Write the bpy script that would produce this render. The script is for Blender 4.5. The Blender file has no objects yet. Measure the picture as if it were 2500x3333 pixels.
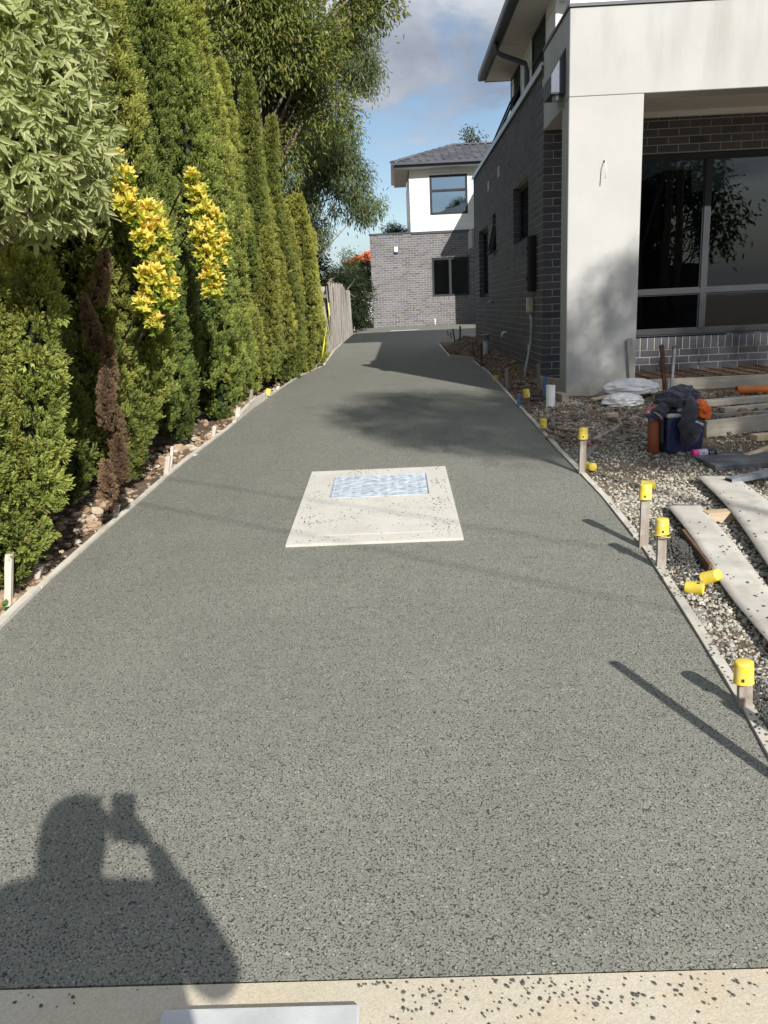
import bpy, bmesh, math, random
import numpy as np
from mathutils import Vector, Matrix, noise

random.seed(7)
RNG = np.random.default_rng(11)
SC = bpy.context.scene
COL = SC.collection

# ------------------------------------------------------------------ camera
F_PX, PW, PH = 2581.75, 2500.0, 3333.0
YAW, PITCH, ROLL = 0.0227018, 0.2518110, -0.0467559
CAM = np.array([-1.81399, -9.95580, 0.736394])

def cam_axes():
    cy, sy, cp, sp = math.cos(YAW), math.sin(YAW), math.cos(PITCH), math.sin(PITCH)
    fwd = np.array([-sy * cp, cy * cp, -sp]); right = np.array([cy, sy, 0.0]); up = np.cross(right, fwd)
    cr, sr = math.cos(ROLL), math.sin(ROLL)
    return cr * right + sr * up, -sr * right + cr * up, fwd
AX_R, AX_U, AX_F = cam_axes()
cam_data = bpy.data.cameras.new('camera')
cam_data.sensor_fit = 'VERTICAL'
cam_data.sensor_height = 36.0
cam_data.lens = F_PX / PH * 36.0
cam_data.clip_start = 0.02
cam_data.clip_end = 2000.0
cam = bpy.data.objects.new('camera', cam_data)
COL.objects.link(cam)
m = Matrix.Identity(4)
for i in range(3):
    m[i][0], m[i][1], m[i][2], m[i][3] = AX_R[i], AX_U[i], -AX_F[i], CAM[i]
cam.matrix_world = m
SC.camera = cam

# ------------------------------------------------------------------ light
SUN_DIR = Vector((-0.61, 1.5, -1.0)).normalized()      # the way the sunlight travels
SUN_ELEV = math.asin(-SUN_DIR.z)
SUN_AZ = math.atan2(-SUN_DIR.x, -SUN_DIR.y)             # clockwise from +Y
world = bpy.data.worlds.new('World')
SC.world = world
world.use_nodes = True
wn, wl = world.node_tree.nodes, world.node_tree.links
wn.clear()
w_out = wn.new('ShaderNodeOutputWorld')
sky = wn.new('ShaderNodeTexSky')
sky.sky_type = 'NISHITA'
sky.sun_disc = False
sky.sun_elevation = SUN_ELEV
sky.sun_rotation = SUN_AZ
sky.air_density = 1.0
sky.dust_density = 0.6
sky.ozone_density = 1.5
bg_sky = wn.new('ShaderNodeBackground'); bg_sky.inputs['Strength'].default_value = 0.095
wl.new(sky.outputs['Color'], bg_sky.inputs['Color'])
# broken cumulus all round the sky: noise on the direction of view, lit from the sun's side
tc = wn.new('ShaderNodeTexCoord')
sep = wn.new('ShaderNodeSeparateXYZ'); wl.new(tc.outputs['Generated'], sep.inputs[0])
def wmath(op, a, b=None, clamp=False):
    n = wn.new('ShaderNodeMath'); n.operation = op; n.use_clamp = clamp
    for k, v in enumerate((a, b)):
        if v is None: continue
        if isinstance(v, (int, float)): n.inputs[k].default_value = v
        else: wl.new(v, n.inputs[k])
    return n.outputs[0]
CLOUD_AT = (7.06, 2.2, 0.88)
def wnoise(scale, detail, rough, loc, stretch=(1.0, 1.0, 2.1)):
    mp = wn.new('ShaderNodeMapping'); mp.inputs['Location'].default_value = loc; mp.inputs['Scale'].default_value = stretch
    wl.new(tc.outputs['Generated'], mp.inputs[0])
    n = wn.new('ShaderNodeTexNoise'); n.inputs['Scale'].default_value = scale
    n.inputs['Detail'].default_value = detail; n.inputs['Roughness'].default_value = rough
    n.inputs['Distortion'].default_value = 0.15
    wl.new(mp.outputs[0], n.inputs['Vector']); return n.outputs['Fac']
def wramp(src, stops):
    r = wn.new('ShaderNodeValToRGB'); el = r.color_ramp.elements
    while len(el) < len(stops): el.new(0.5)
    for e, (p, c) in zip(el, stops): e.position = p; e.color = (*c, 1.0)
    wl.new(src, r.inputs[0]); return r.outputs[0]
n_here = wnoise(2.3, 9.0, 0.55, CLOUD_AT)
toward = tuple(c - 0.13 * d for c, d in zip(CLOUD_AT, (SUN_DIR.x, SUN_DIR.y, SUN_DIR.z * 2.6)))
n_sun = wnoise(2.3, 9.0, 0.55, toward)
cover = wramp(n_here, [(0.445, (0, 0, 0)), (0.505, (1, 1, 1))])
lit = wmath('ADD', wmath('MULTIPLY', wmath('SUBTRACT', n_here, n_sun), 2.6), 0.45, True)
dense = wmath('MULTIPLY', wmath('SUBTRACT', n_here, 0.50), 2.2, True)
shade = wramp(wmath('SUBTRACT', lit, dense, True), [(0.05, (0.27, 0.30, 0.38)), (0.35, (0.46, 0.50, 0.58)), (0.62, (0.80, 0.82, 0.87))])
bg_cloud = wn.new('ShaderNodeBackground'); bg_cloud.inputs['Strength'].default_value = 0.86
wl.new(shade, bg_cloud.inputs['Color'])
mixw = wn.new('ShaderNodeMixShader')
wl.new(cover, mixw.inputs[0]); wl.new(bg_sky.outputs[0], mixw.inputs[1]); wl.new(bg_cloud.outputs[0], mixw.inputs[2])
# pale haze along the horizon
bg_haze = wn.new('ShaderNodeBackground'); bg_haze.inputs['Color'].default_value = (.50, .60, .74, 1); bg_haze.inputs['Strength'].default_value = 0.7
hz = wramp(wmath('ABSOLUTE', sep.outputs['Z']), [(0.02, (.85, .85, .85)), (0.10, (0, 0, 0))])
mixh = wn.new('ShaderNodeMixShader'); wl.new(hz, mixh.inputs[0]); wl.new(mixw.outputs[0], mixh.inputs[1]); wl.new(bg_haze.outputs[0], mixh.inputs[2])
wl.new(mixh.outputs[0], w_out.inputs['Surface'])

sun_data = bpy.data.lights.new('sun', 'SUN')
sun_data.energy = 5.0
sun_data.angle = math.radians(0.53)
sun_data.color = (1.0, 0.965, 0.915)
sun = bpy.data.objects.new('sun', sun_data)
sun.rotation_euler = SUN_DIR.to_track_quat('-Z', 'Y').to_euler()
sun.location = (8, -20, 14)
COL.objects.link(sun)

SC.view_settings.view_transform = 'Standard'
SC.view_settings.look = 'None'
SC.view_settings.gamma = 1.0
SC.view_settings.exposure = 0.30
SC.render.film_transparent = False
SC.cycles.max_bounces = 8
SC.cycles.transparent_max_bounces = 12
SC.cycles.caustics_reflective = False
SC.cycles.caustics_refractive = False

# ------------------------------------------------------------------ where things stand
def sm(a, b, x):
    t = np.clip((x - a) / (b - a), 0, 1); return t * t * (3 - 2 * t)
_ys = np.array([-60, -8.42, -5.5, -4.0, -1.4, 1.0, 4.0, 8.0, 16.0, 22.5, 60.0])
_zs = np.array([-.79, -.79, -.585, -.49, -.36, -.31, -.27, -.18, -.05, -.03, 0.0])
def zd(y):                                              # level of the driveway surface
    y = np.asarray(y, float)
    s = np.where(y < -7.6, 0.0, 0.7)
    return sum(np.interp(y + s * k, _ys, _zs) for k in (-1, -.5, 0, .5, 1)) / 5
D = 2500.0 / 1659.0
def pxray(u, v):
    d = np.array([(u - PW / 2) / F_PX, -(v - PH / 2) / F_PX, 1.0])
    return d[0] * AX_R + d[1] * AX_U + d[2] * AX_F
def onX(u, v, X): d = pxray(u, v); return CAM + d * ((X - CAM[0]) / d[0])
def onY(u, v, Y): d = pxray(u, v); return CAM + d * ((Y - CAM[1]) / d[1])
def march(u, v, fz):
    d = pxray(u, v); ts = np.linspace(0.6, 60, 6000)
    P = CAM[None] + ts[:, None] * d[None]
    f = P[:, 2] - fz(P[:, 0], P[:, 1]); i = int(np.argmax(f < 0))
    t = ts[i - 1] + (ts[i] - ts[i - 1]) * f[i - 1] / (f[i - 1] - f[i]); return CAM + t * d
def dG(x, y): return march(x * D, y * D, lambda X, Y: zd(Y))   # a point of the driveway
# outline of the driveway
EL = np.array([[dG(a, b)[0], dG(a, b)[1]] for a, b in [(0, 1361), (100, 1262), (200, 1172), (300, 1085), (400, 998), (500, 922), (550, 880), (600, 845), (650, 812), (700, 790)]])
ER = np.array([[dG(a, b)[0], dG(a, b)[1]] for a, b in [(1659, 1640), (1600, 1530), (1500, 1365), (1390, 1190), (1300, 1075), (1200, 970), (1110, 870), (1050, 803), (1020, 780)]])
EL = np.vstack([[EL[0, 0] + .01, -8.42], EL, [-3.13, EL[-1, 1] + .25], [-3.2, 9.0], [-3.15, 15.0], [-3.1, 17.5]])
ER = np.vstack([[ER[0, 0] - .06, -8.42], ER, [-.78, ER[-1, 1] + .9], [-.78, 9.2]])
def xl(y): return np.interp(y, EL[:, 1], EL[:, 0])
def xr(y): return np.interp(y, ER[:, 1], ER[:, 0])
def gz(X, Y):                                           # level of the soil
    X = np.asarray(X, float); Y = np.asarray(Y, float)
    d = zd(Y)
    right = X - xr(Y); left = xl(Y) - X
    rise = 0.085 * sm(0.05, 0.55, right) * sm(-5.0, -1.6, Y) * (1 - sm(-.6, .2, Y))
    rise = rise + 0.22 * sm(0.02, 0.6, right) * sm(-.5, .4, Y) * (1 - sm(8.2, 9.2, Y))
    z = d - 0.012 + rise * (X < 1.5) + 0.085 * (X >= 1.5) * sm(-5, -1.6, Y)
    z = z - 0.05 * sm(0.0, 0.12, left) * (1 - sm(.5, 1.2, left))
    inside = (right < 0.012) & (left < 0.012) & (Y > -8.42) & (Y < 9.3)
    z = np.where(inside, d - 0.11, z)
    z = np.where((Y >= 9.2) & (X > -3.2) & (Y < 23), d - 0.11, z)
    z = np.where(Y <= -8.40, -.79 - .12, z)
    return z
def G(x, y, dz=0.0):                                    # a point of the soil, from the photograph's pixel
    return march(x * D, y * D, lambda X, Y: gz(X, Y) + dz)

# ------------------------------------------------------------------ mesh helpers
def tag(o, label=None, cat=None, group=None, kind=None):
    if label: o['label'] = label
    if cat: o['category'] = cat
    if group: o['group'] = group
    if kind: o['kind'] = kind
    return o
def empty(name, loc=(0, 0, 0), rz=0.0):
    o = bpy.data.objects.new(name, None); o.location = loc; o.rotation_euler = (0, 0, rz)
    o.empty_display_size = 0.1; COL.objects.link(o); return o
def link(name, me, mat=None, parent=None, loc=None, rot=None, scale=None):
    o = bpy.data.objects.new(name, me); COL.objects.link(o)
    if mat and not me.materials: me.materials.append(mat)
    if parent: o.parent = parent
    if loc is not None: o.location = loc
    if rot is not None: o.rotation_euler = rot
    if scale is not None: o.scale = scale
    return o
def npmesh(name, V, F, smooth=False, col=None, colname='col'):
    """mesh from arrays; F is (n,3) or (n,4); col is an (nv,3) colour per vertex"""
    me = bpy.data.meshes.new(name); V = np.asarray(V, np.float32); F = np.asarray(F, np.int32)
    k = F.shape[1]
    me.vertices.add(len(V)); me.vertices.foreach_set('co', V.ravel())
    me.loops.add(F.size); me.loops.foreach_set('vertex_index', F.ravel())
    me.polygons.add(len(F)); me.polygons.foreach_set('loop_start', np.arange(0, F.size, k, dtype=np.int32))
    me.polygons.foreach_set('loop_total', np.full(len(F), k, np.int32))
    me.polygons.foreach_set('use_smooth', np.full(len(F), bool(smooth)))
    me.update(calc_edges=True)
    if col is not None:
        a = me.attributes.new(colname, 'FLOAT_COLOR', 'POINT')
        c = np.ones((len(V), 4), np.float32); c[:, :3] = col; a.data.foreach_set('color', c.ravel())
    return me
class MB:
    def __init__(s): s.v = []; s.f = []; s.m = []; s.cur = 0
    def add(s, vs, fs):
        b = len(s.v); s.v += [tuple(map(float, p)) for p in vs]; s.f += [tuple(b + i for i in f) for f in fs]; s.m += [s.cur] * len(fs)
    def box(s, x0, x1, y0, y1, z0, z1, M=None, bev=0.0):
        if bev > 0:
            e = min(bev, (x1 - x0) * .45, (y1 - y0) * .45, (z1 - z0) * .45)
            bm = bmesh.new(); bmesh.ops.create_cube(bm, size=1.0)
            for v in bm.verts: v.co = Vector(((x0 + x1) / 2 + v.co.x * (x1 - x0), (y0 + y1) / 2 + v.co.y * (y1 - y0), (z0 + z1) / 2 + v.co.z * (z1 - z0)))
            bmesh.ops.bevel(bm, geom=bm.edges[:], offset=e, segments=1, affect='EDGES', profile=.5)
            bm.verts.index_update()
            vs = [v.co.copy() for v in bm.verts]; fs = [[v.index for v in f.verts] for f in bm.faces]; bm.free()
        else:
            vs = [Vector(p) for p in ((x0, y0, z0), (x1, y0, z0), (x1, y1, z0), (x0, y1, z0), (x0, y0, z1), (x1, y0, z1), (x1, y1, z1), (x0, y1, z1))]
            fs = [(0, 3, 2, 1), (4, 5, 6, 7), (0, 1, 5, 4), (1, 2, 6, 5), (2, 3, 7, 6), (3, 0, 4, 7)]
        if M is not None: vs = [M @ v for v in vs]
        s.add(vs, fs); return s
    def prism(s, poly, axis, a, b):
        """poly: 2-D outline, extruded along axis 'x','y','z' from a to b"""
        n = len(poly)
        def P(p, t): return {'x': (t, p[0], p[1]), 'y': (p[0], t, p[1]), 'z': (p[0], p[1], t)}[axis]
        vs = [P(p, a) for p in poly] + [P(p, b) for p in poly]
        fs = [tuple(range(n - 1, -1, -1)), tuple(range(n, 2 * n))] + [(i, (i + 1) % n, n + (i + 1) % n, n + i) for i in range(n)]
        s.add(vs, fs); return s
    def tube(s, pts, rad, n=10, cap=True):
        pts = [Vector([float(c) for c in p]) for p in pts]
        rad = [float(r) for r in rad] if hasattr(rad, '__len__') else [float(rad)] * len(pts)
        ref = None; rings = []
        for i, p in enumerate(pts):
            t = (pts[min(i + 1, len(pts) - 1)] - pts[max(i - 1, 0)])
            t = t.normalized() if t.length > 1e-9 else Vector((0, 0, 1))
            if ref is None: ref = t.orthogonal().normalized()
            ref = (ref - t * ref.dot(t)); ref = ref.normalized() if ref.length > 1e-6 else t.orthogonal().normalized()
            bi = t.cross(ref)
            rings.append([p + rad[i] * (math.cos(2 * math.pi * k / n) * ref + math.sin(2 * math.pi * k / n) * bi) for k in range(n)])
        vs = [q for r in rings for q in r]
        fs = [(i * n + k, i * n + (k + 1) % n, (i + 1) * n + (k + 1) % n, (i + 1) * n + k) for i in range(len(pts) - 1) for k in range(n)]
        if cap: fs += [tuple(range(n - 1, -1, -1)), tuple((len(pts) - 1) * n + k for k in range(n))]
        s.add(vs, fs); return s
    def lathe(s, prof, n=24, M=None):
        """prof: (r, z) pairs, spun round z"""
        vs = [Vector((r * math.cos(2 * math.pi * k / n), r * math.sin(2 * math.pi * k / n), z)) for r, z in prof for k in range(n)]
        if M is not None: vs = [M @ v for v in vs]
        fs = [(i * n + k, i * n + (k + 1) % n, (i + 1) * n + (k + 1) % n, (i + 1) * n + k) for i in range(len(prof) - 1) for k in range(n)]
        s.add(vs, fs); return s
    def mesh(s, name, mat=None, smooth=False):
        me = bpy.data.meshes.new(name); me.from_pydata(s.v, [], s.f)
        if mat:
            for x in (mat if isinstance(mat, (list, tuple)) else [mat]): me.materials.append(x)
        me.polygons.foreach_set('material_index', s.m)
        if smooth: me.polygons.foreach_set('use_smooth', [True] * len(s.f))
        me.update(); return me
    def build(s, name, mat=None, parent=None, smooth=False, loc=None, rot=None):
        return link(name, s.mesh(name, mat, smooth), None, parent, loc, rot)
def auto_smooth(o, deg=35):
    me = o.data; me.polygons.foreach_set('use_smooth', [True] * len(me.polygons))
    bm = bmesh.new(); bm.from_mesh(me)
    for e in bm.edges:
        if len(e.link_faces) == 2 and e.calc_face_angle(0) > math.radians(deg): e.smooth = False
    bm.to_mesh(me); bm.free(); return o

# ------------------------------------------------------------------ materials
def nodes_of(name):
    mt = bpy.data.materials.new(name); mt.use_nodes = True
    nt = mt.node_tree; nt.nodes.clear()
    out = nt.nodes.new('ShaderNodeOutputMaterial'); bs = nt.nodes.new('ShaderNodeBsdfPrincipled')
    nt.links.new(bs.outputs[0], out.inputs['Surface'])
    return mt, nt, bs, out
class NT:
    """short hand for building node trees"""
    def __init__(s, nt): s.nt = nt
    def n(s, t, **k):
        x = s.nt.nodes.new('ShaderNode' + t)
        for a, b in k.items(): setattr(x, a, b)
        return x
    def l(s, a, b): s.nt.links.new(a, b)
    def pos(s): return s.n('NewGeometry').outputs['Position']
    def noise(s, scale, detail=4, rough=.55, vec=None, dist=0.0):
        x = s.n('TexNoise'); x.inputs['Scale'].default_value = scale; x.inputs['Detail'].default_value = detail
        x.inputs['Roughness'].default_value = rough; x.inputs['Distortion'].default_value = dist
        s.l(vec if vec is not None else s.pos(), x.inputs['Vector']); return x.outputs['Fac']
    def voro(s, scale, feature='F1', out='Distance', vec=None, rnd=1.0):
        x = s.n('TexVoronoi', feature=feature); x.inputs['Scale'].default_value = scale; x.inputs['Randomness'].default_value = rnd
        s.l(vec if vec is not None else s.pos(), x.inputs['Vector']); return x.outputs[out]
    def math(s, op, a, b=None, clamp=False):
        x = s.n('Math', operation=op, use_clamp=clamp)
        for k, v in enumerate((a, b)):
            if v is None: continue
            if isinstance(v, (int, float)): x.inputs[k].default_value = v
            else: s.l(v, x.inputs[k])
        return x.outputs[0]
    def ramp(s, src, stops):
        r = s.n('ValToRGB'); el = r.color_ramp.elements
        while len(el) < len(stops): el.new(0.5)
        for e, (p, c) in zip(el, stops):
            e.position = p; e.color = (c, c, c, 1) if isinstance(c, (int, float)) else (*c, 1)
        s.l(src, r.inputs[0]); return r.outputs[0]
    def mix(s, fac, a, b, mode='MIX'):
        x = s.n('MixRGB', blend_type=mode)
        for i, v in enumerate((fac, a, b)):
            if isinstance(v, (int, float)): x.inputs[i].default_value = v if i == 0 else (v, v, v, 1)
            elif isinstance(v, tuple): x.inputs[i].default_value = (*v, 1)
            else: s.l(v, x.inputs[i])
        return x.outputs[0]
    def bump(s, h, strength=.3, dist=.01, prev=None):
        x = s.n('Bump'); x.inputs['Strength'].default_value = strength; x.inputs['Distance'].default_value = dist
        s.l(h, x.inputs['Height'])
        if prev is not None: s.l(prev, x.inputs['Normal'])
        return x.outputs[0]
    def scaled(s, sx, sy, sz, vec=None):
        x = s.n('Mapping'); x.inputs['Scale'].default_value = (sx, sy, sz)
        s.l(vec if vec is not None else s.pos(), x.inputs[0]); return x.outputs[0]
def simple(name, col, rough=.6, metal=0.0, var=.18, vscale=6.0, bump=.0, bscale=60.0, bdist=.004, spec=.5, dirt=None, dscale=9.0, damt=.5):
    mt, nt, bs, out = nodes_of(name); t = NT(nt)
    c = t.ramp(t.noise(vscale, 5), [(.3, tuple(x * (1 - var) for x in col)), (.7, tuple(min(1, x * (1 + var)) for x in col))])
    if dirt is not None:
        c = t.mix(t.math('MULTIPLY', t.ramp(t.noise(dscale, 7, .65), [(.46, 0.0), (.66, 1.0)]), damt), c, dirt)
    t.l(c, bs.inputs['Base Color'])
    bs.inputs['Roughness'].default_value = rough; bs.inputs['Metallic'].default_value = metal
    bs.inputs['Specular IOR Level'].default_value = spec
    if bump: t.l(t.bump(t.noise(bscale, 5, .6), bump, bdist), bs.inputs['Normal'])
    return mt
MAT = {}
# porous stone paving of the driveway: 6 mm stones, dark voids between them
def mk_drive():
    mt, nt, bs, out = nodes_of('porous_stone_paving'); t = NT(nt)
    p0 = t.pos()
    nv = t.n('TexNoise'); nv.inputs['Scale'].default_value = 70.0; nv.inputs['Detail'].default_value = 2; t.l(p0, nv.inputs['Vector'])
    wob = t.n('VectorMath', operation='MULTIPLY_ADD'); t.l(nv.outputs['Color'], wob.inputs[0]); wob.inputs[1].default_value = (.009, .009, .009); t.l(p0, wob.inputs[2])
    p = wob.outputs[0]
    f1 = t.voro(185.0, 'F1', 'Distance', p)
    cellc = t.voro(185.0, 'F1', 'Color', p)
    cellr = t.n('SeparateColor'); t.l(cellc, cellr.inputs[0])
    stone = t.ramp(cellr.outputs[0], [(0.0, (.200, .199, .166)), (.5, (.232, .230, .192)), (.95, (.268, .265, .222)), (1.0, (.40, .395, .35))])
    big = t.noise(2.2, 4, .6); big2 = t.noise(17.0, 5, .65)
    stone = t.mix(1.0, stone, t.ramp(big, [(.3, .93), (.7, 1.05)]), 'MULTIPLY')
    stone = t.mix(1.0, stone, t.ramp(big2, [(.3, .93), (.7, 1.06)]), 'MULTIPLY')
    # voids where the stones do not meet
    pitn = t.math('ADD', f1, t.math('MULTIPLY', t.math('SUBTRACT', t.noise(110.0, 3, .6), .5), .50))
    keep = t.ramp(pitn, [(.58, 1.0), (.82, 0.0)])
    c = t.mix(keep, (.052, .053, .046), stone)
    t.l(c, bs.inputs['Base Color']); bs.inputs['Roughness'].default_value = .8; bs.inputs['Specular IOR Level'].default_value = .3
    h = t.math('ADD', t.math('MULTIPLY', keep, 1.0), t.math('MULTIPLY', cellr.outputs[2], .5))
    t.l(t.bump(h, .6, .003), bs.inputs['Normal'])
    return mt
MAT['drive'] = mk_drive()
def mk_concrete(name, c0, c1, stain, fine=.5):
    mt, nt, bs, out = nodes_of(name); t = NT(nt)
    c = t.ramp(t.noise(3.5, 6, .6), [(.3, c0), (.7, c1)])
    c = t.mix(t.math('MULTIPLY', t.ramp(t.noise(5.5, 6, .7, None, .6), [(.5, 0.0), (.7, 1.0)]), .55), c, stain)
    c = t.mix(1.0, c, t.ramp(t.noise(160, 3, .6), [(.25, .80), (.75, 1.12)]), 'MULTIPLY')
    t.l(c, bs.inputs['Base Color']); bs.inputs['Roughness'].default_value = .9
    t.l(t.bump(t.noise(220, 4, .6), fine, .002, t.bump(t.noise(12, 4, .6), .25, .006)), bs.inputs['Normal'])
    return mt
MAT['kerb'] = mk_concrete('cream_concrete', (.55, .485, .36), (.62, .56, .44), (.60, .46, .29))
MAT['slab'] = mk_concrete('pit_concrete', (.56, .54, .47), (.64, .62, .55), (.48, .45, .38))
MAT['lid'] = simple('grey_lid_concrete', (.52, .53, .52), .85, bump=.3, bscale=200, bdist=.002)
MAT['crumb_grey'] = simple('grey_crumbs', (.17, .168, .15), .9, var=.5, vscale=40)
MAT['crumb'] = simple('dark_crumbs', (.075, .074, .066), .85, var=.35, vscale=60)
def mk_soil():
    mt, nt, bs, out = nodes_of('soil'); t = NT(nt)
    a = t.ramp(t.noise(1.6, 6, .6), [(.30, (.115, .082, .053)), (.52, (.19, .142, .098)), (.72, (.27, .215, .155))])
    b = t.ramp(t.noise(34, 5, .65), [(.3, .62), (.72, 1.3)])
    c = t.mix(1.0, a, b, 'MULTIPLY')
    t.l(c, bs.inputs['Base Color']); bs.inputs['Roughness'].default_value = .95; bs.inputs['Specular IOR Level'].default_value = .2
    t.l(t.bump(t.noise(45, 6, .7), .8, .02), bs.inputs['Normal'])
    return mt
MAT['soil'] = mk_soil()
def mk_island(name, stops, rough=.85, fine=90.0, bump=.3, spec=.3, extra=None):
    """colour by piece: every loose island (or object) gets its own tone"""
    mt, nt, bs, out = nodes_of(name); t = NT(nt)
    g = t.n('NewGeometry'); oi = t.n('ObjectInfo')
    r = t.math('FRACT', t.math('ADD', g.outputs['Random Per Island'], t.math('MULTIPLY', oi.outputs['Random'], 7.31)))
    c = t.ramp(r, stops)
    c = t.mix(1.0, c, t.ramp(t.noise(fine, 4, .6), [(.28, .72), (.72, 1.22)]), 'MULTIPLY')
    if extra is not None: c = extra(t, c, r)
    t.l(c, bs.inputs['Base Color']); bs.inputs['Roughness'].default_value = rough; bs.inputs['Specular IOR Level'].default_value = spec
    if bump: t.l(t.bump(t.noise(fine * 1.7, 4, .65), bump, .004), bs.inputs['Normal'])
    return mt
MAT['gravel'] = mk_island('crushed_stone', [(0.0, (.19, .18, .155)), (.3, (.31, .295, .255)), (.6, (.42, .395, .335)), (.85, (.52, .48, .39)), (1.0, (.54, .46, .33))], .9, 120)
MAT['rubble'] = mk_island('rubble', [(0.0, (.20, .13, .08)), (.35, (.36, .24, .15)), (.7, (.45, .35, .24)), (.9, (.52, .46, .37)), (1.0, (.45, .22, .10))], .95, 60)
MAT['clod'] = mk_island('clods', [(0.0, (.13, .09, .06)), (.5, (.24, .175, .115)), (1.0, (.33, .255, .18))], .97, 60)
def brick_pits(t, c, r):
    pits = t.ramp(t.noise(260, 2, .5), [(.33, 0.0), (.39, 1.0)])
    return t.mix(pits, (.018, .018, .02), c)
MAT['brick_grey'] = mk_island('grey_brick', [(0.0, (.105, .098, .104)), (.12, (.130, .125, .134)), (.6, (.160, .155, .164)), (.86, (.19, .184, .192)), (1.0, (.125, .108, .106))], .75, 55, .35, .4, brick_pits)
MAT['brick'] = mk_island('charcoal_brick', [(0.0, (.062, .060, .066)), (.12, (.074, .074, .086)), (.6, (.090, .090, .104)), (.86, (.108, .107, .118)), (1.0, (.078, .068, .066))], .72, 55, .35, .4, brick_pits)
MAT['mortar'] = simple('mortar', (.44, .42, .37), .95, var=.12, vscale=30, bump=.4, bscale=180, bdist=.003)
MAT['slot_shade'] = simple('painted_slot_shadow', (.02, .02, .02), .8)  # near-black blocks stand in for the shade inside the weep slots
def mk_render():
    mt, nt, bs, out = nodes_of('cement_render'); t = NT(nt)
    p = t.pos()
    c = t.ramp(t.noise(.9, 5, .55), [(.3, (.44, .437, .415)), (.7, (.50, .497, .475))])
    # weather stains run down from the top of the beam, dirt sits at the foot of the pillar
    streak = t.ramp(t.noise(1.0, 6, .62, t.scaled(3.2, 3.2, .55)), [(.48, 0.0), (.70, 1.0)])
    z = t.n('SeparateXYZ'); t.l(p, z.inputs[0])
    hi = t.ramp(t.math('MULTIPLY', z.outputs[2], .25), [(.60, 0.0), (.74, 1.0)])
    c = t.mix(t.math('MULTIPLY', t.math('MULTIPLY', streak, hi), .70), c, (.36, .35, .32))
    lo = t.ramp(t.math('ADD', t.math('MULTIPLY', z.outputs[2], 1.0), t.math('MULTIPLY', t.noise(3.5, 5), .35)), [(-.0, 1.0), (.16, 0.0)])
    c = t.mix(t.math('MULTIPLY', lo, .35), c, (.52, .44, .32))
    sp = t.ramp(t.noise(95, 4, .65), [(.57, 0.0), (.70, 1.0)])
    c = t.mix(t.math('MULTIPLY', sp, .42), c, (.33, .32, .29))
    t.l(c, bs.inputs['Base Color']); bs.inputs['Roughness'].default_value = .92; bs.inputs['Specular IOR Level'].default_value = .25
    t.l(t.bump(t.noise(170, 4, .62), .55, .003, t.bump(t.noise(9, 3), .2, .01)), bs.inputs['Normal'])
    return mt
MAT['render'] = mk_render()
MAT['white_paint'] = simple('white_cladding_paint', (.74, .75, .70), .55, var=.05, vscale=3, bump=.05)
MAT['trim'] = simple('white_trim_paint', (.78, .78, .75), .5, var=.04)
MAT['soffit'] = simple('soffit_paint', (.62, .60, .54), .8, var=.05)
MAT['ceiling'] = simple('porch_ceiling_paint', (.70, .68, .63), .8, var=.04)
MAT['charcoal'] = simple('charcoal_metal', (.040, .044, .052), .42, .0, var=.12, vscale=4)
MAT['dark_paint'] = simple('matt_dark_paint', (.030, .029, .029), .95, var=.1, spec=.08)
MAT['gutter'] = simple('dark_gutter_steel', (.060, .065, .080), .38, .0, var=.1, vscale=3)
MAT['alu'] = simple('window_aluminium', (.034, .036, .040), .7, .0, var=.10, vscale=5, spec=.25)
MAT['flash'] = simple('pale_flashing', (.50, .53, .58), .35, .4, var=.08, vscale=2)
MAT['room'] = simple('painted_dark_inside', (.030, .030, .032), .9)  # shade of unlit rooms, holes and the pit floor put into the colour
MAT['roomlit'] = simple('room_wall_painted_lit', (.16, .17, .17), .9)  # lighter copy, with the light of a brighter room put into the colour
def mk_glass(name, tint, boost=1.0):
    mt, nt, bs, out = nodes_of(name); t = NT(nt)
    nt.nodes.remove(bs)
    tr = t.n('BsdfTransparent'); tr.inputs[0].default_value = (*tint, 1)
    gl = t.n('BsdfGlossy'); gl.inputs['Roughness'].default_value = .012; gl.inputs['Color'].default_value = (.9, .95, 1, 1)
    fr = t.n('Fresnel'); fr.inputs['IOR'].default_value = 1.52
    wav = t.bump(t.noise(1.3, 2), .05, .02)
    t.l(wav, gl.inputs['Normal'])
    ms = t.n('MixShader'); t.l(t.math('MULTIPLY', fr.outputs[0], boost, True), ms.inputs[0]); t.l(tr.outputs[0], ms.inputs[1]); t.l(gl.outputs[0], ms.inputs[2])
    t.l(ms.outputs[0], out.inputs['Surface'])
    return mt
MAT['glass'] = mk_glass('window_glass', (.24, .28, .30), 1.0)
MAT['glass_sky'] = mk_glass('sky_tinted_window_glass', (.10, .14, .20), 8.0)
for _n in MAT['glass_sky'].node_tree.nodes:
    if _n.type == 'BSDF_GLOSSY': _n.inputs['Color'].default_value = (.62, .80, 1.0, 1)  # blue of the reflected sky painted into the gloss colour
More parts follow.
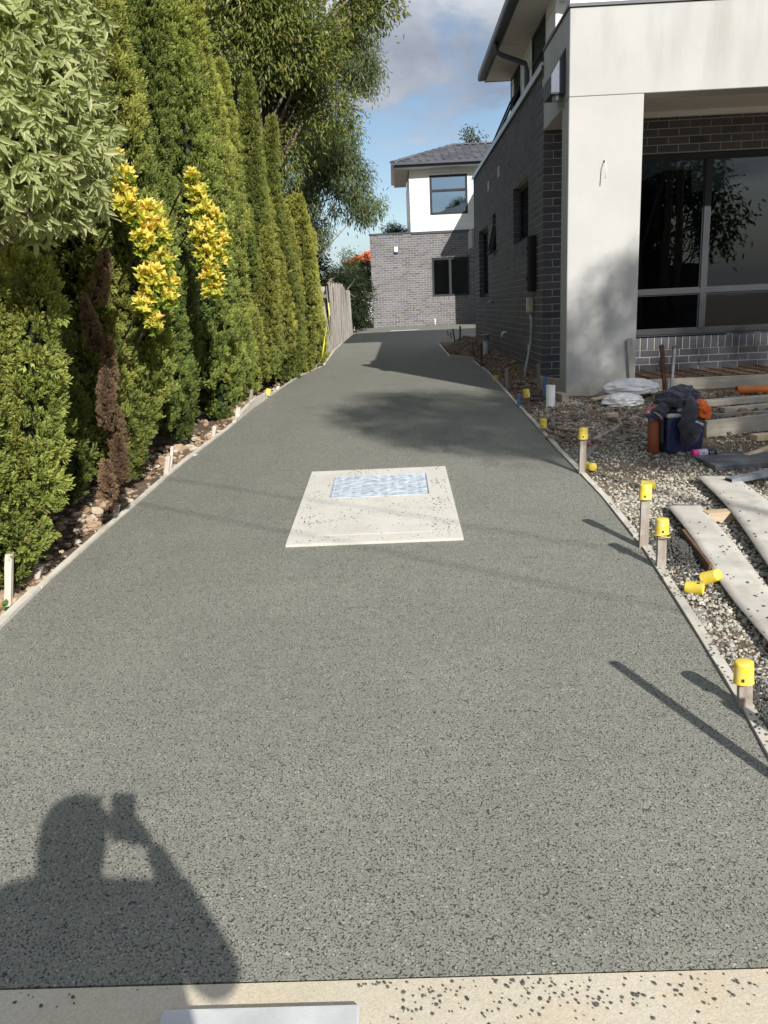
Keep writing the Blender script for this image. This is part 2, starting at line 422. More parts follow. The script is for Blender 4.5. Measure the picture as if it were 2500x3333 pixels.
def mk_wood(name, c0, c1, along='y', scale=1.0, rough=.8, dirt=(.30, .27, .22), damt=.4):
    mt, nt, bs, out = nodes_of(name); t = NT(nt)
    tcn = t.n('TexCoord').outputs['Object']
    s = {'x': (2.2, 26, 26), 'y': (26, 2.2, 26), 'z': (26, 26, 2.2)}[along]
    oi = t.n('ObjectInfo')
    off = t.n('VectorMath', operation='ADD'); t.l(tcn, off.inputs[0]); t.l(oi.outputs['Location'], off.inputs[1])
    g = t.noise(1.0 * scale, 6, .6, t.scaled(*s, off.outputs[0]), .7)
    c = t.ramp(g, [(.28, c0), (.70, c1)])
    c = t.mix(t.math('MULTIPLY', t.ramp(t.noise(7, 6, .7), [(.48, 0.0), (.68, 1.0)]), damt), c, dirt)
    v = t.ramp(oi.outputs['Random'], [(0, .82), (1, 1.12)])
    c = t.mix(1.0, c, v, 'MULTIPLY')
    t.l(c, bs.inputs['Base Color']); bs.inputs['Roughness'].default_value = rough; bs.inputs['Specular IOR Level'].default_value = .25
    t.l(t.bump(g, .35, .004, t.bump(t.noise(120, 4), .2, .003)), bs.inputs['Normal'])
    return mt
MAT['board'] = mk_wood('formwork_board', (.50, .46, .38), (.68, .64, .55), 'y', 1, .85, (.30, .29, .26), .5)
MAT['board_x'] = mk_wood('weathered_plank', (.38, .34, .27), (.55, .50, .41), 'x', 1, .85, (.28, .25, .21), .4)
MAT['stake'] = mk_wood('stake_timber', (.20, .155, .12), (.40, .35, .295), 'z', 1, .85, (.55, .53, .49), .6)
MAT['stake_white'] = mk_wood('cement_washed_stake', (.50, .45, .38), (.66, .62, .55), 'z', 1, .9, (.34, .25, .19), .45)
MAT['stake_grey'] = mk_wood('weathered_grey_stake', (.24, .22, .20), (.36, .33, .30), 'z', 1, .9, (.18, .16, .14), .4)
MAT['stake_dark'] = mk_wood('old_stake', (.10, .075, .055), (.22, .17, .13), 'z', 1, .9, (.30, .27, .23), .3)
MAT['pale_pine'] = mk_wood('fresh_pine', (.55, .40, .25), (.70, .56, .38), 'x', .7, .75, (.45, .38, .28), .15)
MAT['paling'] = mk_wood('grey_paling', (.27, .245, .21), (.45, .42, .37), 'z', 1, .9, (.20, .17, .13), .45)
MAT['yellow'] = simple('yellow_plastic', (.78, .58, .045), .42, var=.14, vscale=25, dirt=(.66, .58, .30), dscale=30, damt=.6)
MAT['pvc'] = simple('white_pvc', (.78, .77, .72), .35, var=.06, dirt=(.55, .47, .36), dscale=12, damt=.3)
MAT['pvc_grey'] = simple('grey_pvc', (.42, .45, .46), .4, var=.06, dirt=(.40, .33, .25), dscale=12, damt=.3)
MAT['orange_pvc'] = simple('orange_pvc', (.72, .20, .035), .4, var=.08, dirt=(.45, .30, .2), dscale=14, damt=.3)
MAT['beige'] = simple('beige_plastic', (.55, .50, .38), .5, var=.06)
MAT['grate'] = simple('bright_galvanised', (.62, .69, .76), .42, .45, var=.3, vscale=18)
MAT['steel'] = simple('galvanised_steel', (.55, .60, .66), .38, .85, var=.25, vscale=14, bump=.15, bscale=50)
MAT['rust'] = simple('rusty_steel', (.15, .085, .05), .85, .2, var=.4, vscale=40, bump=.4)
MAT['brass'] = simple('tap_brass', (.42, .36, .25), .35, .9)
MAT['blue_paint'] = simple('blue_painted_peg', (.03, .16, .42), .6, var=.2, vscale=20, dirt=(.30, .28, .25), dscale=20, damt=.5)
MAT['sheet'] = simple('fibre_cement_sheet', (.50, .475, .415), .8, var=.16, vscale=5, bump=.2, bscale=60, dirt=(.36, .31, .25), dscale=7, damt=.6)
MAT['dark_board'] = simple('dark_cement_board', (.085, .09, .095), .65, var=.3, vscale=7, bump=.3, bscale=45, dirt=(.26, .27, .27), dscale=5, damt=.6)

# ------------------------------------------------------------------ ground, driveway, footpath
def seg(a, b, n): return np.linspace(a, b, n, endpoint=False)
def build_ground():
    xs = np.concatenate([[-400, -150, -60, -30, -16, -10, -7], seg(-6.0, -4.6, 18), seg(-4.6, -3.0, 52), seg(-3.0, -0.8, 12), seg(-0.8, 2.6, 100), seg(2.6, 5, 12), [5, 7, 10, 16, 30, 60, 150, 400]])
    ys = np.concatenate([[-400, -150, -60, -30, -18, -12, -10, -9, -8.6], seg(-8.42, 3.0, 300), seg(3.0, 10.0, 110), seg(10, 24, 30), [24, 27, 32, 45, 80, 150, 400, 900]])
    X, Y = np.meshgrid(xs, ys); Z = gz(X, Y)
    inside = (X > xl(Y) - .02) & (X < xr(Y) + .02) & (Y > -8.4) & (Y < 9.3)
    nz = np.array([noise.fractal(Vector((x * 2.3, y * 2.3, 0.3)), 1.0, 2.0, 4) for x, y in zip(X.ravel(), Y.ravel())]).reshape(X.shape)
    near = (np.abs(X + 1) < 6) & (Y > -8.3) & (Y < 12)
    Z = Z + np.where(near & ~inside & ((X < xl(Y) - .08) | (X > xr(Y) + .08)), nz * np.where((X > xr(Y)) & (Y < -1.6), .007, .028), 0)
    ny, nx = X.shape
    idx = np.arange(ny * nx).reshape(ny, nx)
    Fq = np.stack([idx[:-1, :-1], idx[:-1, 1:], idx[1:, 1:], idx[1:, :-1]], -1).reshape(-1, 4)
    o = link('ground', npmesh('ground', np.stack([X, Y, Z], -1).reshape(-1, 3), Fq, True), MAT['soil'])
    tag(o, 'bare brown soil around the driveway and house', 'ground', kind='structure')
build_ground()

def build_drive():
    ys = np.concatenate([seg(-8.42, 9.2, 150), seg(9.2, 22.6, 40), [22.6]]); n = 14
    V = []; 
    for y in ys:
        a = float(xl(y)); b = float(xr(y)) if y < 9.2 else 6.0
        for k in range(n + 1):
            V.append((a + (b - a) * k / n, y, float(zd(y))))
        # skirts
    V = np.array(V).reshape(len(ys), n + 1, 3)
    L = V[:, :1].copy(); L[:, :, 2] -= .1; R_ = V[:, -1:].copy(); R_[:, :, 2] -= .1
    V = np.concatenate([L, V, R_], 1)
    front = V[:1].copy(); front[:, :, 2] -= .1; V = np.concatenate([front, V], 0)
    ny, nx = V.shape[:2]; idx = np.arange(ny * nx).reshape(ny, nx)
    Fq = np.stack([idx[:-1, :-1], idx[:-1, 1:], idx[1:, 1:], idx[1:, :-1]], -1).reshape(-1, 4)
    o = link('driveway', npmesh('driveway', V.reshape(-1, 3), Fq), MAT['drive'])
    tag(o, 'freshly laid grey porous stone driveway between timber boards', 'driveway', kind='structure')
build_drive()
mb = MB(); mb.box(-14, 14, -13.0, -8.425, -.93, -.785, bev=.006)
tag(mb.build('footpath', MAT['kerb']), 'cream concrete footpath across the end of the driveway', 'footpath', kind='structure')
mb = MB(); mb.box(-40, 40, -24, -13.0, -1.0, -.90)
MAT['asphalt'] = simple('road_asphalt', (.055, .055, .057), .9, var=.2, vscale=30, bump=.5, bscale=200)
tag(mb.build('road', MAT['asphalt']), 'dark asphalt road behind the footpath', 'road', kind='structure')

# icosahedron pebbles, merged
_t = (1 + 5 ** .5) / 2
ICO_V = np.array([(-1, _t, 0), (1, _t, 0), (-1, -_t, 0), (1, -_t, 0), (0, -1, _t), (0, 1, _t), (0, -1, -_t), (0, 1, -_t), (_t, 0, -1), (_t, 0, 1), (-_t, 0, -1), (-_t, 0, 1)], float) / math.hypot(1, _t)
ICO_F = np.array([(0, 11, 5), (0, 5, 1), (0, 1, 7), (0, 7, 10), (0, 10, 11), (1, 5, 9), (5, 11, 4), (11, 10, 2), (10, 7, 6), (7, 1, 8), (3, 9, 4), (3, 4, 2), (3, 2, 6), (3, 6, 8), (3, 8, 9), (4, 9, 5), (2, 4, 11), (6, 2, 10), (8, 6, 7), (9, 8, 1)])
def rand_rot(n):
    q = RNG.normal(size=(n, 4)); q /= np.linalg.norm(q, axis=1)[:, None]; w, x, y, z = q.T
    return np.stack([np.stack([1 - 2 * (y * y + z * z), 2 * (x * y - z * w), 2 * (x * z + y * w)], -1), np.stack([2 * (x * y + z * w), 1 - 2 * (x * x + z * z), 2 * (y * z - x * w)], -1), np.stack([2 * (x * z - y * w), 2 * (y * z + x * w), 1 - 2 * (x * x + y * y)], -1)], 1)
def pebbles(name, P, size, mat, flat=.65, jag=.22, parent=None):
    P = np.asarray(P, float); n = len(P); size = np.broadcast_to(size, (n,))
    v = ICO_V[None] * (1 + RNG.uniform(-jag, jag, (n, 12, 1))) * RNG.uniform(.65, 1.2, (n, 1, 3))
    v = np.einsum('nij,nvj->nvi', rand_rot(n), v)
    v = v * size[:, None, None] * .5; v[:, :, 2] *= flat
    v += P[:, None, :] + np.array([0, 0, .25])[None, None] * size[:, None, None] * flat
    Fs = (ICO_F[None] + 12 * np.arange(n)[:, None, None]).reshape(-1, 3)
    return link(name, npmesh(name, v.reshape(-1, 3), Fs), mat, parent)
def in_frame(P, mg=320):
    q = np.asarray(P) - CAM; z = q @ AX_F
    u = PW / 2 + F_PX * (q @ AX_R) / z; v = PH / 2 - F_PX * (q @ AX_U) / z
    return (z > .3) & (u > -mg) & (u < PW + mg) & (v > -mg) & (v < PH + mg)
def nzv(x, y, s, off=0.0): return np.array([noise.noise(Vector((a * s, b * s, off))) for a, b in zip(x, y)])

# gravel beside the right-hand board
def gravel():
    n = 120000
    x = RNG.uniform(-.75, 2.6, n); y = RNG.uniform(-8.35, -1.2, n)
    k = (x > xr(y) + .05)
    dens = np.where(y < -4.6, 1.0, .55) * np.where(x > .55, .35, 1.0)
    dens = np.where((y > -4.6) & (x > 1.0), .12, dens)
    dens *= np.where((nzv(x, y, 1.3, 5.0) > .18) & (y > -4.8), .45, 1.0)
    k &= RNG.uniform(size=n) < dens
    k &= ~((x > -.02) & (y > -1.42))
    x, y = x[k], y[k]; z = gz(x, y) + RNG.uniform(-.002, .006, len(x))
    P = np.stack([x, y, z], 1); P = P[in_frame(P)]
    o = pebbles('gravel', P, RNG.gamma(9, .0018, len(P)), MAT['gravel'], .75)
    tag(o, 'loose grey and cream crushed stone gravel beside the driveway', 'gravel', kind='stuff')
gravel()
def left_rubble():
    n = 4200; y = RNG.uniform(-8.3, 4.5, n); d = RNG.uniform(.05, .85, n) ; x = xl(y) - d
    k = RNG.uniform(size=n) < np.where(nzv(x, y, 1.1, 2.0) > -.05, .9, .25)
    x, y = x[k], y[k]; s = RNG.gamma(2.2, .014, len(x)) + .012
    P = np.stack([x, y, gz(x, y) + .0 * s], 1); kk = in_frame(P); 
    o = pebbles('rubble', P[kk], s[kk], MAT['rubble'], .7, .25)
    tag(o, 'loose orange brown stones and soil lumps under the hedge', 'rubble', kind='stuff')
left_rubble()
def clods():
    n = 5200; y = np.concatenate([RNG.uniform(-1.3, 9.0, 2600), RNG.uniform(-3.4, -1.2, 2600)])
    x = np.concatenate([xr(y[:2600]) + RNG.uniform(.05, .62, 2600), RNG.uniform(-.5, 2.6, 2600)])
    k = ~((x > -.03) & (y > -1.42)); x, y = x[k], y[k]
    s = RNG.gamma(2.0, .011, len(x)) + .01
    P = np.stack([x, y, gz(x, y)], 1); kk = in_frame(P)
    o = pebbles('soil_clods', P[kk], s[kk], MAT['clod'], .7, .3)
    tag(o, 'brown soil clods along the foot of the brick wall', 'soil', kind='stuff')
clods()
# heap of dark driveway mix spilled outside the board
def spill():
    c = G(1462, 1195); n = 2600; a = RNG.uniform(0, 2 * math.pi, n); r = np.abs(RNG.normal(0, .42, n))
    x = c[0] + .13 * r * np.cos(a) * 2 + .02; y = c[1] + .33 * r * np.sin(a) * 2
    k = x > xr(y) + .05; x, y, r = x[k], y[k], r[k]
    P = np.stack([x, y, gz(x, y) + .035 * np.exp(-(r / .4) ** 2) * RNG.uniform(.2, 1, len(x)) + .01], 1)
    tag(pebbles('spilled_driveway_mix', P, RNG.uniform(.008, .018, len(P)), MAT['crumb'], .9), 'dark spilled driveway stones heaped beside the capped stakes', 'stones', kind='stuff')
    c = G(1650, 1560); n = 900; x = c[0] + RNG.normal(0.02, .05, n); y = c[1] + RNG.normal(0, .18, n); k = x > xr(y) + .05
    P = np.stack([x, y, gz(x, y) + .012], 1)[k]
    tag(pebbles('spilled_driveway_mix', P, RNG.uniform(.008, .018, len(P)), MAT['crumb'], .9), 'dark spilled stones by the board end past the last stake', 'stones', kind='stuff')
spill()

# ------------------------------------------------------------------ drainage pit in the driveway
def pit():
    c = [dG(600, 1183), dG(985, 1168), dG(974, 1010), dG(687, 1023)]
    x0 = (c[0][0] + c[3][0]) / 2; x1 = (c[1][0] + c[2][0]) / 2; y0 = (c[0][1] + c[1][1]) / 2; y1 = (c[2][1] + c[3][1]) / 2
    ca = (x0 + x1) / 2, (y0 + y1) / 2
    z0 = float(zd(ca[1])); sl = float(zd(y1) - zd(y0)) / (y1 - y0)
    root = empty('drainage_pit', (ca[0], ca[1], z0)); root.rotation_euler = (math.atan(sl), 0, 0)
    tag(root, 'cream concrete drainage pit surround with galvanised grate set in the driveway', 'drain pit')
    hx, hy = (x1 - x0) / 2, (y1 - y0) / 2
    g = [dG(708, 1080), dG(925, 1072), dG(925, 1026), dG(726, 1035)]
    gx0 = (g[0][0] + g[3][0]) / 2 - ca[0]; gx1 = (g[1][0] + g[2][0]) / 2 - ca[0]; gy0 = (g[0][1] + g[1][1]) / 2 - ca[1]; gy1 = (g[2][1] + g[3][1]) / 2 - ca[1]
    t = .014
    mb = MB()
    for a in ((-hx, gx0, -hy, hy), (gx1, hx, -hy, hy), (gx0, gx1, -hy, gy0), (gx0, gx1, gy1, hy)):
        mb.box(a[0], a[1], a[2], a[3], -.12, t)
    mb.build('surround', MAT['slab'], root)
    mb = MB()                                           # faint panel of the old lid, cast into the near half
    mb.box(gx0 - .02, gx1 - .02, -hy + .13, gy0 - .06, t - .005, t + .0015, bev=.001); mb.build('lid_panel', MAT['slab'], root)
    mb = MB(); mb.box(gx0, gx1, gy0, gy1, -.5, -.40); mb.build('pit_floor', MAT['room'], root)
    mb = MB(); w = .006
    mb.box(gx0, gx1, gy0, gy0 + w, -.05, t + .003); mb.box(gx0, gx1, gy1 - w, gy1, -.05, t + .003)
    mb.box(gx0, gx0 + w, gy0 + w, gy1 - w, -.05, t + .003); mb.box(gx1 - w, gx1, gy0 + w, gy1 - w, -.05, t + .003)
    mb.build('grate_frame', MAT['grate'], root)
    nb = 12; me = None
    L = gx1 - gx0 - .02
    mbb = MB(); mbb.box(-L / 2, L / 2, -.0045, .0045, -.03, 0)
    me = mbb.mesh('grate_bar', MAT['grate'])
    ys = np.linspace(gy0 + .012, gy1 - .012, nb)
    for i, y in enumerate(ys):
        link('grate_bar', me, None, root, ((gx0 + gx1) / 2, y, t + .001), (.0, 0, 0))
    for i in range(nb - 1):                             # zigzag web strip between the bars, as in reticulated grating
        mbz = MB(); ya, yb = ys[i] + .003, ys[i + 1] - .003; nz_ = 10; ph = (i % 2)
        pts = [((gx0 + .012) + (L - .004) * k / nz_, ya if (k + ph) % 2 else yb) for k in range(nz_ + 1)]
        for (ax, ay), (bx, by) in zip(pts[:-1], pts[1:]):
            d = Vector((bx - ax, by - ay, 0)).normalized(); nrm = Vector((-d.y, d.x, 0)) * .003
            A, B = Vector((ax, ay, 0)), Vector((bx, by, 0)); vs = []
            for z in (t - .024, t - .002):
                vs += [A - nrm + Vector((0, 0, z)), B - nrm + Vector((0, 0, z)), B + nrm + Vector((0, 0, z)), A + nrm + Vector((0, 0, z))]
            mbz.add(vs, [(3, 2, 1, 0), (4, 5, 6, 7), (0, 1, 5, 4), (1, 2, 6, 5), (2, 3, 7, 6), (3, 0, 4, 7)])
        mbz.build('grate_web', MAT['grate'], root)
    # crumbs of the driveway mix lying on the concrete
    n = 2200; x = RNG.uniform(x0 + .03, x1 - .02, n); y = RNG.uniform(y0 + .02, y1 - .02, n)
    lx, ly = x - ca[0], y - ca[1]
    k = ~((lx > gx0 - .02) & (lx < gx1 + .01) & (ly > gy0 - .02) & (ly < gy1 + .02))
    k &= RNG.uniform(size=n) < np.clip(.25 + 1.1 * nzv(x, y, 4.0, 3.0) + .35 * (lx > gx1), 0.02, 1)
    P = np.stack([x, y, z0 + sl * ly + t * 1.1], 1)[k]
    tag(pebbles('stone_crumbs', P, RNG.uniform(.005, .012, len(P)), MAT['crumb_grey'], .4), 'grey stone crumbs scattered over the pit surround', 'crumbs', kind='stuff')
pit()
# cover plate and crumbs on the footpath
def footpath_things():
    z = -.785
    def P(x, y): return march(x * D, y * D, lambda X, Y: np.full_like(X, z))
    a, b = P(352, 2199), P(778, 2183)
    mb = MB(); mb.box(a[0], b[0], a[1] - .42, a[1] + .008, z + .002, z + .019, bev=.005)
    tag(mb.build('cover_plate', MAT['lid']), 'pale grey flat cover plate lying on the cream footpath', 'cover plate')
    x, y = [], []
    for cx, cy, s, n in [(395, 2130, 20, 9), (320, 2120, 35, 8), (120, 2150, 60, 16), (810, 2120, 22, 22), (940, 2140, 60, 45), (1130, 2110, 30, 26), (1250, 2150, 70, 60), (1080, 2160, 110, 50), (1480, 2150, 90, 40), (1380, 2085, 60, 50), (1600, 2120, 70, 20), (1180, 2095, 60, 26), (870, 2185, 60, 22), (40, 2130, 40, 12)]:
        for _ in range(n):
            q = P(min(1700, max(-40, random.gauss(cx, s))), min(2215, max(2108 - cx * .018, random.gauss(cy, s * .32))))
            if q[1] < -8.44 and not (a[0] - .01 < q[0] < b[0] + .01 and q[1] < a[1] + .012): x.append(q[0]); y.append(q[1])
    Pn = np.stack([x, y, np.full(len(x), z + .001)], 1)
    tag(pebbles('stone_crumbs', Pn, RNG.gamma(5, .00095, len(Pn)) + .0015, MAT['crumb'], .6), 'dark stone crumbs dropped on the footpath edge', 'crumbs', kind='stuff')
footpath_things()

# ------------------------------------------------------------------ timber formwork boards
def sweep_board(name, pts, out_side, mat, label, group, th=.034, hgt=.12, top=.012, wob=.002):
    """pts: (x, y) along the inner face; out_side -1 left / +1 right of travel"""
    pts = [Vector((p[0], p[1])) for p in pts]; org = Vector((pts[0].x, pts[0].y, float(zd(pts[0].y))))
    vs, fs = [], []
    for i, p in enumerate(pts):
        tdir = (pts[min(i + 1, len(pts) - 1)] - pts[max(i - 1, 0)]).normalized()
        nr = Vector((tdir.y, -tdir.x)) * out_side
        tp = top[i] if hasattr(top, '__len__') else top
        z1 = float(zd(p.y)) + tp + random.uniform(-wob, wob); z0 = float(zd(p.y)) - hgt
        th_i = th + random.uniform(-.001, .001)
        for q, z in ((p, z0), (p, z1), (p + nr * th_i, z1), (p + nr * th_i, z0)):
            vs.append((q.x - org.x, q.y - org.y, z - org.z))
    n = len(pts)
    for i in range(n - 1):
        for k in range(4): fs.append((i * 4 + k, i * 4 + (k + 1) % 4, i * 4 + 4 + (k + 1) % 4, i * 4 + 4 + k))
    fs += [(3, 2, 1, 0), tuple((n - 1) * 4 + k for k in range(4))]
    me = bpy.data.meshes.new(name); me.from_pydata(vs, [], fs); me.materials.append(mat); me.update()
    bm = bmesh.new(); bm.from_mesh(me); bmesh.ops.recalc_face_normals(bm, faces=bm.faces); bm.to_mesh(me); bm.free()
    o = link(name, me, None, None, org); return tag(o, label, 'board', group)
def along(fx, a, b, off, n=22): return [(float(fx(y)) + off, y) for y in np.linspace(a, b, n)]
GB = 'timber formwork boards edging the driveway'
yj = float(EL[10, 1])                                   # jog in the left edge
sweep_board('formwork_board', along(xl, -8.42, -6.02, -.001), -1, MAT['board'], 'pale thick formwork board at the footpath end under the hedge', GB, th=.045, top=.018)
sweep_board('formwork_board', along(xl, -6.0, -1.62, -.001, 34), -1, MAT['board'], 'long straight pale formwork board along the foot of the cypress hedge', GB, th=.036)
sweep_board('formwork_board', along(xl, -1.6, 1.2, -.001), -1, MAT['board'], 'bent formwork board standing proud with its broad face showing, hedge side', GB, top=[.02 + .07 * math.sin(math.pi * min(1, k / 18)) for k in range(22)])
sweep_board('formwork_board', along(xl, 1.22, yj - .02, -.001), -1, MAT['board'], 'short formwork board ending at the jog by the yellow tape', GB)
sweep_board('formwork_board', [(float(EL[10, 0]) - .03, yj), (float(EL[11, 0]) - .06, yj + .26)], -1, MAT['board'], 'tiny angled formwork board at the jog below the yellow tape', GB)
sweep_board('formwork_board', along(xl, yj + .3, 9.0, -.001), -1, MAT['board'], 'formwork board along the near half of the paling fence', GB)
sweep_board('formwork_board', along(xl, 9.02, 17.4, -.001), -1, MAT['board'], 'formwork board along the far half of the paling fence', GB)
sweep_board('formwork_board', along(xr, -8.42, -5.62, .003, 30), 1, MAT['board'], 'crumb-strewn pale formwork board beside the three nearest capped stakes', GB, th=.042)
sweep_board('formwork_board', along(xr, -5.6, -2.9, .003, 26), 1, MAT['board'], 'formwork board curving past the gravel towards the pillar', GB, th=.038)
sweep_board('formwork_board', along(xr, -2.88, .1, .003), 1, MAT['board'], 'formwork board level with the white pipe stub by the pillar', GB)
yk = float(ER[9, 1])
sweep_board('formwork_board', along(xr, .12, yk - .02, .003), 1, MAT['board'], 'shaded formwork board opposite the grey conduit on the brick wall', GB)
sweep_board('formwork_board', [(float(ER[9, 0]) + .02, yk + .02), (-.78, float(ER[10, 1]) - .05)], 1, MAT['board_x'], 'angled formwork board at the jog in front of the grey pipe stub', GB, top=.06)
sweep_board('formwork_board', along(xr, float(ER[10, 1]), 9.2, .003), 1, MAT['board'], 'far formwork board in the shade of the brick house', GB)
sweep_board('formwork_board', [(-.74, 9.22), (1.6, 9.3)], 1, MAT['board_x'], 'cross formwork board behind the far corner of the brick house', GB, top=.05)
# crumbs on the right-hand board
y = RNG.uniform(-8.3, -5.0, 420); k = RNG.uniform(size=420) < np.clip(.35 + 1.6 * nzv(y, y * 0, 2.2, 1.0), .05, 1); y = y[k]
P = np.stack([xr(y) + RNG.uniform(.003, .05, len(y)), y, zd(y) + .013], 1)
tag(pebbles('stone_crumbs', P, RNG.uniform(.006, .013, len(P)), MAT['crumb'], .6), 'dark stone crumbs along the top of the nearest right-hand board', 'crumbs', kind='stuff')

# ------------------------------------------------------------------ stakes and yellow caps
def cap_mesh():
    mb = MB(); n = 28
    # hollow, slightly tapered, flattened on two sides
    def sq(p): return [(r * 1.0, z) for r, z in p]
    mb.lathe(sq([(.0385, 0.0), (.0385, .004), (.0372, .006), (.0358, .080), (.0335, .0865), (.026, .0890), (.0005, .0893)]), n)
    mb.lathe(sq([(.0385, 0.0), (.0355, .0), (.0320, .076), (.0005, .080)]), n)
    for v in range(len(mb.v)):
        x, y_, z = mb.v[v]; r = math.hypot(x, y_); a = math.atan2(y_, x)
        f = 1 - .10 * abs(math.sin(a)) ** 4; mb.v[v] = (x, y_ * f, z)
    return mb.mesh('yellow_cap', MAT['yellow'], True)
CAP = cap_mesh()
def slot_mesh():
    mb = MB(); mb.box(-.0042, .0042, -.003, .003, -.006, .006); return mb.mesh('slot', MAT['room'])
SLOT = slot_mesh()
def rib_mesh():
    mb = MB(); mb.box(-.031, .031, -.0015, .0015, .012, .074); mb.box(-.0015, .0015, -.031, -.0017, .012, .074); mb.box(-.0015, .0015, .0017, .031, .012, .074); return mb.mesh('rib', MAT['yellow'])
RIB = rib_mesh()
def cap(M, label, scale=.92, group='yellow plastic stake caps'):
    o = link('stake_cap', CAP); o.matrix_world = M @ Matrix.Scale(scale, 4)
    tag(o, label, 'cap', group)
    for a in (-1.9, 1.1):
        s = link('slot', SLOT, None, o, (.0362 * math.cos(a), .0345 * math.sin(a), .022), (0, 0, a + math.pi / 2))
    link('rib', RIB, None, o)
    return o
GS = 'timber stakes holding the formwork'
def stake(bx, by, tx, ty, mat, label, w=.045, d=.025, capped=None, off=(0, 0), group=GS, sink=.18, rz=0.0):
    B = G(bx, by); B = B + np.array([off[0], off[1], 0]); B[2] = float(gz(B[0], B[1]))
    T = onY(tx * D, ty * D, B[1]); h = max(.06, T[2] - B[2]); lx = T[0] - B[0]
    if capped: h -= .02
    mb = MB(); rings = []
    ts = [-sink, 0, h * .4, h * .75, h]
    for t in ts:
        ox = lx * max(0, t) / h; j = lambda: random.uniform(-.0015, .0015)
        rings.append([(ox + sx * w / 2 + j(), sy * d / 2 + j(), t + (random.uniform(-.006, .004) if t == h else 0)) for sx, sy in ((-1, -1), (1, -1), (1, 1), (-1, 1))])
    vs = [p for r in rings for p in r]; fs = [(i * 4 + k, i * 4 + (k + 1) % 4, i * 4 + 4 + (k + 1) % 4, i * 4 + 4 + k) for i in range(len(ts) - 1) for k in range(4)]
    fs += [(3, 2, 1, 0), tuple((len(ts) - 1) * 4 + k for k in range(4))]
    mb.add(vs, fs)
    o = mb.build('formwork_stake', mat, None, False, B); o.rotation_euler = (0, 0, rz)
    tag(o, label, 'stake', group)
    if capped:
        M = Matrix.Translation(Vector((B[0] + lx * math.cos(rz), B[1], B[2] + h - .068))) @ Matrix.Rotation(math.atan2(lx, h), 4, 'Y') @ Matrix.Rotation(random.uniform(-.3, .3), 4, 'Z')
        cap(M, capped)
    return o
S = MAT['stake']; SWH = MAT['stake_white']; SG = MAT['stake_grey']; SD = MAT['stake_dark']
stake(1608, 1535, 1610, 1424, S, 'short capped stake by the board, all alone beyond the loose caps', capped='yellow cap on the stake standing beyond the loose caps')
stake(1427, 1232, 1431, 1117, S, 'capped stake in the dark spilled stones with a torn yellow ring', capped='yellow cap with a torn ring below it, over the dark spilled stones')
stake(1389, 1192, 1395, 1043, S, 'tallest capped stake beside the dark spilled stones', capped='yellow cap on the tallest stake beside the spilled stones')
stake(1257, 1027, 1260, 922, S, 'capped stake with a split knot next to the pink sprayed sticks', capped='dull yellow cap next to the pink sprayed sticks')
stake(1172, 940, 1173, 903, S, 'short capped stake between the white pipe stub and the pink sticks', capped='dull yellow cap between the white pipe stub and pink sticks')
stake(1144, 897, 1138, 839, SD, 'thin dark leaning stake with cap beside the blue peg', w=.03, capped='pale yellow cap on the thin leaning stake beside the blue peg')
stake(1072, 824, 1072, 810, SD, 'stub stake almost hidden under its cap on the shaded soil strip', w=.03, capped='small dull yellow cap low on the shaded soil strip')
stake(1121, 888, 1120, 850, MAT['blue_paint'], 'short blue painted peg beside the board', w=.03, d=.03)
stake(1095, 843, 1094, 796, SG, 'grey stake between the low cap and the blue peg', w=.04)
stake(1086, 836, 1086, 818, SG, 'cut-off grey stake against a taller grey one', w=.03)
stake(1060, 808, 1060, 786, SD, 'thin short dark peg on the shaded soil strip', w=.015, d=.015)
stake(1040, 795, 1040, 742, SD, 'tall dark stake in front of the grey pipe stub', w=.035)
for bx, by, ty, w, lab in [(1024, 772, 745, .03, 'shaded stake pair at the jog board, taller one'), (1020, 770, 738, .022, 'shaded stake pair at the jog board, thinner one'), (1011, 752, 738, .03, 'dark stake behind the jog board'), (990, 752, 738, .03, 'dark stake at the bend of the far board')]:
    stake(bx, by, bx, ty, SG if w > .025 else SD, lab, w=w, off=(.05, 0))
for bx, by, ty in [(967, 735, 714), (974, 741, 718), (979, 742, 710)]:
    stake(bx, by, bx - 1, ty, SD, 'thin dark stake along the far shaded board', w=.028, off=(.04, 0), group='thin stakes along the far shaded board')
stake(994, 735, 994, 704, SD, 'lone dark stake in front of the far cross board', w=.04)
# hedge side
def lst(bx, by, tx, ty, mat, label, **k): return stake(bx, by, tx, ty, mat, label, **k)
lst(31, 1310, 20, 1195, SWH, 'tall cement-washed stake with nail holes at the footpath end of the hedge', w=.036, off=(-.03, 0))
lst(90, 1258, 85, 1226, SWH, 'short splintered cement-washed stake at a board joint', w=.036, off=(-.03, 0))
lst(255, 1122, 254, 1090, SWH, 'short white stake on the rubble below the dead brown foliage', w=.034, off=(-.03, 0))
lst(366, 1028, 364, 984, SWH, 'square-topped white stake of a close pair', w=.036, off=(-.03, 0))
lst(376, 1017, 373, 964, SWH, 'narrow taller white stake of a close pair', w=.024, off=(-.04, 0))
lst(466, 946, 464, 920, SWH, 'short pale stake over the orange rubble under the hedge', w=.036, off=(-.03, 0))
lst(517, 908, 516, 880, SWH, 'short pale stake just before the bent board', w=.045, off=(-.03, 0))
lst(547, 880, 544, 842, S, 'brown stake standing behind the bent board', w=.04, off=(-.04, 0))
lst(577, 862, 576, 838, S, 'capped stake behind the bent board under the hedge', w=.04, off=(-.05, 0), capped='bright yellow cap under the hedge behind the bent board')
lst(602, 850, 602, 834, SWH, 'broken stake top behind the bent board', w=.04, off=(-.05, 0))
lst(632, 834, 631, 824, SG, 'bluish stake at the end of the bent board', w=.04, off=(-.03, 0))
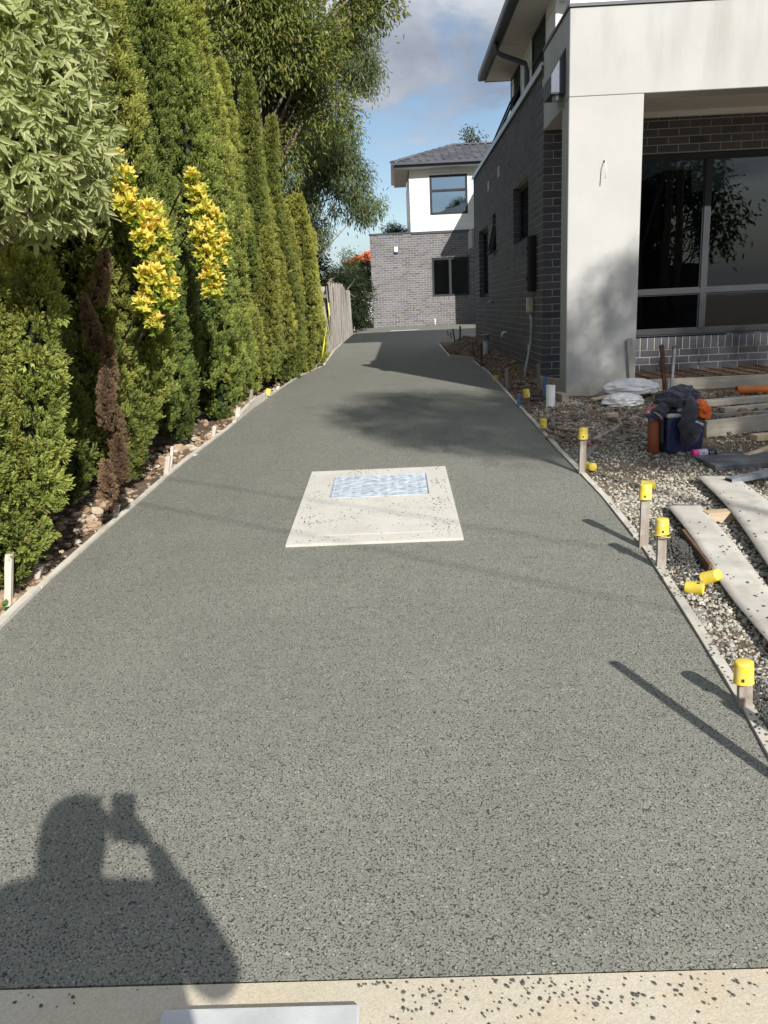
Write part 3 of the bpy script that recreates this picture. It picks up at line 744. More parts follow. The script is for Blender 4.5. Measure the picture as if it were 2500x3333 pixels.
for bx, by, ty in [(655, 816, 806), (686, 799, 786)]:
    lst(bx, by, bx, ty, SG, 'short grey stake near the yellow tape', w=.035, off=(-.04, 0), group='short stakes near the yellow tape')
for bx, by, ty in [(712, 752, 736), (722, 747, 735), (733, 738, 728), (744, 731, 722), (763, 714, 698), (768, 714, 696)]:
    lst(bx, by, bx, ty, SWH, 'small pale stake along the foot of the paling fence', w=.04, off=(-.05, 0), group='small stakes along the paling fence')
# loose caps
def loose(x, y, rz, rx, label, s=.95, up=.034):
    P = G(x, y); M = Matrix.Translation((P[0], P[1], P[2] + up)) @ Matrix.Rotation(rz, 4, 'Z') @ Matrix.Rotation(rx, 4, 'X') @ Matrix.Translation((0, 0, -.045))
    cap(M, label, s)
loose(1275, 1018, math.radians(200), math.radians(-82), 'loose yellow cap on the gravel lying open end up, ribs showing', .95)
loose(1402, 1058, math.radians(60), math.radians(88), 'loose yellow cap on the gravel behind the tallest capped stake', .92)
loose(1537, 1262, math.radians(40), math.radians(62), 'loose yellow cap leaning on the edge of the pale strip', .95, .040)
loose(1497, 1284, math.radians(-118), math.radians(92), 'loose pale yellow cap on its side with its slot up', .95)
# torn ring under the second cap
B = G(1427, 1232); T = onY(1431 * D, 1117 * D, B[1])
mb = MB(); mb.tube([(T[0] + .046 * math.cos(a), B[1] + .044 * math.sin(a), T[2] - .092 + .006 * math.sin(2 * a)) for a in np.linspace(.2, 5.6, 22)], .0028, 6)
tag(mb.build('cap_ring', MAT['yellow'], smooth=True), 'torn thin yellow plastic ring hanging under a stake cap', 'ring')

# ------------------------------------------------------------------ brickwork
BL, BH, PL, PH_ = .230, .076, .240, .086
def brick_unit():
    mb = MB(); mb.box(-.5, .5, -.055, .055, -.038, .038); me = None
    bm = bmesh.new(); bmesh.ops.create_cube(bm, size=1)
    for v in bm.verts: v.co = Vector((v.co.x * BL, v.co.y * .11, v.co.z * BH))
    bmesh.ops.bevel(bm, geom=bm.edges[:], offset=.0022, segments=1, affect='EDGES')
    me = bpy.data.meshes.new('brick'); bm.to_mesh(me); bm.free(); me.materials.append(MAT['brick']); return me
BRICK = brick_unit()
def courses(length, z0, z1, openings, phase=0.0, first=0):
    """(centre along the wall, centre height, length) of every brick; openings: (a, b, za, zb)"""
    res = []; r = first; z = z0
    while z < z1 - .02:
        zc = z + BH / 2; s = -PL if (r % 2 == 0) else -PL / 2
        s += phase
        while s < length:
            a, b = max(s, 0), min(s + BL, length)
            pieces = [(a, b)]
            for (oa, ob, za, zb) in openings:
                if zc > za - .02 and zc < zb + .02:
                    nxt = []
                    for (p, q) in pieces:
                        if q <= oa or p >= ob: nxt.append((p, q)); continue
                        if p < oa: nxt.append((p, oa))
                        if q > ob: nxt.append((ob, q))
                    pieces = nxt
            for (p, q) in pieces:
                if q - p > .03: res.append(((p + q) / 2, zc, q - p))
            s += PL
        z += PH_; r += 1
    return res
def lay_bricks(parent, items, nmax=300, unit=None, bmat='brick'):
    """items: (pos Vector, rotation about z, length, tilt) ; the nearest as single bricks, the rest as one piece"""
    P = np.array([it[0] for it in items]); d = np.linalg.norm(P - CAM, axis=1) + np.where(in_frame(P, 20), 0, 500)
    order = np.argsort(d); inv = parent.matrix_world.inverted() if parent else Matrix()
    for i in order[:nmax]:
        p, rz, ln, tilt = items[i]
        o = link('brick', unit or BRICK, None, parent, Vector(p) - parent.location, (0, tilt, rz), (ln / BL, 1, 1))
    rest = order[nmax:]
    if len(rest):
        n = len(rest); base = np.array([(x, y, z) for x in (-.5, .5) for y in (-.055, .055) for z in (-.038, .038)])
        rz = np.array([items[i][1] for i in rest]); ln = np.array([items[i][2] for i in rest]); tl = np.array([items[i][3] for i in rest]); c = P[rest] - np.array(parent.location)
        v = np.repeat(base[None], n, 0).copy(); v[:, :, 0] *= ln[:, None]
        v[:, :, 1] += RNG.uniform(-.0012, .0012, (n, 1))
        x, y, z = v[:, :, 0].copy(), v[:, :, 1].copy(), v[:, :, 2].copy()
        x, z = x * np.cos(tl)[:, None] + z * np.sin(tl)[:, None], -x * np.sin(tl)[:, None] + z * np.cos(tl)[:, None]
        v[:, :, 0] = x * np.cos(rz)[:, None] - y * np.sin(rz)[:, None] + c[:, :1]; v[:, :, 1] = x * np.sin(rz)[:, None] + y * np.cos(rz)[:, None] + c[:, 1:2]; v[:, :, 2] = z + c[:, 2:]
        q = np.array([(0, 1, 3, 2), (4, 6, 7, 5), (0, 4, 5, 1), (2, 3, 7, 6), (0, 2, 6, 4), (1, 5, 7, 3)])
        Fq = (q[None] + 8 * np.arange(n)[:, None, None]).reshape(-1, 4)
        tag(link('brickwork', npmesh('brickwork', v.reshape(-1, 3), Fq), MAT[bmat], parent), kind='stuff')
def window(parent, plane, a0, a1, z0, z1, depth, bars_v=(), bars_h=(), fw=.055, glass='glass', off=0.0, name='window', frame_mat='alu', sash=None):
    """a framed window; plane 'Y' (faces -Y, a = x) or 'X' (faces -X, a = y); depth = coordinate of its outer face"""
    def bx(mb, p, q, d0, d1, zz0, zz1, bev=.004):
        if plane == 'Y': mb.box(p, q, d0, d1, zz0, zz1, bev=bev)
        else: mb.box(d0, d1, p, q, zz0, zz1, bev=bev)
    org = Vector((0, 0, 0))
    fr = MB(); t = .07
    bx(fr, a0, a1, depth, depth + t, z1 - fw, z1); bx(fr, a0, a1, depth, depth + t, z0, z0 + fw)
    bx(fr, a0, a0 + fw, depth + .001, depth + t - .001, z0 + fw, z1 - fw); bx(fr, a1 - fw, a1, depth + .001, depth + t - .001, z0 + fw, z1 - fw)
    w = fr.build(name, MAT[frame_mat], parent)
    for b in bars_v:
        mb = MB(); bx(mb, b - fw * .6, b + fw * .6, depth - .006, depth + t - .004, z0 + fw, z1 - fw); mb.build('mullion', MAT[frame_mat], w)
    for (p, q, zz) in bars_h:
        mb = MB(); bx(mb, p + .002, q - .002, depth - .003, depth + t - .006, zz - fw * .5, zz + fw * .5); mb.build('transom', MAT[frame_mat], w)
    xs = [a0 + fw] + sorted(bars_v) + [a1 - fw]
    for p, q in zip(xs[:-1], xs[1:]):
        hs = sorted([zz for (pp, qq, zz) in bars_h if pp <= (p + q) / 2 <= qq]); zz = [z0 + fw] + hs + [z1 - fw]
        for r, s_ in zip(zz[:-1], zz[1:]):
            mb = MB(); bx(mb, p, q, depth + .030, depth + .036, r, s_, 0); mb.build('pane', MAT[glass], w)
            # thin bead round the pane
            mb = MB(); e = .012; d0, d1 = depth + .012, depth + .029
            P, Q, R_, T_ = p + (fw * .6 if p != a0 + fw else 0), q - (fw * .6 if q != a1 - fw else 0), r + (fw * .5 if r != z0 + fw else 0), s_ - (fw * .5 if s_ != z1 - fw else 0)
            bx(mb, P, Q, d0, d1, R_, R_ + e, 0); bx(mb, P, Q, d0, d1, T_ - e, T_, 0); bx(mb, P, P + e, d0, d1, R_ + e, T_ - e, 0); bx(mb, Q - e, Q, d0, d1, R_ + e, T_ - e, 0)
            mb.build('bead', MAT[frame_mat], w)
    return w

# ------------------------------------------------------------------ the brick house on the right
house = empty('brick_house', (0, 0, 0))
tag(house, 'dark brick house with rendered porch pillar and beam beside the driveway', 'house')
LEN, ZTOP, ZBOT = 8.15, 3.30, -.516
# openings of the side wall, read off the photograph (a = y along the wall)
def wopen(u0, u1, vm, vt, vb):
    y0 = onX(u0, vm, 0)[1]; y1 = onX(u1, vm, 0)[1]; return [y0, y1, onX(u0, vb, 0)[2], onX(u0, vt, 0)[2]]
def snapz(z): return round(z / PH_) * PH_ - .005
W1 = wopen(1720.6, 1671.7, 650, 571, 762); W2 = wopen(1613.3, 1603.2, 760, 684, 812); W3 = wopen(1587.3, 1560.3, 850, 728, 964)
for W in (W1, W2, W3): W[2] = snapz(W[2]); W[3] = snapz(W[3]); W[0] = round(W[0] / .12) * .12 - .005; W[1] = round(W[1] / .12) * .12 - .005
ops = [(w[0], w[1], w[2], w[3]) for w in (W1, W2, W3)]
sills = [(w[0], w[1], w[2] - .172, w[2]) for w in (W1, W3)]
T = .11
def wall_core(mb, plane, length, z0, z1, openings, d0, d1, a_off=0.0):
    xs = sorted({0.0, length, *[o[0] for o in openings], *[o[1] for o in openings]})
    for p, q in zip(xs[:-1], xs[1:]):
        cuts = sorted([(o[2], o[3]) for o in openings if o[0] <= (p + q) / 2 <= o[1]]); z = z0
        for c in cuts + [(z1, z1)]:
            if c[0] > z + 1e-4:
                if plane == 'X': mb.box(d0, d1, p + a_off, q + a_off, z, c[0])
                else: mb.box(p + a_off, q + a_off, d0, d1, z, c[0])
            z = max(z, c[1])
grow = lambda L: [(o[0] - .014, o[1] + .014, o[2] - .004, o[3] + .004) for o in L]
mb = MB(); wall_core(mb, 'X', LEN - .012, ZBOT, ZTOP, [(o[0] - .008, o[1] - .008, o[2], o[3]) for o in grow(ops)], .004, .104, .008); mb.build('wall', MAT['mortar'], house)
items = []
for s, z, ln in courses(LEN, ZBOT + .005, ZTOP - .02, ops + sills, 0.12, 0):
    items.append((Vector((.055, s, z)), math.pi / 2, ln, 0.0))
# leave the corner bricks to the front wall
items = [it for it in items if not (it[0].y < .06 and it[2] < .15)]
for (a, b, z0, z1) in sills:                            # brick-on-edge sills
    n = max(1, int(round((b - a) / .086)))
    for k in range(n):
        items.append((Vector((.052, a + (k + .5) * (b - a) / n, (z0 + z1) / 2)), math.pi / 2, .164, math.pi / 2))
# front wall (faces the street), with the big window
FW_LEN = 4.6
wb = onY(2073, 1106, 0.0)[2]; wt = onY(2093, 500, 0.0)[2]
wz0 = 1 * PH_ + .162 + .012; wz1 = 27 * PH_ - .006
WX0, WX1 = .62, 3.9
fops = [(WX0, WX1, wz0 - .002, wz1)]
soldier = (WX0 - .2, WX1 + .3, 1 * PH_ - .004, wz0 - .012)
mb = MB(); wall_core(mb, 'Y', FW_LEN - .106, ZBOT, ZTOP, [(WX0 - .110, WX1 - .102, wz0 - .006, wz1 + .004)], .005, .104, .106); mb.build('wall', MAT['mortar'], house)
for s, z, ln in courses(FW_LEN, ZBOT + .005, 31 * PH_ + .3, fops + [soldier], 0.0, 0):
    if not (s < .06 and ln < .15): items.append((Vector((s, .055, z)), 0.0, ln, 0.0))
nsol = int((soldier[1] - soldier[0]) / .086)
for k in range(nsol): items.append((Vector((soldier[0] + .043 + k * .086, .055, (soldier[2] + soldier[3]) / 2 + .002)), 0.0, .162, math.pi / 2))
lay_bricks(house, items, 300)
# weep slots in the front and side walls
for x, z in [(1.12, 27 * PH_ + .13), (1.82, 27 * PH_ + .13), (.98, -.09), (1.44, -.09), (1.92, -.09)]:
    mb = MB(); mb.box(x - .005, x + .005, -.004, .02, z - .036, z + .036); mb.build('weep_slot', MAT['slot_shade'], house)
# parapet capping along the side wall
mb = MB(); mb.box(-.03, .16, -.02, LEN + .03, ZTOP, ZTOP + .035); mb.box(-.034, -.030, -.02, LEN + .03, ZTOP - .045, ZTOP + .034)
mb.build('parapet_capping', MAT['flash'], house)
# rendered pillar, beam and side beam
YF, YB, PXR = -1.366, -1.04, .735
BB, BT = 2.655, 3.44
gb = -.62
mb = MB(); mb.box(0, PXR, YF, YB, gb, BB, bev=.006); mb.build('pillar', MAT['render'], house)
mb = MB(); mb.box(0.0, 4.6, YF - .003, YF + .26, BB + .002, BT, bev=.006); mb.build('beam', MAT['render'], house)
mb = MB(); mb.box(.0, .22, YF + .258, -.002, BB - .03, BT - .003, bev=.004); mb.build('side_beam', MAT['render'], house)
mb = MB(); mb.box(.221, 4.6, YF + .262, -.004, BB + .10, BB + .14); mb.build('porch_ceiling', MAT['ceiling'], house)
mb = MB(); mb.box(.30, 4.6, -.05, -.006, BB + .04, BB + .099); mb.build('cornice', MAT['trim'], house)
c = onY(2050 + 1055 * .27125, 250 + 305 * .27125, -.75); 
mb = MB(); mb.lathe([(.05, 0), (.055, -.004), (.001, -.006)], 20, Matrix.Translation((c[0], -.72, BB + .099))); mb.build('downlight', MAT['trim'], house, True)
mb = MB(); mb.box(-.012, 4.62, YF - .02, YF + .30, BT + .001, BT + .03); mb.box(-.012, .2, YF + .302, -.01, BT + .001, BT + .03); mb.build('beam_capping', MAT['charcoal'], house)
mb = MB(); mb.box(.0, 4.6, YF - .012, YF + .20, BT + .032, BT + .28); mb.build('upstand_flashing', MAT['flash'], house)
# big window in the front wall: mullion and transoms
mul = onY(2291, 800, .09)[0]; tz = onY(2180, 950, .09)[2]; tz2 = onY(2400, 937, .09)[2]
window(house, 'Y', WX0, WX1, wz0, wz1, .045, [mul, mul + 1.05], [(WX0, mul, tz), (mul, WX1, tz)], .062)
mb = MB(); mb.box(WX0, WX1, .0, .044, wz0 - .03 + .001, wz0 - .002); mb.build('window_sill', MAT['alu'], house)
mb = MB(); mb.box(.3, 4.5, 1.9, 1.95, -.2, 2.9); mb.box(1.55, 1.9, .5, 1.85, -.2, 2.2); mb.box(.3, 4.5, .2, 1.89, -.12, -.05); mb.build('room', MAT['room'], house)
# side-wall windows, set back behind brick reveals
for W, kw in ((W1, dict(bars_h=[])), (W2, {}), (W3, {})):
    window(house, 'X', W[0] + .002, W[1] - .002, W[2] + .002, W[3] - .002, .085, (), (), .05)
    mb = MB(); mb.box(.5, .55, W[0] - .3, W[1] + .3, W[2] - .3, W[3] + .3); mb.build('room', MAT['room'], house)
# the narrow window's sash stands open at the foot
M = Matrix.Translation((.02, (W2[0] + W2[1]) / 2, W2[2] + .42)) @ Matrix.Rotation(math.radians(12), 4, 'Y')
hw = (W2[1] - W2[0]) / 2 - .03
mb = MB(); mb.box(-.02, .02, -hw, -hw + .05, -.45, 0, M); mb.box(-.02, .02, hw - .05, hw, -.45, 0, M); mb.box(-.022, .022, -hw, hw, -.50, -.45, M); sa = mb.build('open_sash', MAT['alu'], house)
mb = MB(); mb.box(-.003, .003, -hw + .05, hw - .05, -.45, 0, M); mb.build('pane', MAT['glass'], sa)
# airbrick vents high on the wall
for u, v in ((1500 + 510 * .2411, 400 + 660 * .2411), (1500 + 373 * .2411, 400 + 858 * .2411)):
    p = onX(u, v, -.002); mb = MB()
    for k in range(6): mb.box(-.008, .0, p[1] - .11, p[1] + .11, p[2] - .075 + k * .027, p[2] - .062 + k * .027, bev=.002)
    mb.build('vent', MAT['pvc'], house)
# meter box, junction box, conduit, tap, elbow, tap stub
a = onX(1738, 948, -.03); b = onX(1738, 765, -.03); ya, yb = onX(1746, 850, 0)[1] - .1, onX(1716, 850, -.07)[1] + .1
mb = MB(); mb.box(-.065, -.001, ya + .1, yb - .1, a[2], b[2], bev=.006); bxm = mb.build('meter_box', MAT['dark_paint'], house)
mb = MB(); mb.box(-.072, -.066, ya + .12, yb - .12, a[2] + .03, b[2] - .03); mb.build('door', MAT['dark_paint'], bxm)
for k in (.25, .8):
    mb = MB(); z = a[2] + (b[2] - a[2]) * k; mb.box(-.08, -.02, yb - .099, yb - .085, z - .02, z + .02); mb.build('hinge', MAT['dark_paint'], bxm)
a = onX(1724, 1018, -.04); b = onX(1724, 968, -.04)
jy = a[1]; mb = MB(); mb.box(-.07, .0, jy - .06, jy + .06, a[2], b[2], bev=.008); jb = mb.build('junction_box', MAT['beige'], house)
mb = MB(); mb.box(-.078, -.071, jy - .052, jy + .052, a[2] + .012, b[2] - .012, bev=.003); mb.build('lid', MAT['beige'], jb)
for z in (a[2] + .03, b[2] - .03):
    mb = MB(); mb.tube([(-.04, jy - .075, z), (-.04, jy - .061, z)], .008, 8); mb.build('screw', MAT['beige'], jb)
pts = [(-.035, jy - .02, a[2])] + [tuple(onX(u, v, x)) for u, v, x in ((1730, 1050, -.035), (1729, 1085, -.035), (1727, 1115, -.04), (1722, 1145, -.06), (1716, 1175, -.10), (1711, 1200, -.13))]
pts.append((pts[-1][0] - .02, pts[-1][1] - .03, pts[-1][2] - .2))
mb = MB(); mb.tube(pts, .0165, 12); cd = mb.build('conduit', MAT['pvc_grey'], house, True)
mb = MB(); p = onX(1721, 1135, -.06); mb.tube([(p[0], p[1], p[2] + .06), (p[0] - .005, p[1] + .01, p[2] - .06)], .014, 10); mb.build('spare_conduit_end', MAT['pvc_grey'], house, True)
p = onX(1651, 1086, 0.0); mb = MB(); mb.tube([(.0, p[1], p[2] + .02), (-.05, p[1], p[2] + .02), (-.075, p[1], p[2] + .005), (-.08, p[1], p[2] - .02), (-.08, p[1], p[2] - .06)], [.02, .02, .021, .021, .022], 12); mb.build('pipe_elbow', MAT['pvc'], house, True)
p = onX(1608, 983, 0.0)
mb = MB(); mb.tube([(.0, p[1], p[2]), (-.09, p[1], p[2]), (-.115, p[1], p[2] - .012), (-.12, p[1], p[2] - .04)], [.011, .011, .011, .009], 10); mb.tube([(-.06, p[1], p[2]), (-.06, p[1], p[2] + .05)], .008, 8); mb.tube([(-.06, p[1] - .03, p[2] + .052), (-.06, p[1] + .03, p[2] + .052)], .006, 8); mb.build('tap', MAT['brass'], house, True)
# wedge-shaped dark wall light on the side beam, its lamp underneath
n1 = onX(1841, 302, 0); n0 = onX(1817, 333, 0); lz = (n1[2] + n0[2]) / 2; ly0, ly1 = n1[1], n0[1]
wd = -(onY(1793, 302, ly0)[0]); hl = onY(1793, 246, ly0)[2] - lz; hr = onY(1845, 153, ly0)[2] - lz
mb = MB(); mb.prism([(-wd, lz), (-.002, lz), (-.002, lz + hr), (-wd, lz + hl)], 'y', ly0, ly1); wlt = mb.build('wall_light', MAT['charcoal'], house)
mb = MB(); mb.prism([(-wd + .004, lz + .01), (-wd * .38, lz + .01), (-wd * .38, lz + hl + (hr - hl) * .60), (-wd + .004, lz + hl)], 'y', ly0 - .006, ly0 - .001); MAT['satin'] = simple('satin_grey_panel', (.16, .18, .22), .22, .3); mb.build('panel', MAT['satin'], wlt)
mb = MB(); mb.lathe([(.001, -.052), (.040, -.05), (.044, -.04), (.044, 0)], 20, Matrix.Translation((-wd * .45, ly0 + .10, lz - .001))); mb.build('lamp', MAT['steel'], wlt, True)
# loose cable hanging from a hole in the pillar
p = onY(1500 + 775 * .6028, 870 * .6028, YF); q_ = onY(1500 + 770 * .6028, 963 * .6028, YF - .09)
mb = MB(); mb.tube([(p[0], YF + .005, p[2]), (p[0], YF - .03, p[2] + .004), (p[0] - .002, YF - .07, p[2] - .03), (p[0] - .004, YF - .088, q_[2])], .005, 8); mb.build('cable', MAT['pvc'], house, True)
mb = MB(); mb.tube([(p[0], YF + .001, p[2]), (p[0], YF - .002, p[2])], .012, 12); mb.build('cable_hole', MAT['room'], house)

# upper storey: clad wall set back behind the parapet, deep eave, gutter
UX, UY0, UY1, UZ1 = .86, onX(1811, 40, .86)[1], 8.15, 5.28
mb = MB(); mb.box(UX + .02, UX + .12, UY0 + .02, UY1, ZTOP - .3, UZ1); mb.box(UX + .12, 4.6, UY0 + .02, UY0 + .12, ZTOP - .3, UZ1 + .9); mb.build('upper_wall', MAT['white_paint'], house)
# windows of the upper wall, read off the photograph
def uy(x, y): return onX(1530 + x * .2411, y * .2411, UX)
UW = []
for (xn, yt, xf, yl) in ((1030, 150, 840, 540), (685, 820, 555, 1050)):
    n_, f_ = uy(xn, yt), uy(xf, yl); UW.append((n_[1], f_[1], 3.55, n_[2]))
k = 0; z = ZTOP - .28
while z < UZ1 - .01:
    z2 = min(z + .29, UZ1)
    segs = [(UY0, UY1)]
    for (a, b, za, zb) in UW:
        if z2 > za - .03 and z < zb + .05:
            segs = [x for (p, q) in segs for x in ([(p, q)] if b + .06 < p or a - .06 > q else [(p, a - .06), (b + .06, q)])]
    for (p, q) in segs:
        mb = MB(); mb.box(UX, UX + .019, p, q, z, z2 - .008); mb.build('cladding_board', MAT['white_paint'], house)
    mb = MB(); mb.box(UX + .021, 4.6, UY0, UY0 + .019, z, z2 - .008); mb.build('cladding_board', MAT['white_paint'], house)
    z += .30
mb = MB(); mb.box(UX - .012, UX - .0005, UY0 - .012, UY0 + .045, ZTOP - .25, UZ1 - .001); mb.box(UX - .0005, UX + .045, UY0 - .012, UY0 - .0005, ZTOP - .25, UZ1 - .001); mb.build('corner_trim', MAT['trim'], house)
for (a, b, za, zb) in UW:
    w = window(house, 'X', a, b, za, zb, UX - .01, (), [(a, b, zb - .45)], .06, 'glass')
    for p_, q_ in ((a - .05, a - .001), (b + .001, b + .05)): mb = MB(); mb.box(UX - .008, UX + .01, p_, q_, za, zb); mb.build('architrave', MAT['trim'], w)
# open awning sash low in the rear upper window
a, b, za, zb = UW[1]
M = Matrix.Translation((UX - .012, (a + b) / 2, zb - .45)) @ Matrix.Rotation(math.radians(26), 4, 'Y'); hw = (b - a) / 2 - .01; ln = zb - .45 - za + .05
mb = MB()
for args in ((-hw, -hw + .05, -ln, 0), (hw - .05, hw, -ln, 0), (-hw + .05, hw - .05, -ln, -ln + .06), (-hw + .05, hw - .05, -.06, 0)):
    mb.box(-.03, .012, args[0], args[1], args[2], args[3], M)
sa = mb.build('open_sash', MAT['alu'], house)
mb = MB(); mb.box(-.012, -.006, -hw + .05, hw - .05, -ln + .06, -.06, M); mb.build('pane', MAT['glass'], sa)
EX, EY0, EY1, EZ = .34, UY0 - .45, 8.62, 5.27
mb = MB(); mb.box(EX, 4.6, EY0, EY1, EZ, EZ + .02); mb.build('soffit', MAT['soffit'], house)
mb = MB(); mb.box(EX - .02, EX - .001, EY0 - .02, EY1 + .02, EZ - .01, EZ + .17); mb.box(EX, 4.6, EY1 + .001, EY1 + .02, EZ - .01, EZ + .17); mb.box(EX, 4.6, EY0 - .02, EY0 - .001, EZ - .01, EZ + .17); mb.build('fascia', MAT['gutter'], house)
mb = MB()
mb.prism([(EX - .15, EZ + .165), (EX - .152, EZ + .15), (EX - .152, EZ + .06), (EX - .13, EZ + .035), (EX - .022, EZ + .035), (EX - .022, EZ + .045), (EX - .125, EZ + .047), (EX - .142, EZ + .065), (EX - .142, EZ + .165)], 'y', EY0 - .1, EY1 + .1)
mb.build('gutter', MAT['gutter'], house)
mb = MB()
A = [(EX - .10, EY0 - .1, EZ + .16), (5.2, EY0 - .1, EZ + .16), (5.2, EY1 + .1, EZ + .16), (EX - .10, EY1 + .1, EZ + .16)]
rz_ = EZ + .16 + 2.2 * math.tan(math.radians(22.5)); Bp = [(EX + 2.1, EY0 + 2.1, rz_), (5.2, EY0 + 2.1, rz_), (5.2, EY1 - 2.1, rz_), (EX + 2.1, EY1 - 2.1, rz_)]
mb.add(A + Bp, [(0, 1, 5, 4), (3, 0, 4, 7), (2, 3, 7, 6), (4, 5, 6, 7), (3, 2, 1, 0)])
MAT['tile_far'] = simple('charcoal_roof_tile', (.085, .085, .095), .6, var=.2, vscale=5)
mb.build('roof', MAT['tile_far'], house)
p = uy(800, 560)
mb = MB(); mb.tube([(EX - .085, p[1], EZ + .04), (EX - .085, p[1], EZ - .10), (EX + .02, p[1], EZ - .17), (UX - .07, p[1], EZ - .33), (UX - .05, p[1], EZ - .45), (UX - .05, p[1], ZTOP - .1)], .045, 10); mb.build('downpipe', MAT['gutter'], house, True)
# soffit vent
mb = MB(); mb.box(.52, .66, 6.2, 6.55, EZ - .006, EZ - .001); mb.build('soffit_vent', MAT['soffit'], house)
# rendered beam end at the rear corner of the house
rz0 = onX(1543, 800, -.04)[2]; rz1 = onX(1543, 737, -.04)[2]
mb = MB(); mb.box(-.05, .3, LEN + .012, LEN + .85, rz0, rz1, bev=.004); mb.build('rear_beam', MAT['render'], house)
# far return wall of the house
mb = MB(); mb.box(.12, 4.6, LEN - .11, LEN - .001, ZBOT, ZTOP); mb.build('wall', MAT['mortar'], house)

# ------------------------------------------------------------------ the house at the end of the driveway
YH = 22.5
back = empty('rear_house', (0, YH, 0)); tag(back, 'grey brick and white clad house at the far end of the driveway', 'house')
def B(u, v, y=YH): return onY(u, v, y)
def child(o): o.location = o.location - Vector(back.location); return o
bx0 = (B(1206, 800)[0] + B(1215, 1060)[0]) / 2; btop = (B(1206, 766)[2] + B(1500, 752)[2]) / 2
nrow = int((btop + .2) / PH_); bz0 = btop - nrow * PH_; bx1 = 6.0
lw = [B(1405, 838.6)[0], B(1527, 832)[0], B(1407, 966)[2], B(1404, 838)[2]]
lw[2] = bz0 + round((lw[2] - bz0) / PH_) * PH_; lw[3] = bz0 + round((lw[3] - bz0) / PH_) * PH_ - .004
mb = MB(); wall_core(mb, 'Y', bx1 - bx0, bz0, btop, [(lw[0] - bx0 - .004, lw[1] - bx0 + .004, lw[2] - .004, lw[3] + .004)], YH + .004, YH + .2, bx0); child(mb.build('wall', MAT['mortar'], back))
items = []
for s, z, ln in courses(bx1 - bx0, bz0 + .005, btop, [(lw[0] - bx0, lw[1] - bx0, lw[2] - .172, lw[3])], 0.0, 0): items.append((Vector((bx0 + s, YH + .055, z)), 0.0, ln, 0.0))
nsol = int((lw[1] - lw[0] + .04) / .086)
for k_ in range(nsol): items.append((Vector((lw[0] - .02 + .043 + k_ * .086, YH + .053, lw[2] - .086)), 0.0, .160, math.pi / 2))
BRICK_G = BRICK.copy(); BRICK_G.materials.clear(); BRICK_G.materials.append(MAT['brick_grey'])
lay_bricks(back, items, 300, BRICK_G, 'brick_grey')
child(window(back, 'Y', lw[0] + .002, lw[1] - .002, lw[2] + .002, lw[3] - .002, YH + .04, [(lw[0] + lw[1]) / 2 - .02], (), .065))
for wch in [o for o in back.children if o.name.startswith('window')]: pass
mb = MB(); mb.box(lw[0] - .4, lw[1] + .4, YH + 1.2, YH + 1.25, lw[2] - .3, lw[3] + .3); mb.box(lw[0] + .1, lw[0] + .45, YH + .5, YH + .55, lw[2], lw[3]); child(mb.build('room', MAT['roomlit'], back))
mb = MB(); xm = B(1335, 760)[0]
mb.box(bx0 - .03, xm + .05, YH - .03, YH + .3, btop + .001, btop + .05); mb.box(xm + .052, bx1, YH - .04, YH + .3, btop - .04, btop + .045); child(mb.build('capping', MAT['gutter'], back))
mb = MB(); mb.box(bx0, bx1, YH + .21, YH + 6, btop - .1, btop - .02); child(mb.build('flat_roof', MAT['gutter'], back))
mb = MB(); mb.box(bx0 + .001, bx0 + .12, YH + .201, YH + 6, bz0 - .1, btop); child(mb.build('side_wall', MAT['brick_grey'], back))
# upper floor
UYB = YH + .02; ux0 = B(1334, 660)[0]; uz0 = btop + .04; uz1 = B(1400, 551)[2]
ez = onY(1300, 548, YH - .45)[2]
uz1 = ez + .02
mb = MB(); mb.box(ux0 + .001, bx1, UYB + .02, UYB + .2, uz0, uz1); mb.box(ux0 + .001, ux0 + .1, UYB + .2, UYB + 6.5, uz0, uz1); child(mb.build('upper_wall', MAT['white_paint'], back))
uw = [B(1397, 575)[0], B(1521, 575)[0], B(1403, 700)[2], B(1397, 571)[2]]
z = uz0 + .002; pitch = .30
while z < uz1 - .02:
    z2 = min(z + pitch, uz1)
    sg = [(ux0, bx1)] if (z2 < uw[2] - .07 or z > uw[3] + .07) else [(ux0, uw[0] - .09), (uw[1] + .09, bx1)]
    for p, q in sg:
        if q == bx1 and len(sg) == 1 and not (z2 < uw[2] - .07 or z > uw[3] + .07): continue
        mb = MB(); mb.box(p, q, UYB - .004, UYB + .019, z, z2 - .012); child(mb.build('cladding_board', MAT['white_paint'], back))
    if len(sg) == 2:                                    # pieces above and below the window inside this board
        if z < uw[2] - .07: mb = MB(); mb.box(uw[0] - .089, uw[1] + .089, UYB - .004, UYB + .019, z, uw[2] - .072); child(mb.build('cladding_board', MAT['white_paint'], back))
        if z2 > uw[3] + .07: mb = MB(); mb.box(uw[0] - .089, uw[1] + .089, UYB - .004, UYB + .019, uw[3] + .072, z2 - .012); child(mb.build('cladding_board', MAT['white_paint'], back))
    z += pitch
tzb = B(1400, 622)[2]
child(window(back, 'Y', uw[0], uw[1], uw[2], uw[3], UYB - .03, (), [(uw[0], uw[1], tzb)], .075, 'glass_sky'))
for a in ((uw[0] - .07, uw[0] - .002, uw[2] - .07, uw[3] + .07), (uw[1] + .002, uw[1] + .07, uw[2] - .07, uw[3] + .07), (uw[0] - .002, uw[1] + .002, uw[2] - .07, uw[2] - .002), (uw[0] - .002, uw[1] + .002, uw[3] + .002, uw[3] + .07)):
    mb = MB(); mb.box(a[0], a[1], UYB - .016, UYB + .01, a[2], a[3]); child(mb.build('architrave', MAT['trim'], back))
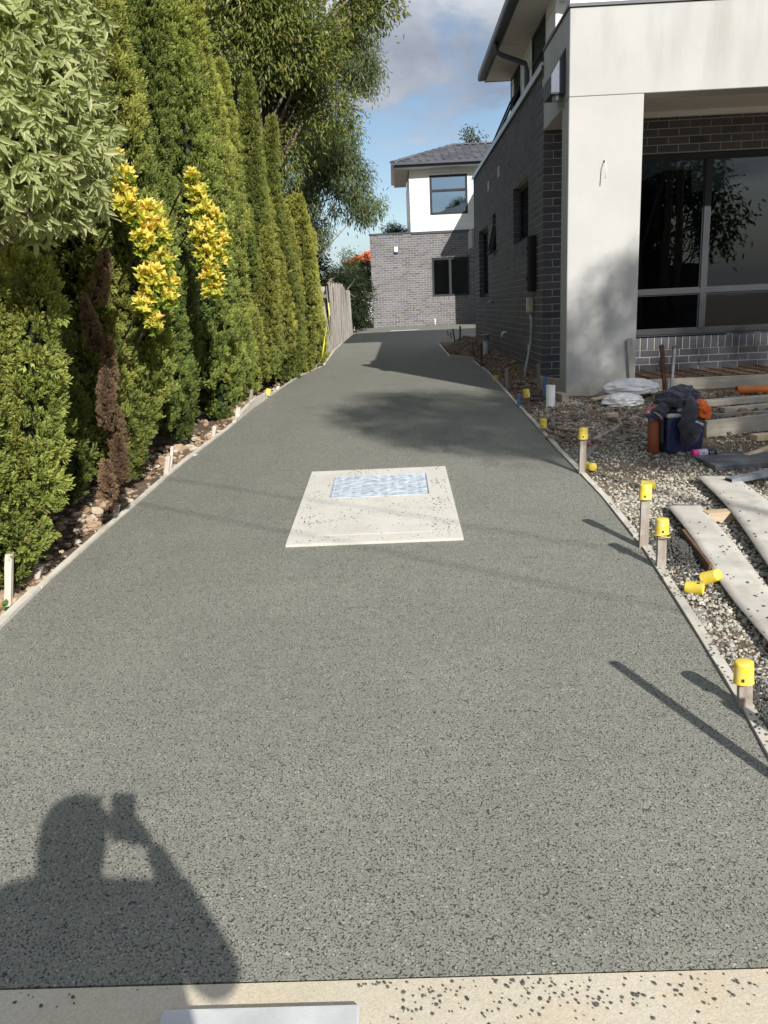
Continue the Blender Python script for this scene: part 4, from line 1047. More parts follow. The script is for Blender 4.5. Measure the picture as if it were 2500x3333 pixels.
mb = MB(); mb.box(uw[0] - .3, uw[1] + .3, UYB + 1.0, UYB + 1.05, uw[2] - .2, uw[3] + .2); child(mb.build('room', MAT['room'], back))
mb = MB(); mb.box(ux0 - .02, ux0, UYB - .02, UYB + .08, uz0, uz1 - .02); child(mb.build('corner_trim', MAT['gutter'], back))
# eave, gutter, roof
ey = YH - .45; ex = onY(1283, 540, ey)[0]
ed = YH + 4.5
mb = MB(); mb.box(ex + .02, bx1, ey + .02, UYB - .006, ez, ez + .02); mb.box(ex + .02, ux0 - .021, UYB - .005, ed, ez, ez + .02); child(mb.build('soffit', MAT['soffit'], back))
def gut(mb, pr, axis, a, b): mb.prism(pr, axis, a, b)
mb = MB(); mb.box(ex, bx1, ey, ey + .019, ez - .01, ez + .20); mb.box(ex, ex + .019, ey + .02, ed, ez - .01, ez + .2); child(mb.build('fascia', MAT['gutter'], back))
mb = MB(); mb.prism([(ey - .001, ez + .09), (ey - .11, ez + .09), (ey - .125, ez + .105), (ey - .125, ez + .20), (ey - .115, ez + .20), (ey - .115, ez + .11), (ey - .001, ez + .105)], 'x', ex - .12, bx1)
mb.prism([(ex - .001, ez + .09), (ex - .11, ez + .09), (ex - .124, ez + .105), (ex - .124, ez + .20), (ex - .114, ez + .20), (ex - .114, ez + .11), (ex - .001, ez + .105)], 'y', ey - .0, ed)
child(mb.build('gutter', MAT['gutter'], back))
sl = math.tan(math.radians(21)); zr0 = ez + .19
def find_r():
    best = None
    for r in np.linspace(1.0, 6.0, 400):
        q = np.array([ex + r, ey + r, zr0 + r * sl]) - CAM; u = PW / 2 + F_PX * (q @ AX_R) / (q @ AX_F)
        if best is None or abs(u - 1471) < best[0]: best = (abs(u - 1471), r)
    return best[1]
rr = find_r(); zrt = zr0 + rr * sl
mb = MB(); mb.add([(ex - .06, ey - .06, zr0 - .03), (bx1, ey - .06, zr0 - .03), (bx1, ey + rr, zrt - .05), (ex + rr, ey + rr, zrt - .05), (ex - .06, ey + 2 * rr, zr0 - .03), (bx1, ey + 2 * rr, zr0 - .03)], [(0, 1, 2, 3), (4, 0, 3), (5, 4, 3, 2)])
child(mb.build('roof', MAT['tile_far'], back))
MAT['tile'] = mk_island('charcoal_tile', [(0, (.070, .070, .080)), (.5, (.095, .095, .105)), (1, (.125, .123, .130))], .55, 30, .2, .4)
def tile_mesh(w=.30, ln=.36):
    n = 10; vs = []; 
    for j, (yy, zz) in enumerate(((0, 0), (ln, 0.0))):
        for i in range(n + 1):
            x = w * i / n; h = .036 * max(0, math.sin(math.pi * (i / n) * 2)) if i <= n / 2 else -.006 * math.sin(math.pi * (i / n) * 2 - math.pi)
            vs.append((x, yy, h + (.022 if j == 0 else 0)))
    for i in range(n + 1): x = w * i / n; vs.append((x, 0, vs[i][2] - .02))
    fs = [(i, i + 1, n + 2 + i, n + 1 + i) for i in range(n)] + [(2 * n + 2 + i, 2 * n + 3 + i, i + 1, i) for i in range(n)]
    me = bpy.data.meshes.new('roof_tile'); me.from_pydata(vs, [], fs); me.materials.append(MAT['tile']); me.update(); return me
TILE = tile_mesh()
sln = math.hypot(1, sl); rows = int(rr * sln / .32)
roof_o = [o for o in back.children if o.name.startswith('roof')][0]
for r in range(rows + 1):
    d = r * .32 / sln; xa = ex - .06 + d + .05; n_ = int((min(bx1, 2.6) - xa) / .30)
    for k_ in range(n_):
        o = link('roof_tile', TILE, None, roof_o, (xa + k_ * .30, ey - .08 + d - YH + YH, zr0 + .0 + d * sl), (math.atan(sl), 0, 0))
def ridge_caps(a, b, w=.11, n=None):
    a, b = Vector(a), Vector(b); L = (b - a).length; n = n or int(L / .38)
    for k_ in range(n):
        p = a.lerp(b, k_ / n); q = a.lerp(b, (k_ + 1.12) / n); d = (q - p).normalized(); side = d.cross(Vector((0, 0, 1))).normalized(); up = side.cross(d)
        vs = []
        for t_, (c_, s_) in enumerate(((p, 1.12), (q, .95))):
            for j in range(7): ang = math.pi * j / 6; vs.append(c_ + side * (w * s_ * math.cos(ang)) + up * (.065 * s_ * math.sin(ang)))
        mb = MB(); mb.add(vs, [(j, j + 1, 8 + j, 7 + j) for j in range(6)] + [tuple(range(6, -1, -1))]); mb.build('ridge_cap', MAT['tile'], roof_o)
ridge_caps((ex - .08, ey - .08, zr0 + .0), (ex + rr, ey + rr, zrt + .02)); ridge_caps((ex + rr, ey + rr, zrt + .03), (bx1 - 1, ey + rr, zrt + .03))
# alarm siren, tap, weeps, pipe stub on the lower wall
p = B(1289, 816); mb = MB(); mb.box(p[0] - .075, p[0] + .075, YH - .07, YH - .002, p[2] - .06, p[2] + .14, bev=.02); al = child(mb.build('alarm_siren', MAT['trim'], back))
mb = MB(); mb.box(p[0] - .072, p[0] + .072, YH - .062, YH - .004, p[2] - .115, p[2] - .061, bev=.012); MAT['navy'] = simple('navy_plastic', (.02, .035, .14), .3); o = mb.build('strobe', MAT['navy'], al); o.location = -Vector(al.location) - Vector(back.location) + Vector(o.location) if False else Vector((0, 0, 0))
p = B(1350, 1000); mb = MB(); mb.tube([(p[0], YH, p[2]), (p[0], YH - .09, p[2]), (p[0], YH - .11, p[2] - .05)], .012, 8); mb.tube([(p[0], YH - .06, p[2]), (p[0], YH - .06, p[2] + .05)], .012, 8); child(mb.build('tap', MAT['brass'], back, True))
for u, v in ((1200 + 288 * .1537, 760 + 1885 * .1537), (1200 + 656 * .1537, 760 + 1868 * .1537), (1200 + 1027 * .1537, 760 + 1845 * .1537), (1429, 819), (1468, 817), (1507, 815)):
    p = B(u, v); mb = MB(); mb.box(p[0] - .007, p[0] + .007, YH - .003, YH + .02, p[2] - .038, p[2] + .038); child(mb.build('weep_slot', MAT['slot_shade'], back))
p = B(1416, 1045); mb = MB(); mb.tube([(p[0], YH - .04, -.06), (p[0], YH - .04, p[2] + .1)], .025, 8); child(mb.build('pipe_stub', MAT['pvc'], back, True))
p = B(1211, 1010); mb = MB(); mb.box(p[0] - .10, p[0] - .02, YH + .05, YH + .2, p[2] - .1, p[2] + .1, bev=.01); child(mb.build('outlet_box', MAT['beige'], back))
# strip drain in front of it
a, b = dG(843, 717), dG(905, 714)
mb = MB(); mb.box(a[0], b[0], a[1] - .15, a[1] + .75, float(zd(a[1])) + .003, float(zd(a[1])) + .02, bev=.004)
tag(mb.build('drain_cover', MAT['slab']), 'pale concrete drain surround set in the driveway before the rear house', 'drain cover')

# unseen block added behind the brick house to cast shade on the rear house
unit = empty('shade_block', (4.6, 19.0, 0)); tag(unit, 'white two-storey block added unseen between the brick houses to shade the rear one', 'house')
mb = MB(); mb.box(-1.9, 2.4, -1.55, 1.55, -.3, 6.15); mb.build('wall', MAT['white_paint'], unit)
mb = MB(); mb.add([(-2.28, -1.9, 6.15), (2.6, -1.9, 6.15), (2.6, 1.9, 6.15), (-2.28, 1.9, 6.15), (-.4, 0, 6.9), (1.0, 0, 6.9), (-2.28, -1.9, 6.28), (2.6, -1.9, 6.28), (2.6, 1.9, 6.28), (-2.28, 1.9, 6.28)], [(3, 2, 1, 0), (0, 1, 7, 6), (1, 2, 8, 7), (2, 3, 9, 8), (3, 0, 6, 9), (6, 7, 5, 4), (7, 8, 5), (8, 9, 4, 5), (9, 6, 4)]); mb.build('roof', MAT['tile_far'], unit)
mb = MB(); mb.box(-1.95, -1.902, -.6, .6, 3.4, 4.8); mb.build('window', MAT['alu'], unit)
mb = MB(); mb.box(-1.97, -1.951, -.54, .54, 3.46, 4.74); mb.build('pane', MAT['glass'], unit)

# ------------------------------------------------------------------ plants
def leaf_material(name, rough=.5, trans=.35, spec=.35):
    """colour comes from the mesh: each leaf has its own"""
    mt, nt, bs, out = nodes_of(name); t = NT(nt)
    at = t.n('Attribute'); at.attribute_name = 'col'
    t.l(at.outputs['Color'], bs.inputs['Base Color']); bs.inputs['Roughness'].default_value = rough; bs.inputs['Specular IOR Level'].default_value = spec
    tl = t.n('BsdfTranslucent'); mx = t.mix(1.0, at.outputs['Color'], (1.15, 1.2, .55), 'MULTIPLY'); t.l(mx, tl.inputs['Color'])
    ms = t.n('MixShader'); ms.inputs[0].default_value = trans; t.l(bs.outputs[0], ms.inputs[1]); t.l(tl.outputs[0], ms.inputs[2]); t.l(ms.outputs[0], out.inputs['Surface'])
    return mt
MAT['leaf'] = leaf_material('broad_leaf', .42, .38, .4)
MAT['bark'] = mk_wood('bark', (.10, .075, .055), (.24, .19, .15), 'z', 1, .95, (.30, .27, .23), .3)
MAT['bark_red'] = mk_wood('stringy_red_bark', (.16, .085, .055), (.30, .19, .13), 'z', 1, .95, (.12, .08, .06), .3)
MAT['core'] = simple('shade_core', (.035, .030, .020), .95, var=.4, vscale=20)  # core tone with the shade inside the foliage put into it

# one cypress spray: a flat fern-like fan of small scaly fingers
def spray_template(nf=6):
    vs, fs = [], []
    for k in range(nf):
        s = (k + .2) / nf; side = -1 if k % 2 else 1; bx_ = .55 * s; ln = .44 * (1 - .45 * s) + .12
        if k == nf - 1: side = 0
        a = side * math.radians(40); d = np.array([math.cos(a), math.sin(a)]); nrm = np.array([-d[1], d[0]]) * .070
        p0 = np.array([bx_, 0.0]); p1 = p0 + d * ln; pm = p0 + d * ln * .62
        q = [p0, pm - nrm, p1, pm + nrm]
        b = len(vs); zc = .05 * (1 if k % 3 else -1)
        vs += [(q[0][0], q[0][1], 0), (q[1][0], q[1][1], zc), (q[2][0], q[2][1], -.05), (q[3][0], q[3][1], zc + .03)]
        fs += [(b, b + 1, b + 2), (b, b + 2, b + 3)]
    return np.array(vs), np.array(fs)
SPV, SPF = spray_template()
def frames(d, nrm):
    """orthonormal frames from direction d and approximate normal nrm"""
    d = d / np.linalg.norm(d, axis=1)[:, None]; y = np.cross(nrm, d); y /= (np.linalg.norm(y, axis=1)[:, None] + 1e-9); n = np.cross(d, y); return d, y, n
def place(TV, TF, P, d, nrm, size):
    d, y, n = frames(d, nrm); k = len(P)
    v = (TV[None, :, 0:1] * d[:, None] + TV[None, :, 1:2] * y[:, None] + TV[None, :, 2:3] * n[:, None]) * np.asarray(size)[:, None, None] + P[:, None]
    f = (TF[None] + len(TV) * np.arange(k)[:, None, None]).reshape(-1, TF.shape[1]); return v.reshape(-1, 3), f
def mixc(a, b, t): t = np.asarray(t)[:, None]; return np.asarray(a)[None] * (1 - t) + np.asarray(b)[None] * t
GREEN0, GREEN1, YEL, BROWN0, BROWN1 = (.052, .100, .028), (.165, .235, .055), (.47, .46, .11), (.10, .062, .036), (.24, .16, .095)
def cypress_material():
    """mesh colour carries the green (alpha: how near the tip); the object's colour says how yellow (R), how bright (G), how dead (B)"""
    mt, nt, bs, out = nodes_of('cypress_foliage'); t = NT(nt)
    at = t.n('Attribute'); at.attribute_name = 'col'; oi = t.n('ObjectInfo'); sc_ = t.n('SeparateColor'); t.l(oi.outputs['Color'], sc_.inputs[0])
    br = t.math('MULTIPLY', sc_.outputs[1], t.math('ADD', t.math('MULTIPLY', oi.outputs['Random'], .30), .85))
    c = t.mix(t.math('MULTIPLY', at.outputs['Alpha'], sc_.outputs[0], True), at.outputs['Color'], YEL)
    lum = t.n('RGBToBW'); t.l(at.outputs['Color'], lum.inputs[0])
    brown = t.ramp(t.math('MULTIPLY', lum.outputs[0], 5.0), [(0.1, (.050, .030, .018)), (.45, (.155, .098, .058)), (.9, (.30, .205, .125))])
    c = t.mix(sc_.outputs[2], c, brown)
    mv = t.n('VectorMath', operation='SCALE'); t.l(c, mv.inputs[0]); t.l(br, mv.inputs['Scale']); c = mv.outputs[0]
    t.l(c, bs.inputs['Base Color']); bs.inputs['Roughness'].default_value = .62; bs.inputs['Specular IOR Level'].default_value = .25
    tl = t.n('BsdfTranslucent'); t.l(t.mix(1.0, c, (1.1, 1.2, .6), 'MULTIPLY'), tl.inputs['Color'])
    ms = t.n('MixShader'); ms.inputs[0].default_value = .22; t.l(bs.outputs[0], ms.inputs[1]); t.l(tl.outputs[0], ms.inputs[2]); t.l(ms.outputs[0], out.inputs['Surface'])
    return mt
MAT['cypress'] = cypress_material()
def plume_mesh(L, R, seed, spray=.064, dens=3300):
    """one flame-shaped upright shoot of a cypress, from its foot at the origin"""
    rg = np.random.default_rng(seed); TN = 6
    area = 2 * math.pi * R * .72 * L; nt_ = int(area * dens / TN); t = rg.uniform(0, 1, nt_) ** .95
    prof = np.minimum(1, (t + .03) / .14) ** .7 * np.clip(1 - t, 0, 1) ** .52 * 1.05 + .02
    a = rg.uniform(0, 2 * math.pi, nt_); o = np.stack([np.cos(a), np.sin(a), 0 * a], 1)
    lump = np.array([noise.noise(Vector((math.cos(q) * 1.6 + seed * 7, math.sin(q) * 1.6, tt * L * 5.0))) for q, tt in zip(a, t)])
    rr_ = R * prof * (1 + .34 * lump) * rg.uniform(.66, 1.04, nt_)
    wob = np.stack([.05 * np.sin(t * L * 1.9 + seed), .05 * np.cos(t * L * 1.6 + seed * 2), 0 * t], 1)
    P = np.stack([0 * t, 0 * t, t * L], 1) + o * rr_[:, None] + wob
    tone = np.clip(.5 + .55 * lump + rg.normal(0, .18, nt_), 0, 1)
    P, o, t, rr_, tone = (np.repeat(q, TN, 0) for q in (P, o, t, rr_, tone)); n = len(P)
    d = o * rg.uniform(.35, .9, (n, 1)) + np.array([0, 0, 1.0]) * rg.uniform(.35, 1.0, (n, 1)) + rg.normal(0, .38, (n, 3))
    P = P + d * rg.uniform(-.02, .03, (n, 1))
    nr = np.cross(o, [0, 0, 1.0]) * rg.choice([-1, 1], (n, 1)) + rg.normal(0, .5, (n, 3)) + o * rg.uniform(-.2, 1.0, (n, 1))
    v, f = place(SPV, SPF, P, d, nr, spray * rg.uniform(.7, 1.35, n))
    c = mixc(GREEN0, GREEN1, np.clip(tone * .75 + rg.uniform(0, .25, n), 0, 1)); br = rg.uniform(size=n) < .012; c[br] = mixc(BROWN0, BROWN1, rg.uniform(0, 1, br.sum()))
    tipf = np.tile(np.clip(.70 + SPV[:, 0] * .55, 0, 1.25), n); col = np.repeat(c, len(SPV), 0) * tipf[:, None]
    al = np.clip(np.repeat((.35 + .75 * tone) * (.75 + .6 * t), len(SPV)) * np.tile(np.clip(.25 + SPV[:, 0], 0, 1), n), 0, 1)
    # near-black core tube puts the shade between the sprays into the colour
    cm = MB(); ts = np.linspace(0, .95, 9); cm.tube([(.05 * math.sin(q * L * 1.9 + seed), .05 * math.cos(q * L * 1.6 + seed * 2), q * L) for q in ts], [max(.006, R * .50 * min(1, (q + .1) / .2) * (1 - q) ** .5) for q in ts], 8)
    cv = np.array(cm.v); cf = [q for q in cm.f if len(q) == 4]; cf = np.array([(x[0], x[1], x[2]) for x in cf] + [(x[0], x[2], x[3]) for x in cf])
    V = np.concatenate([v, cv]); Fx = np.concatenate([f, cf + len(v)]); col = np.concatenate([col, np.tile((.014, .022, .010), (len(cv), 1))]); al = np.concatenate([al, np.zeros(len(cv))])
    me = npmesh('plume', V, Fx, False, col); at = me.attributes['col']; cc = np.ones((len(V), 4), np.float32); cc[:, :3] = col; cc[:, 3] = al; at.data.foreach_set('color', cc.ravel())
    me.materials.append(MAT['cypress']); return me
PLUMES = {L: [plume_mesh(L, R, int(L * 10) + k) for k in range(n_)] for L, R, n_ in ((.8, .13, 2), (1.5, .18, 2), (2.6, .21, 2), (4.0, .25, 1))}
def add_plume(root, rg, x, y, z, L, tint, lean=(0, 0), name='plume', slim=1.0):
    key = min(PLUMES, key=lambda q: abs(math.log(q / L))); me = PLUMES[key][rg.integers(0, len(PLUMES[key]))]; s = L / key
    o = link(name, me, None, root, (x, y, z), (lean[0], lean[1], rg.uniform(0, 6.28)), (min(1.15, max(.85, s)), min(1.15, max(.85, s)), s)); o.rotation_mode = 'XYZ'
    M = Matrix.Translation((x, y, z)) @ Matrix.Rotation(lean[1], 4, 'Y') @ Matrix.Rotation(lean[0], 4, 'X') @ Matrix.Rotation(rg.uniform(0, 6.28), 4, 'Z') @ Matrix.Diagonal((slim * min(1.2, max(.8, s)), slim * min(1.2, max(.8, s)), s, 1)); o.matrix_local = M
    o.color = (*tint, 1); return o
def cypress(name, x, y, H, label, width=.5, yellow=.5, seed=1, bare=.08, ninner=9, nouter=10, dome=0.0, group='cypress trees of the hedge along the driveway'):
    rg = np.random.default_rng(seed); z0 = float(gz(x, y)) - .03
    root = empty(name, (x, y, z0)); tag(root, label, 'tree', group)
    def tint(): return (1.25 * yellow * rg.uniform(.35, 1.6), rg.uniform(.78, 1.22), 0.0)
    add_plume(root, rg, 0, 0, bare, H - bare, tint())
    for k in range(ninner):
        a = 2 * math.pi * k / ninner + rg.uniform(-.3, .3); r = width * rg.uniform(.45, 1.05); h = H * rg.uniform(.70, 1.0) * (1 - dome * .18)
        add_plume(root, rg, r * math.cos(a), r * math.sin(a), bare * rg.uniform(.5, 2), h, tint(), (-math.sin(a) * (.03 + dome * .10), math.cos(a) * (.03 + dome * .10)))
    for k in range(nouter):
        a = rg.uniform(-2.2, 1.3) if k % 4 else rg.uniform(0, 6.28); r = width * rg.uniform(.82, 1.05); L = rg.uniform(.8, 1.7); zb = rg.uniform(bare, max(bare + .1, H * (.62 - .25 * dome) - .3))
        if k < 4: zb = bare * rg.uniform(.2, 1.2)
        add_plume(root, rg, r * math.cos(a), r * math.sin(a), zb, L, tint(), (-math.sin(a) * (.05 + dome * .16), math.cos(a) * (.05 + dome * .16)))
    tr = MB(); tr.tube([(0, 0, -.15), (.02, .0, H * .3), (0, .02, H * .8)], [.07, .05, .012], 9); tr.build('trunk', MAT['bark_red'], root, True)
    for k in range(6):
        a = rg.uniform(-1.6, 1.0); r = width * rg.uniform(.25, .75); bb = MB(); bb.tube([(.03 * math.cos(a), .03 * math.sin(a), -.05), (r * .55 * math.cos(a), r * .55 * math.sin(a), .22), (r * math.cos(a), r * math.sin(a), .7 + rg.uniform(0, .4))], [.02, .014, .006], 6); bb.build('stem', MAT['bark_red'], root, True)
    return root
HEDGE = [  # place along the driveway, distance from the board, height, width
    (-5.92, .84, 2.75, .60, dict(label='nearest dome-shaped cypress, bushy to the ground, below the variegated tree', yellow=.6, bare=.10, ninner=10, nouter=26, dome=1.0)),
    (-4.85, .86, 4.9, .52, dict(label='cypress with a long dead brown streak down its front', yellow=.40, bare=.16)),
    (-3.75, .80, 5.0, .52, dict(label='tall cypress behind the first yellow shrub', yellow=.50, bare=.22)),
    (-2.45, .78, 5.1, .52, dict(label='tall cypress beside the second yellow shrub', yellow=.55, bare=.2)),
    (-1.15, .74, 5.0, .52, dict(label='tall cypress over the bare dark stems and rubble', yellow=.62, bare=.25)),
    (0.15, .68, 4.6, .50, dict(label='tall cypress behind the bent formwork board', yellow=.7)),
    (1.45, .64, 4.2, .48, dict(label='cypress with bare reddish stems showing at its foot', yellow=.75, bare=.28)),
    (2.65, .52, 3.8, .45, dict(label='cypress just before the yellow tape', yellow=.85, bare=.12)),
    (3.85, .47, 3.3, .42, dict(label='slender yellowish cypress wound with yellow tape', yellow=.95)),
    (5.0, .42, 2.7, .40, dict(label='last short cypress at the start of the paling fence', yellow=1.0)),
]
for i, (y, off, H, w, kw) in enumerate(HEDGE): cypress('cypress_tree', float(xl(y)) - off, y, H, width=w, seed=30 + i, **kw)

# ---- broad leaves
def leaf_template(w=.32, fold=.10, curl=-.12):
    """a pointed leaf along +x, folded along its midrib; 8 triangles"""
    pts = [(0, 0, 0), (.28, w * .42, fold), (.62, w * .46, fold), (1, 0, curl), (.62, -w * .46, fold), (.28, -w * .42, fold), (.33, 0, 0), (.66, 0, -.02 + curl * .4)]
    f = [(0, 6, 1), (1, 6, 7), (1, 7, 2), (2, 7, 3), (0, 5, 6), (5, 4, 7), (5, 7, 6), (4, 3, 7)]
    return np.array(pts, float), np.array(f)
def simple_leaf(w=.32, fold=.08, curl=-.15):
    return np.array([(0, 0, 0), (.5, w * .5, fold), (1, 0, curl), (.5, -w * .5, fold)], float), np.array([(0, 2, 1), (0, 3, 2)])
def broad_tree(name, base, trunk, clumps, nleaf, size, cols, label, cat='tree', group=None, droop=.3, tmpl=None, seed=5, twigs=8, limb=.05, spread=.9, bark='bark', twig_lines=0):
    """trunk: points of the trunk relative to base with radii; clumps: (x, y, z, r) foliage masses in world space"""
    rg = np.random.default_rng(seed); root = empty(name, base); tag(root, label, cat, group); b = np.array(base)
    TV, TF = tmpl or simple_leaf()
    vols = np.array([c[3] ** 2.3 for c in clumps]); vols /= vols.sum()
    VV, FF, CC = [], [], []; nb = 0
    top = np.array(trunk[-1][:3])
    mbk = MB(); mbk.tube([t_[:3] for t_ in trunk], [t_[3] for t_ in trunk], 10); mbk.build('trunk', MAT[bark], root, True)
    lb = MB()
    for (cx, cy, cz, r), vf in zip(clumps, vols):
        n = int(nleaf * vf / twigs) + 1
        dirs = rg.normal(size=(n, 3)); dirs /= np.linalg.norm(dirs, axis=1)[:, None]; rad = rg.uniform(.35, 1.0, n) ** .6 * r
        lump = 1 + .30 * np.array([noise.noise(Vector(tuple(q * 2.1 + seed + cx))) for q in dirs])
        C0 = np.array([cx, cy, cz]) + dirs * (rad * lump)[:, None] * np.array([1, 1, .9])
        P = np.repeat(C0, twigs, 0) + rg.normal(0, size * spread, (n * twigs, 3))
        d = np.repeat(dirs, twigs, 0) * .8 + rg.normal(0, .6, (n * twigs, 3)); d[:, 2] -= droop * 1.6
        nr = np.tile([0, 0, 1.0], (n * twigs, 1)) + rg.normal(0, .5, (n * twigs, 3)) + np.repeat(dirs, twigs, 0) * .4
        sz = size * rg.uniform(.65, 1.25, n * twigs)
        v, f = place(TV, TF, P, d, nr, sz); VV.append(v); FF.append(f + nb); nb += len(v)
        tone = np.repeat(rg.uniform(0, 1, n), twigs) * .6 + rg.uniform(0, 1, n * twigs) * .4
        c = np.array([np.interp(tone, np.linspace(0, 1, len(cols)), [q[k] for q in cols]) for k in range(3)]).T
        CC.append(np.repeat(c, len(TV), 0))
        # limbs from the trunk to the clump and twigs inside it
        s_ = np.array(trunk[rg.integers(max(0, len(trunk) - 3), len(trunk))][:3]); e_ = np.array([cx, cy, cz]) - b; m_ = (s_ + e_) / 2 + rg.normal(0, .15, 3)
        lb.tube([s_, m_, e_], [limb, limb * .6, limb * .25], 7)
        for k in range(twig_lines):
            q = C0[rg.integers(0, n)] - b; lb.tube([e_ + (q - e_) * .1, (e_ + q) / 2 + rg.normal(0, .08, 3), q], [limb * .22, limb * .14, limb * .06], 5)
    link('crown', npmesh('crown', np.concatenate(VV) - b, np.concatenate(FF), False, np.concatenate(CC)), MAT['leaf'], root)
    lb.build('limbs', MAT[bark], root, True)
    return root
rg = np.random.default_rng(3)
def blob(cx, cy, cz, rx, ry, rz, n, r0, r1, seed=0):
    q = np.random.default_rng(seed); res = []
    for _ in range(n):
        d = q.normal(size=3); d /= np.linalg.norm(d); s = q.uniform(.2, 1) ** .5
        res.append((cx + d[0] * rx * s, cy + d[1] * ry * s, cz + d[2] * rz * s, q.uniform(r0, r1)))
    return res
OL = [(.075, .110, .030), (.155, .200, .050), (.26, .285, .075), (.36, .31, .10)]
DK = [(.016, .028, .012), (.035, .055, .022), (.07, .095, .035)]
GUM = [(.075, .105, .045), (.14, .18, .075), (.23, .26, .115)]
# big tree behind the hedge
broad_tree('broadleaf_tree', (-5.6, 7.5, -.2), [(0, 0, -.3, .2), (.1, 0, 1.6, .16), (.5, .3, 3.4, .11), (1.2, .5, 5.4, .06)],
           blob(-4.4, 7.5, 6.2, 2.0, 1.7, 2.6, 42, .45, .85, 1) + blob(-2.5, 8.2, 6.9, 1.0, 1.0, 1.2, 14, .3, .55, 2) + blob(-5.2, 7.0, 3.6, 1.3, 1.4, 1.8, 18, .45, .8, 3) + blob(-3.9, 8.0, 8.6, 1.6, 1.2, 1.1, 12, .4, .7, 6),
           76000, .12, OL, 'big olive green tree with drooping leaves rising behind the hedge', droop=.30, seed=8, twigs=9, limb=.05, twig_lines=7)
# feathery lighter tree whose branches hang into the sky gap
broad_tree('gum_tree', (-4.7, 13.0, -.1), [(0, 0, -.3, .16), (.15, 0, 1.5, .13), (.6, .2, 3.6, .08), (1.2, .2, 5.5, .04)],
           blob(-3.6, 13, 4.3, 1.0, 1.0, 1.9, 22, .35, .7, 4) + blob(-2.6, 13.2, 7.6, .9, 1, 1.6, 12, .3, .6, 5) + blob(-2.5, 13, 3.4, .45, .6, .5, 6, .25, .4, 7),
           32000, .13, GUM, 'grey green gum tree with hanging narrow leaves past the fence', droop=.8, tmpl=simple_leaf(.22, .03, -.1), seed=9, twigs=8, spread=.8, twig_lines=5, limb=.022)
broad_tree('dark_shrub', (-4.0, 17.6, -.1), [(0, 0, -.2, .08), (.05, 0, .8, .05), (.1, 0, 1.8, .02)], blob(-3.45, 19.6, 1.1, .6, 1.2, 1.2, 22, .35, .55, 10), 20000, .10, DK, 'dark shrub in the gap between the paling fence and rear house', 'shrub', seed=12)
broad_tree('dark_tree', (-5.4, 15.5, -.1), [(0, 0, -.2, .13), (.1, 0, 1.5, .1), (.3, 0, 3.2, .05)], blob(-5.0, 15.5, 2.4, 1.3, 1.2, 1.7, 22, .45, .8, 11), 16000, .12, DK, 'dark leafy tree behind the paling fence', seed=13)
broad_tree('green_bush', (-3.6, 26.0, -.1), [(0, 0, -.2, .1), (0, 0, 1.2, .06), (0, 0, 2.2, .03)], blob(-3.7, 26, 1.6, 1.2, .8, 1.5, 20, .4, .7, 15), 16000, .11, [(.03, .06, .02), (.07, .11, .03), (.12, .17, .05)], 'mid green bush in front of the red tiled roof', 'shrub', seed=16)
broad_tree('small_tree', (-1.6, 27.0, -.1), [(0, 0, -.2, .1), (0, 0, 2.4, .06), (0.1, 0, 3.6, .03)], blob(-1.55, 27, 3.75, .5, .4, .35, 8, .2, .35, 17), 3000, .12, [(.04, .08, .03), (.09, .15, .04)], 'small tree top showing over the flat brick roof', seed=18)
broad_tree('tree_top', (1.2, 33.0, 0), [(0, 0, -.2, .14), (0, 0, 5, .08), (.2, 0, 7.8, .02)], [(*onY(1535, 455, 33.0), .35), (*onY(1527, 425, 33.0), .2), (*onY(1560, 462, 33.0), .2), (1.2, 33, 6.6, .7)], 1400, .2, [(.05, .06, .03), (.13, .13, .05)], 'sprig of a tree poking above the rear house roof ridge', seed=19, twigs=5)

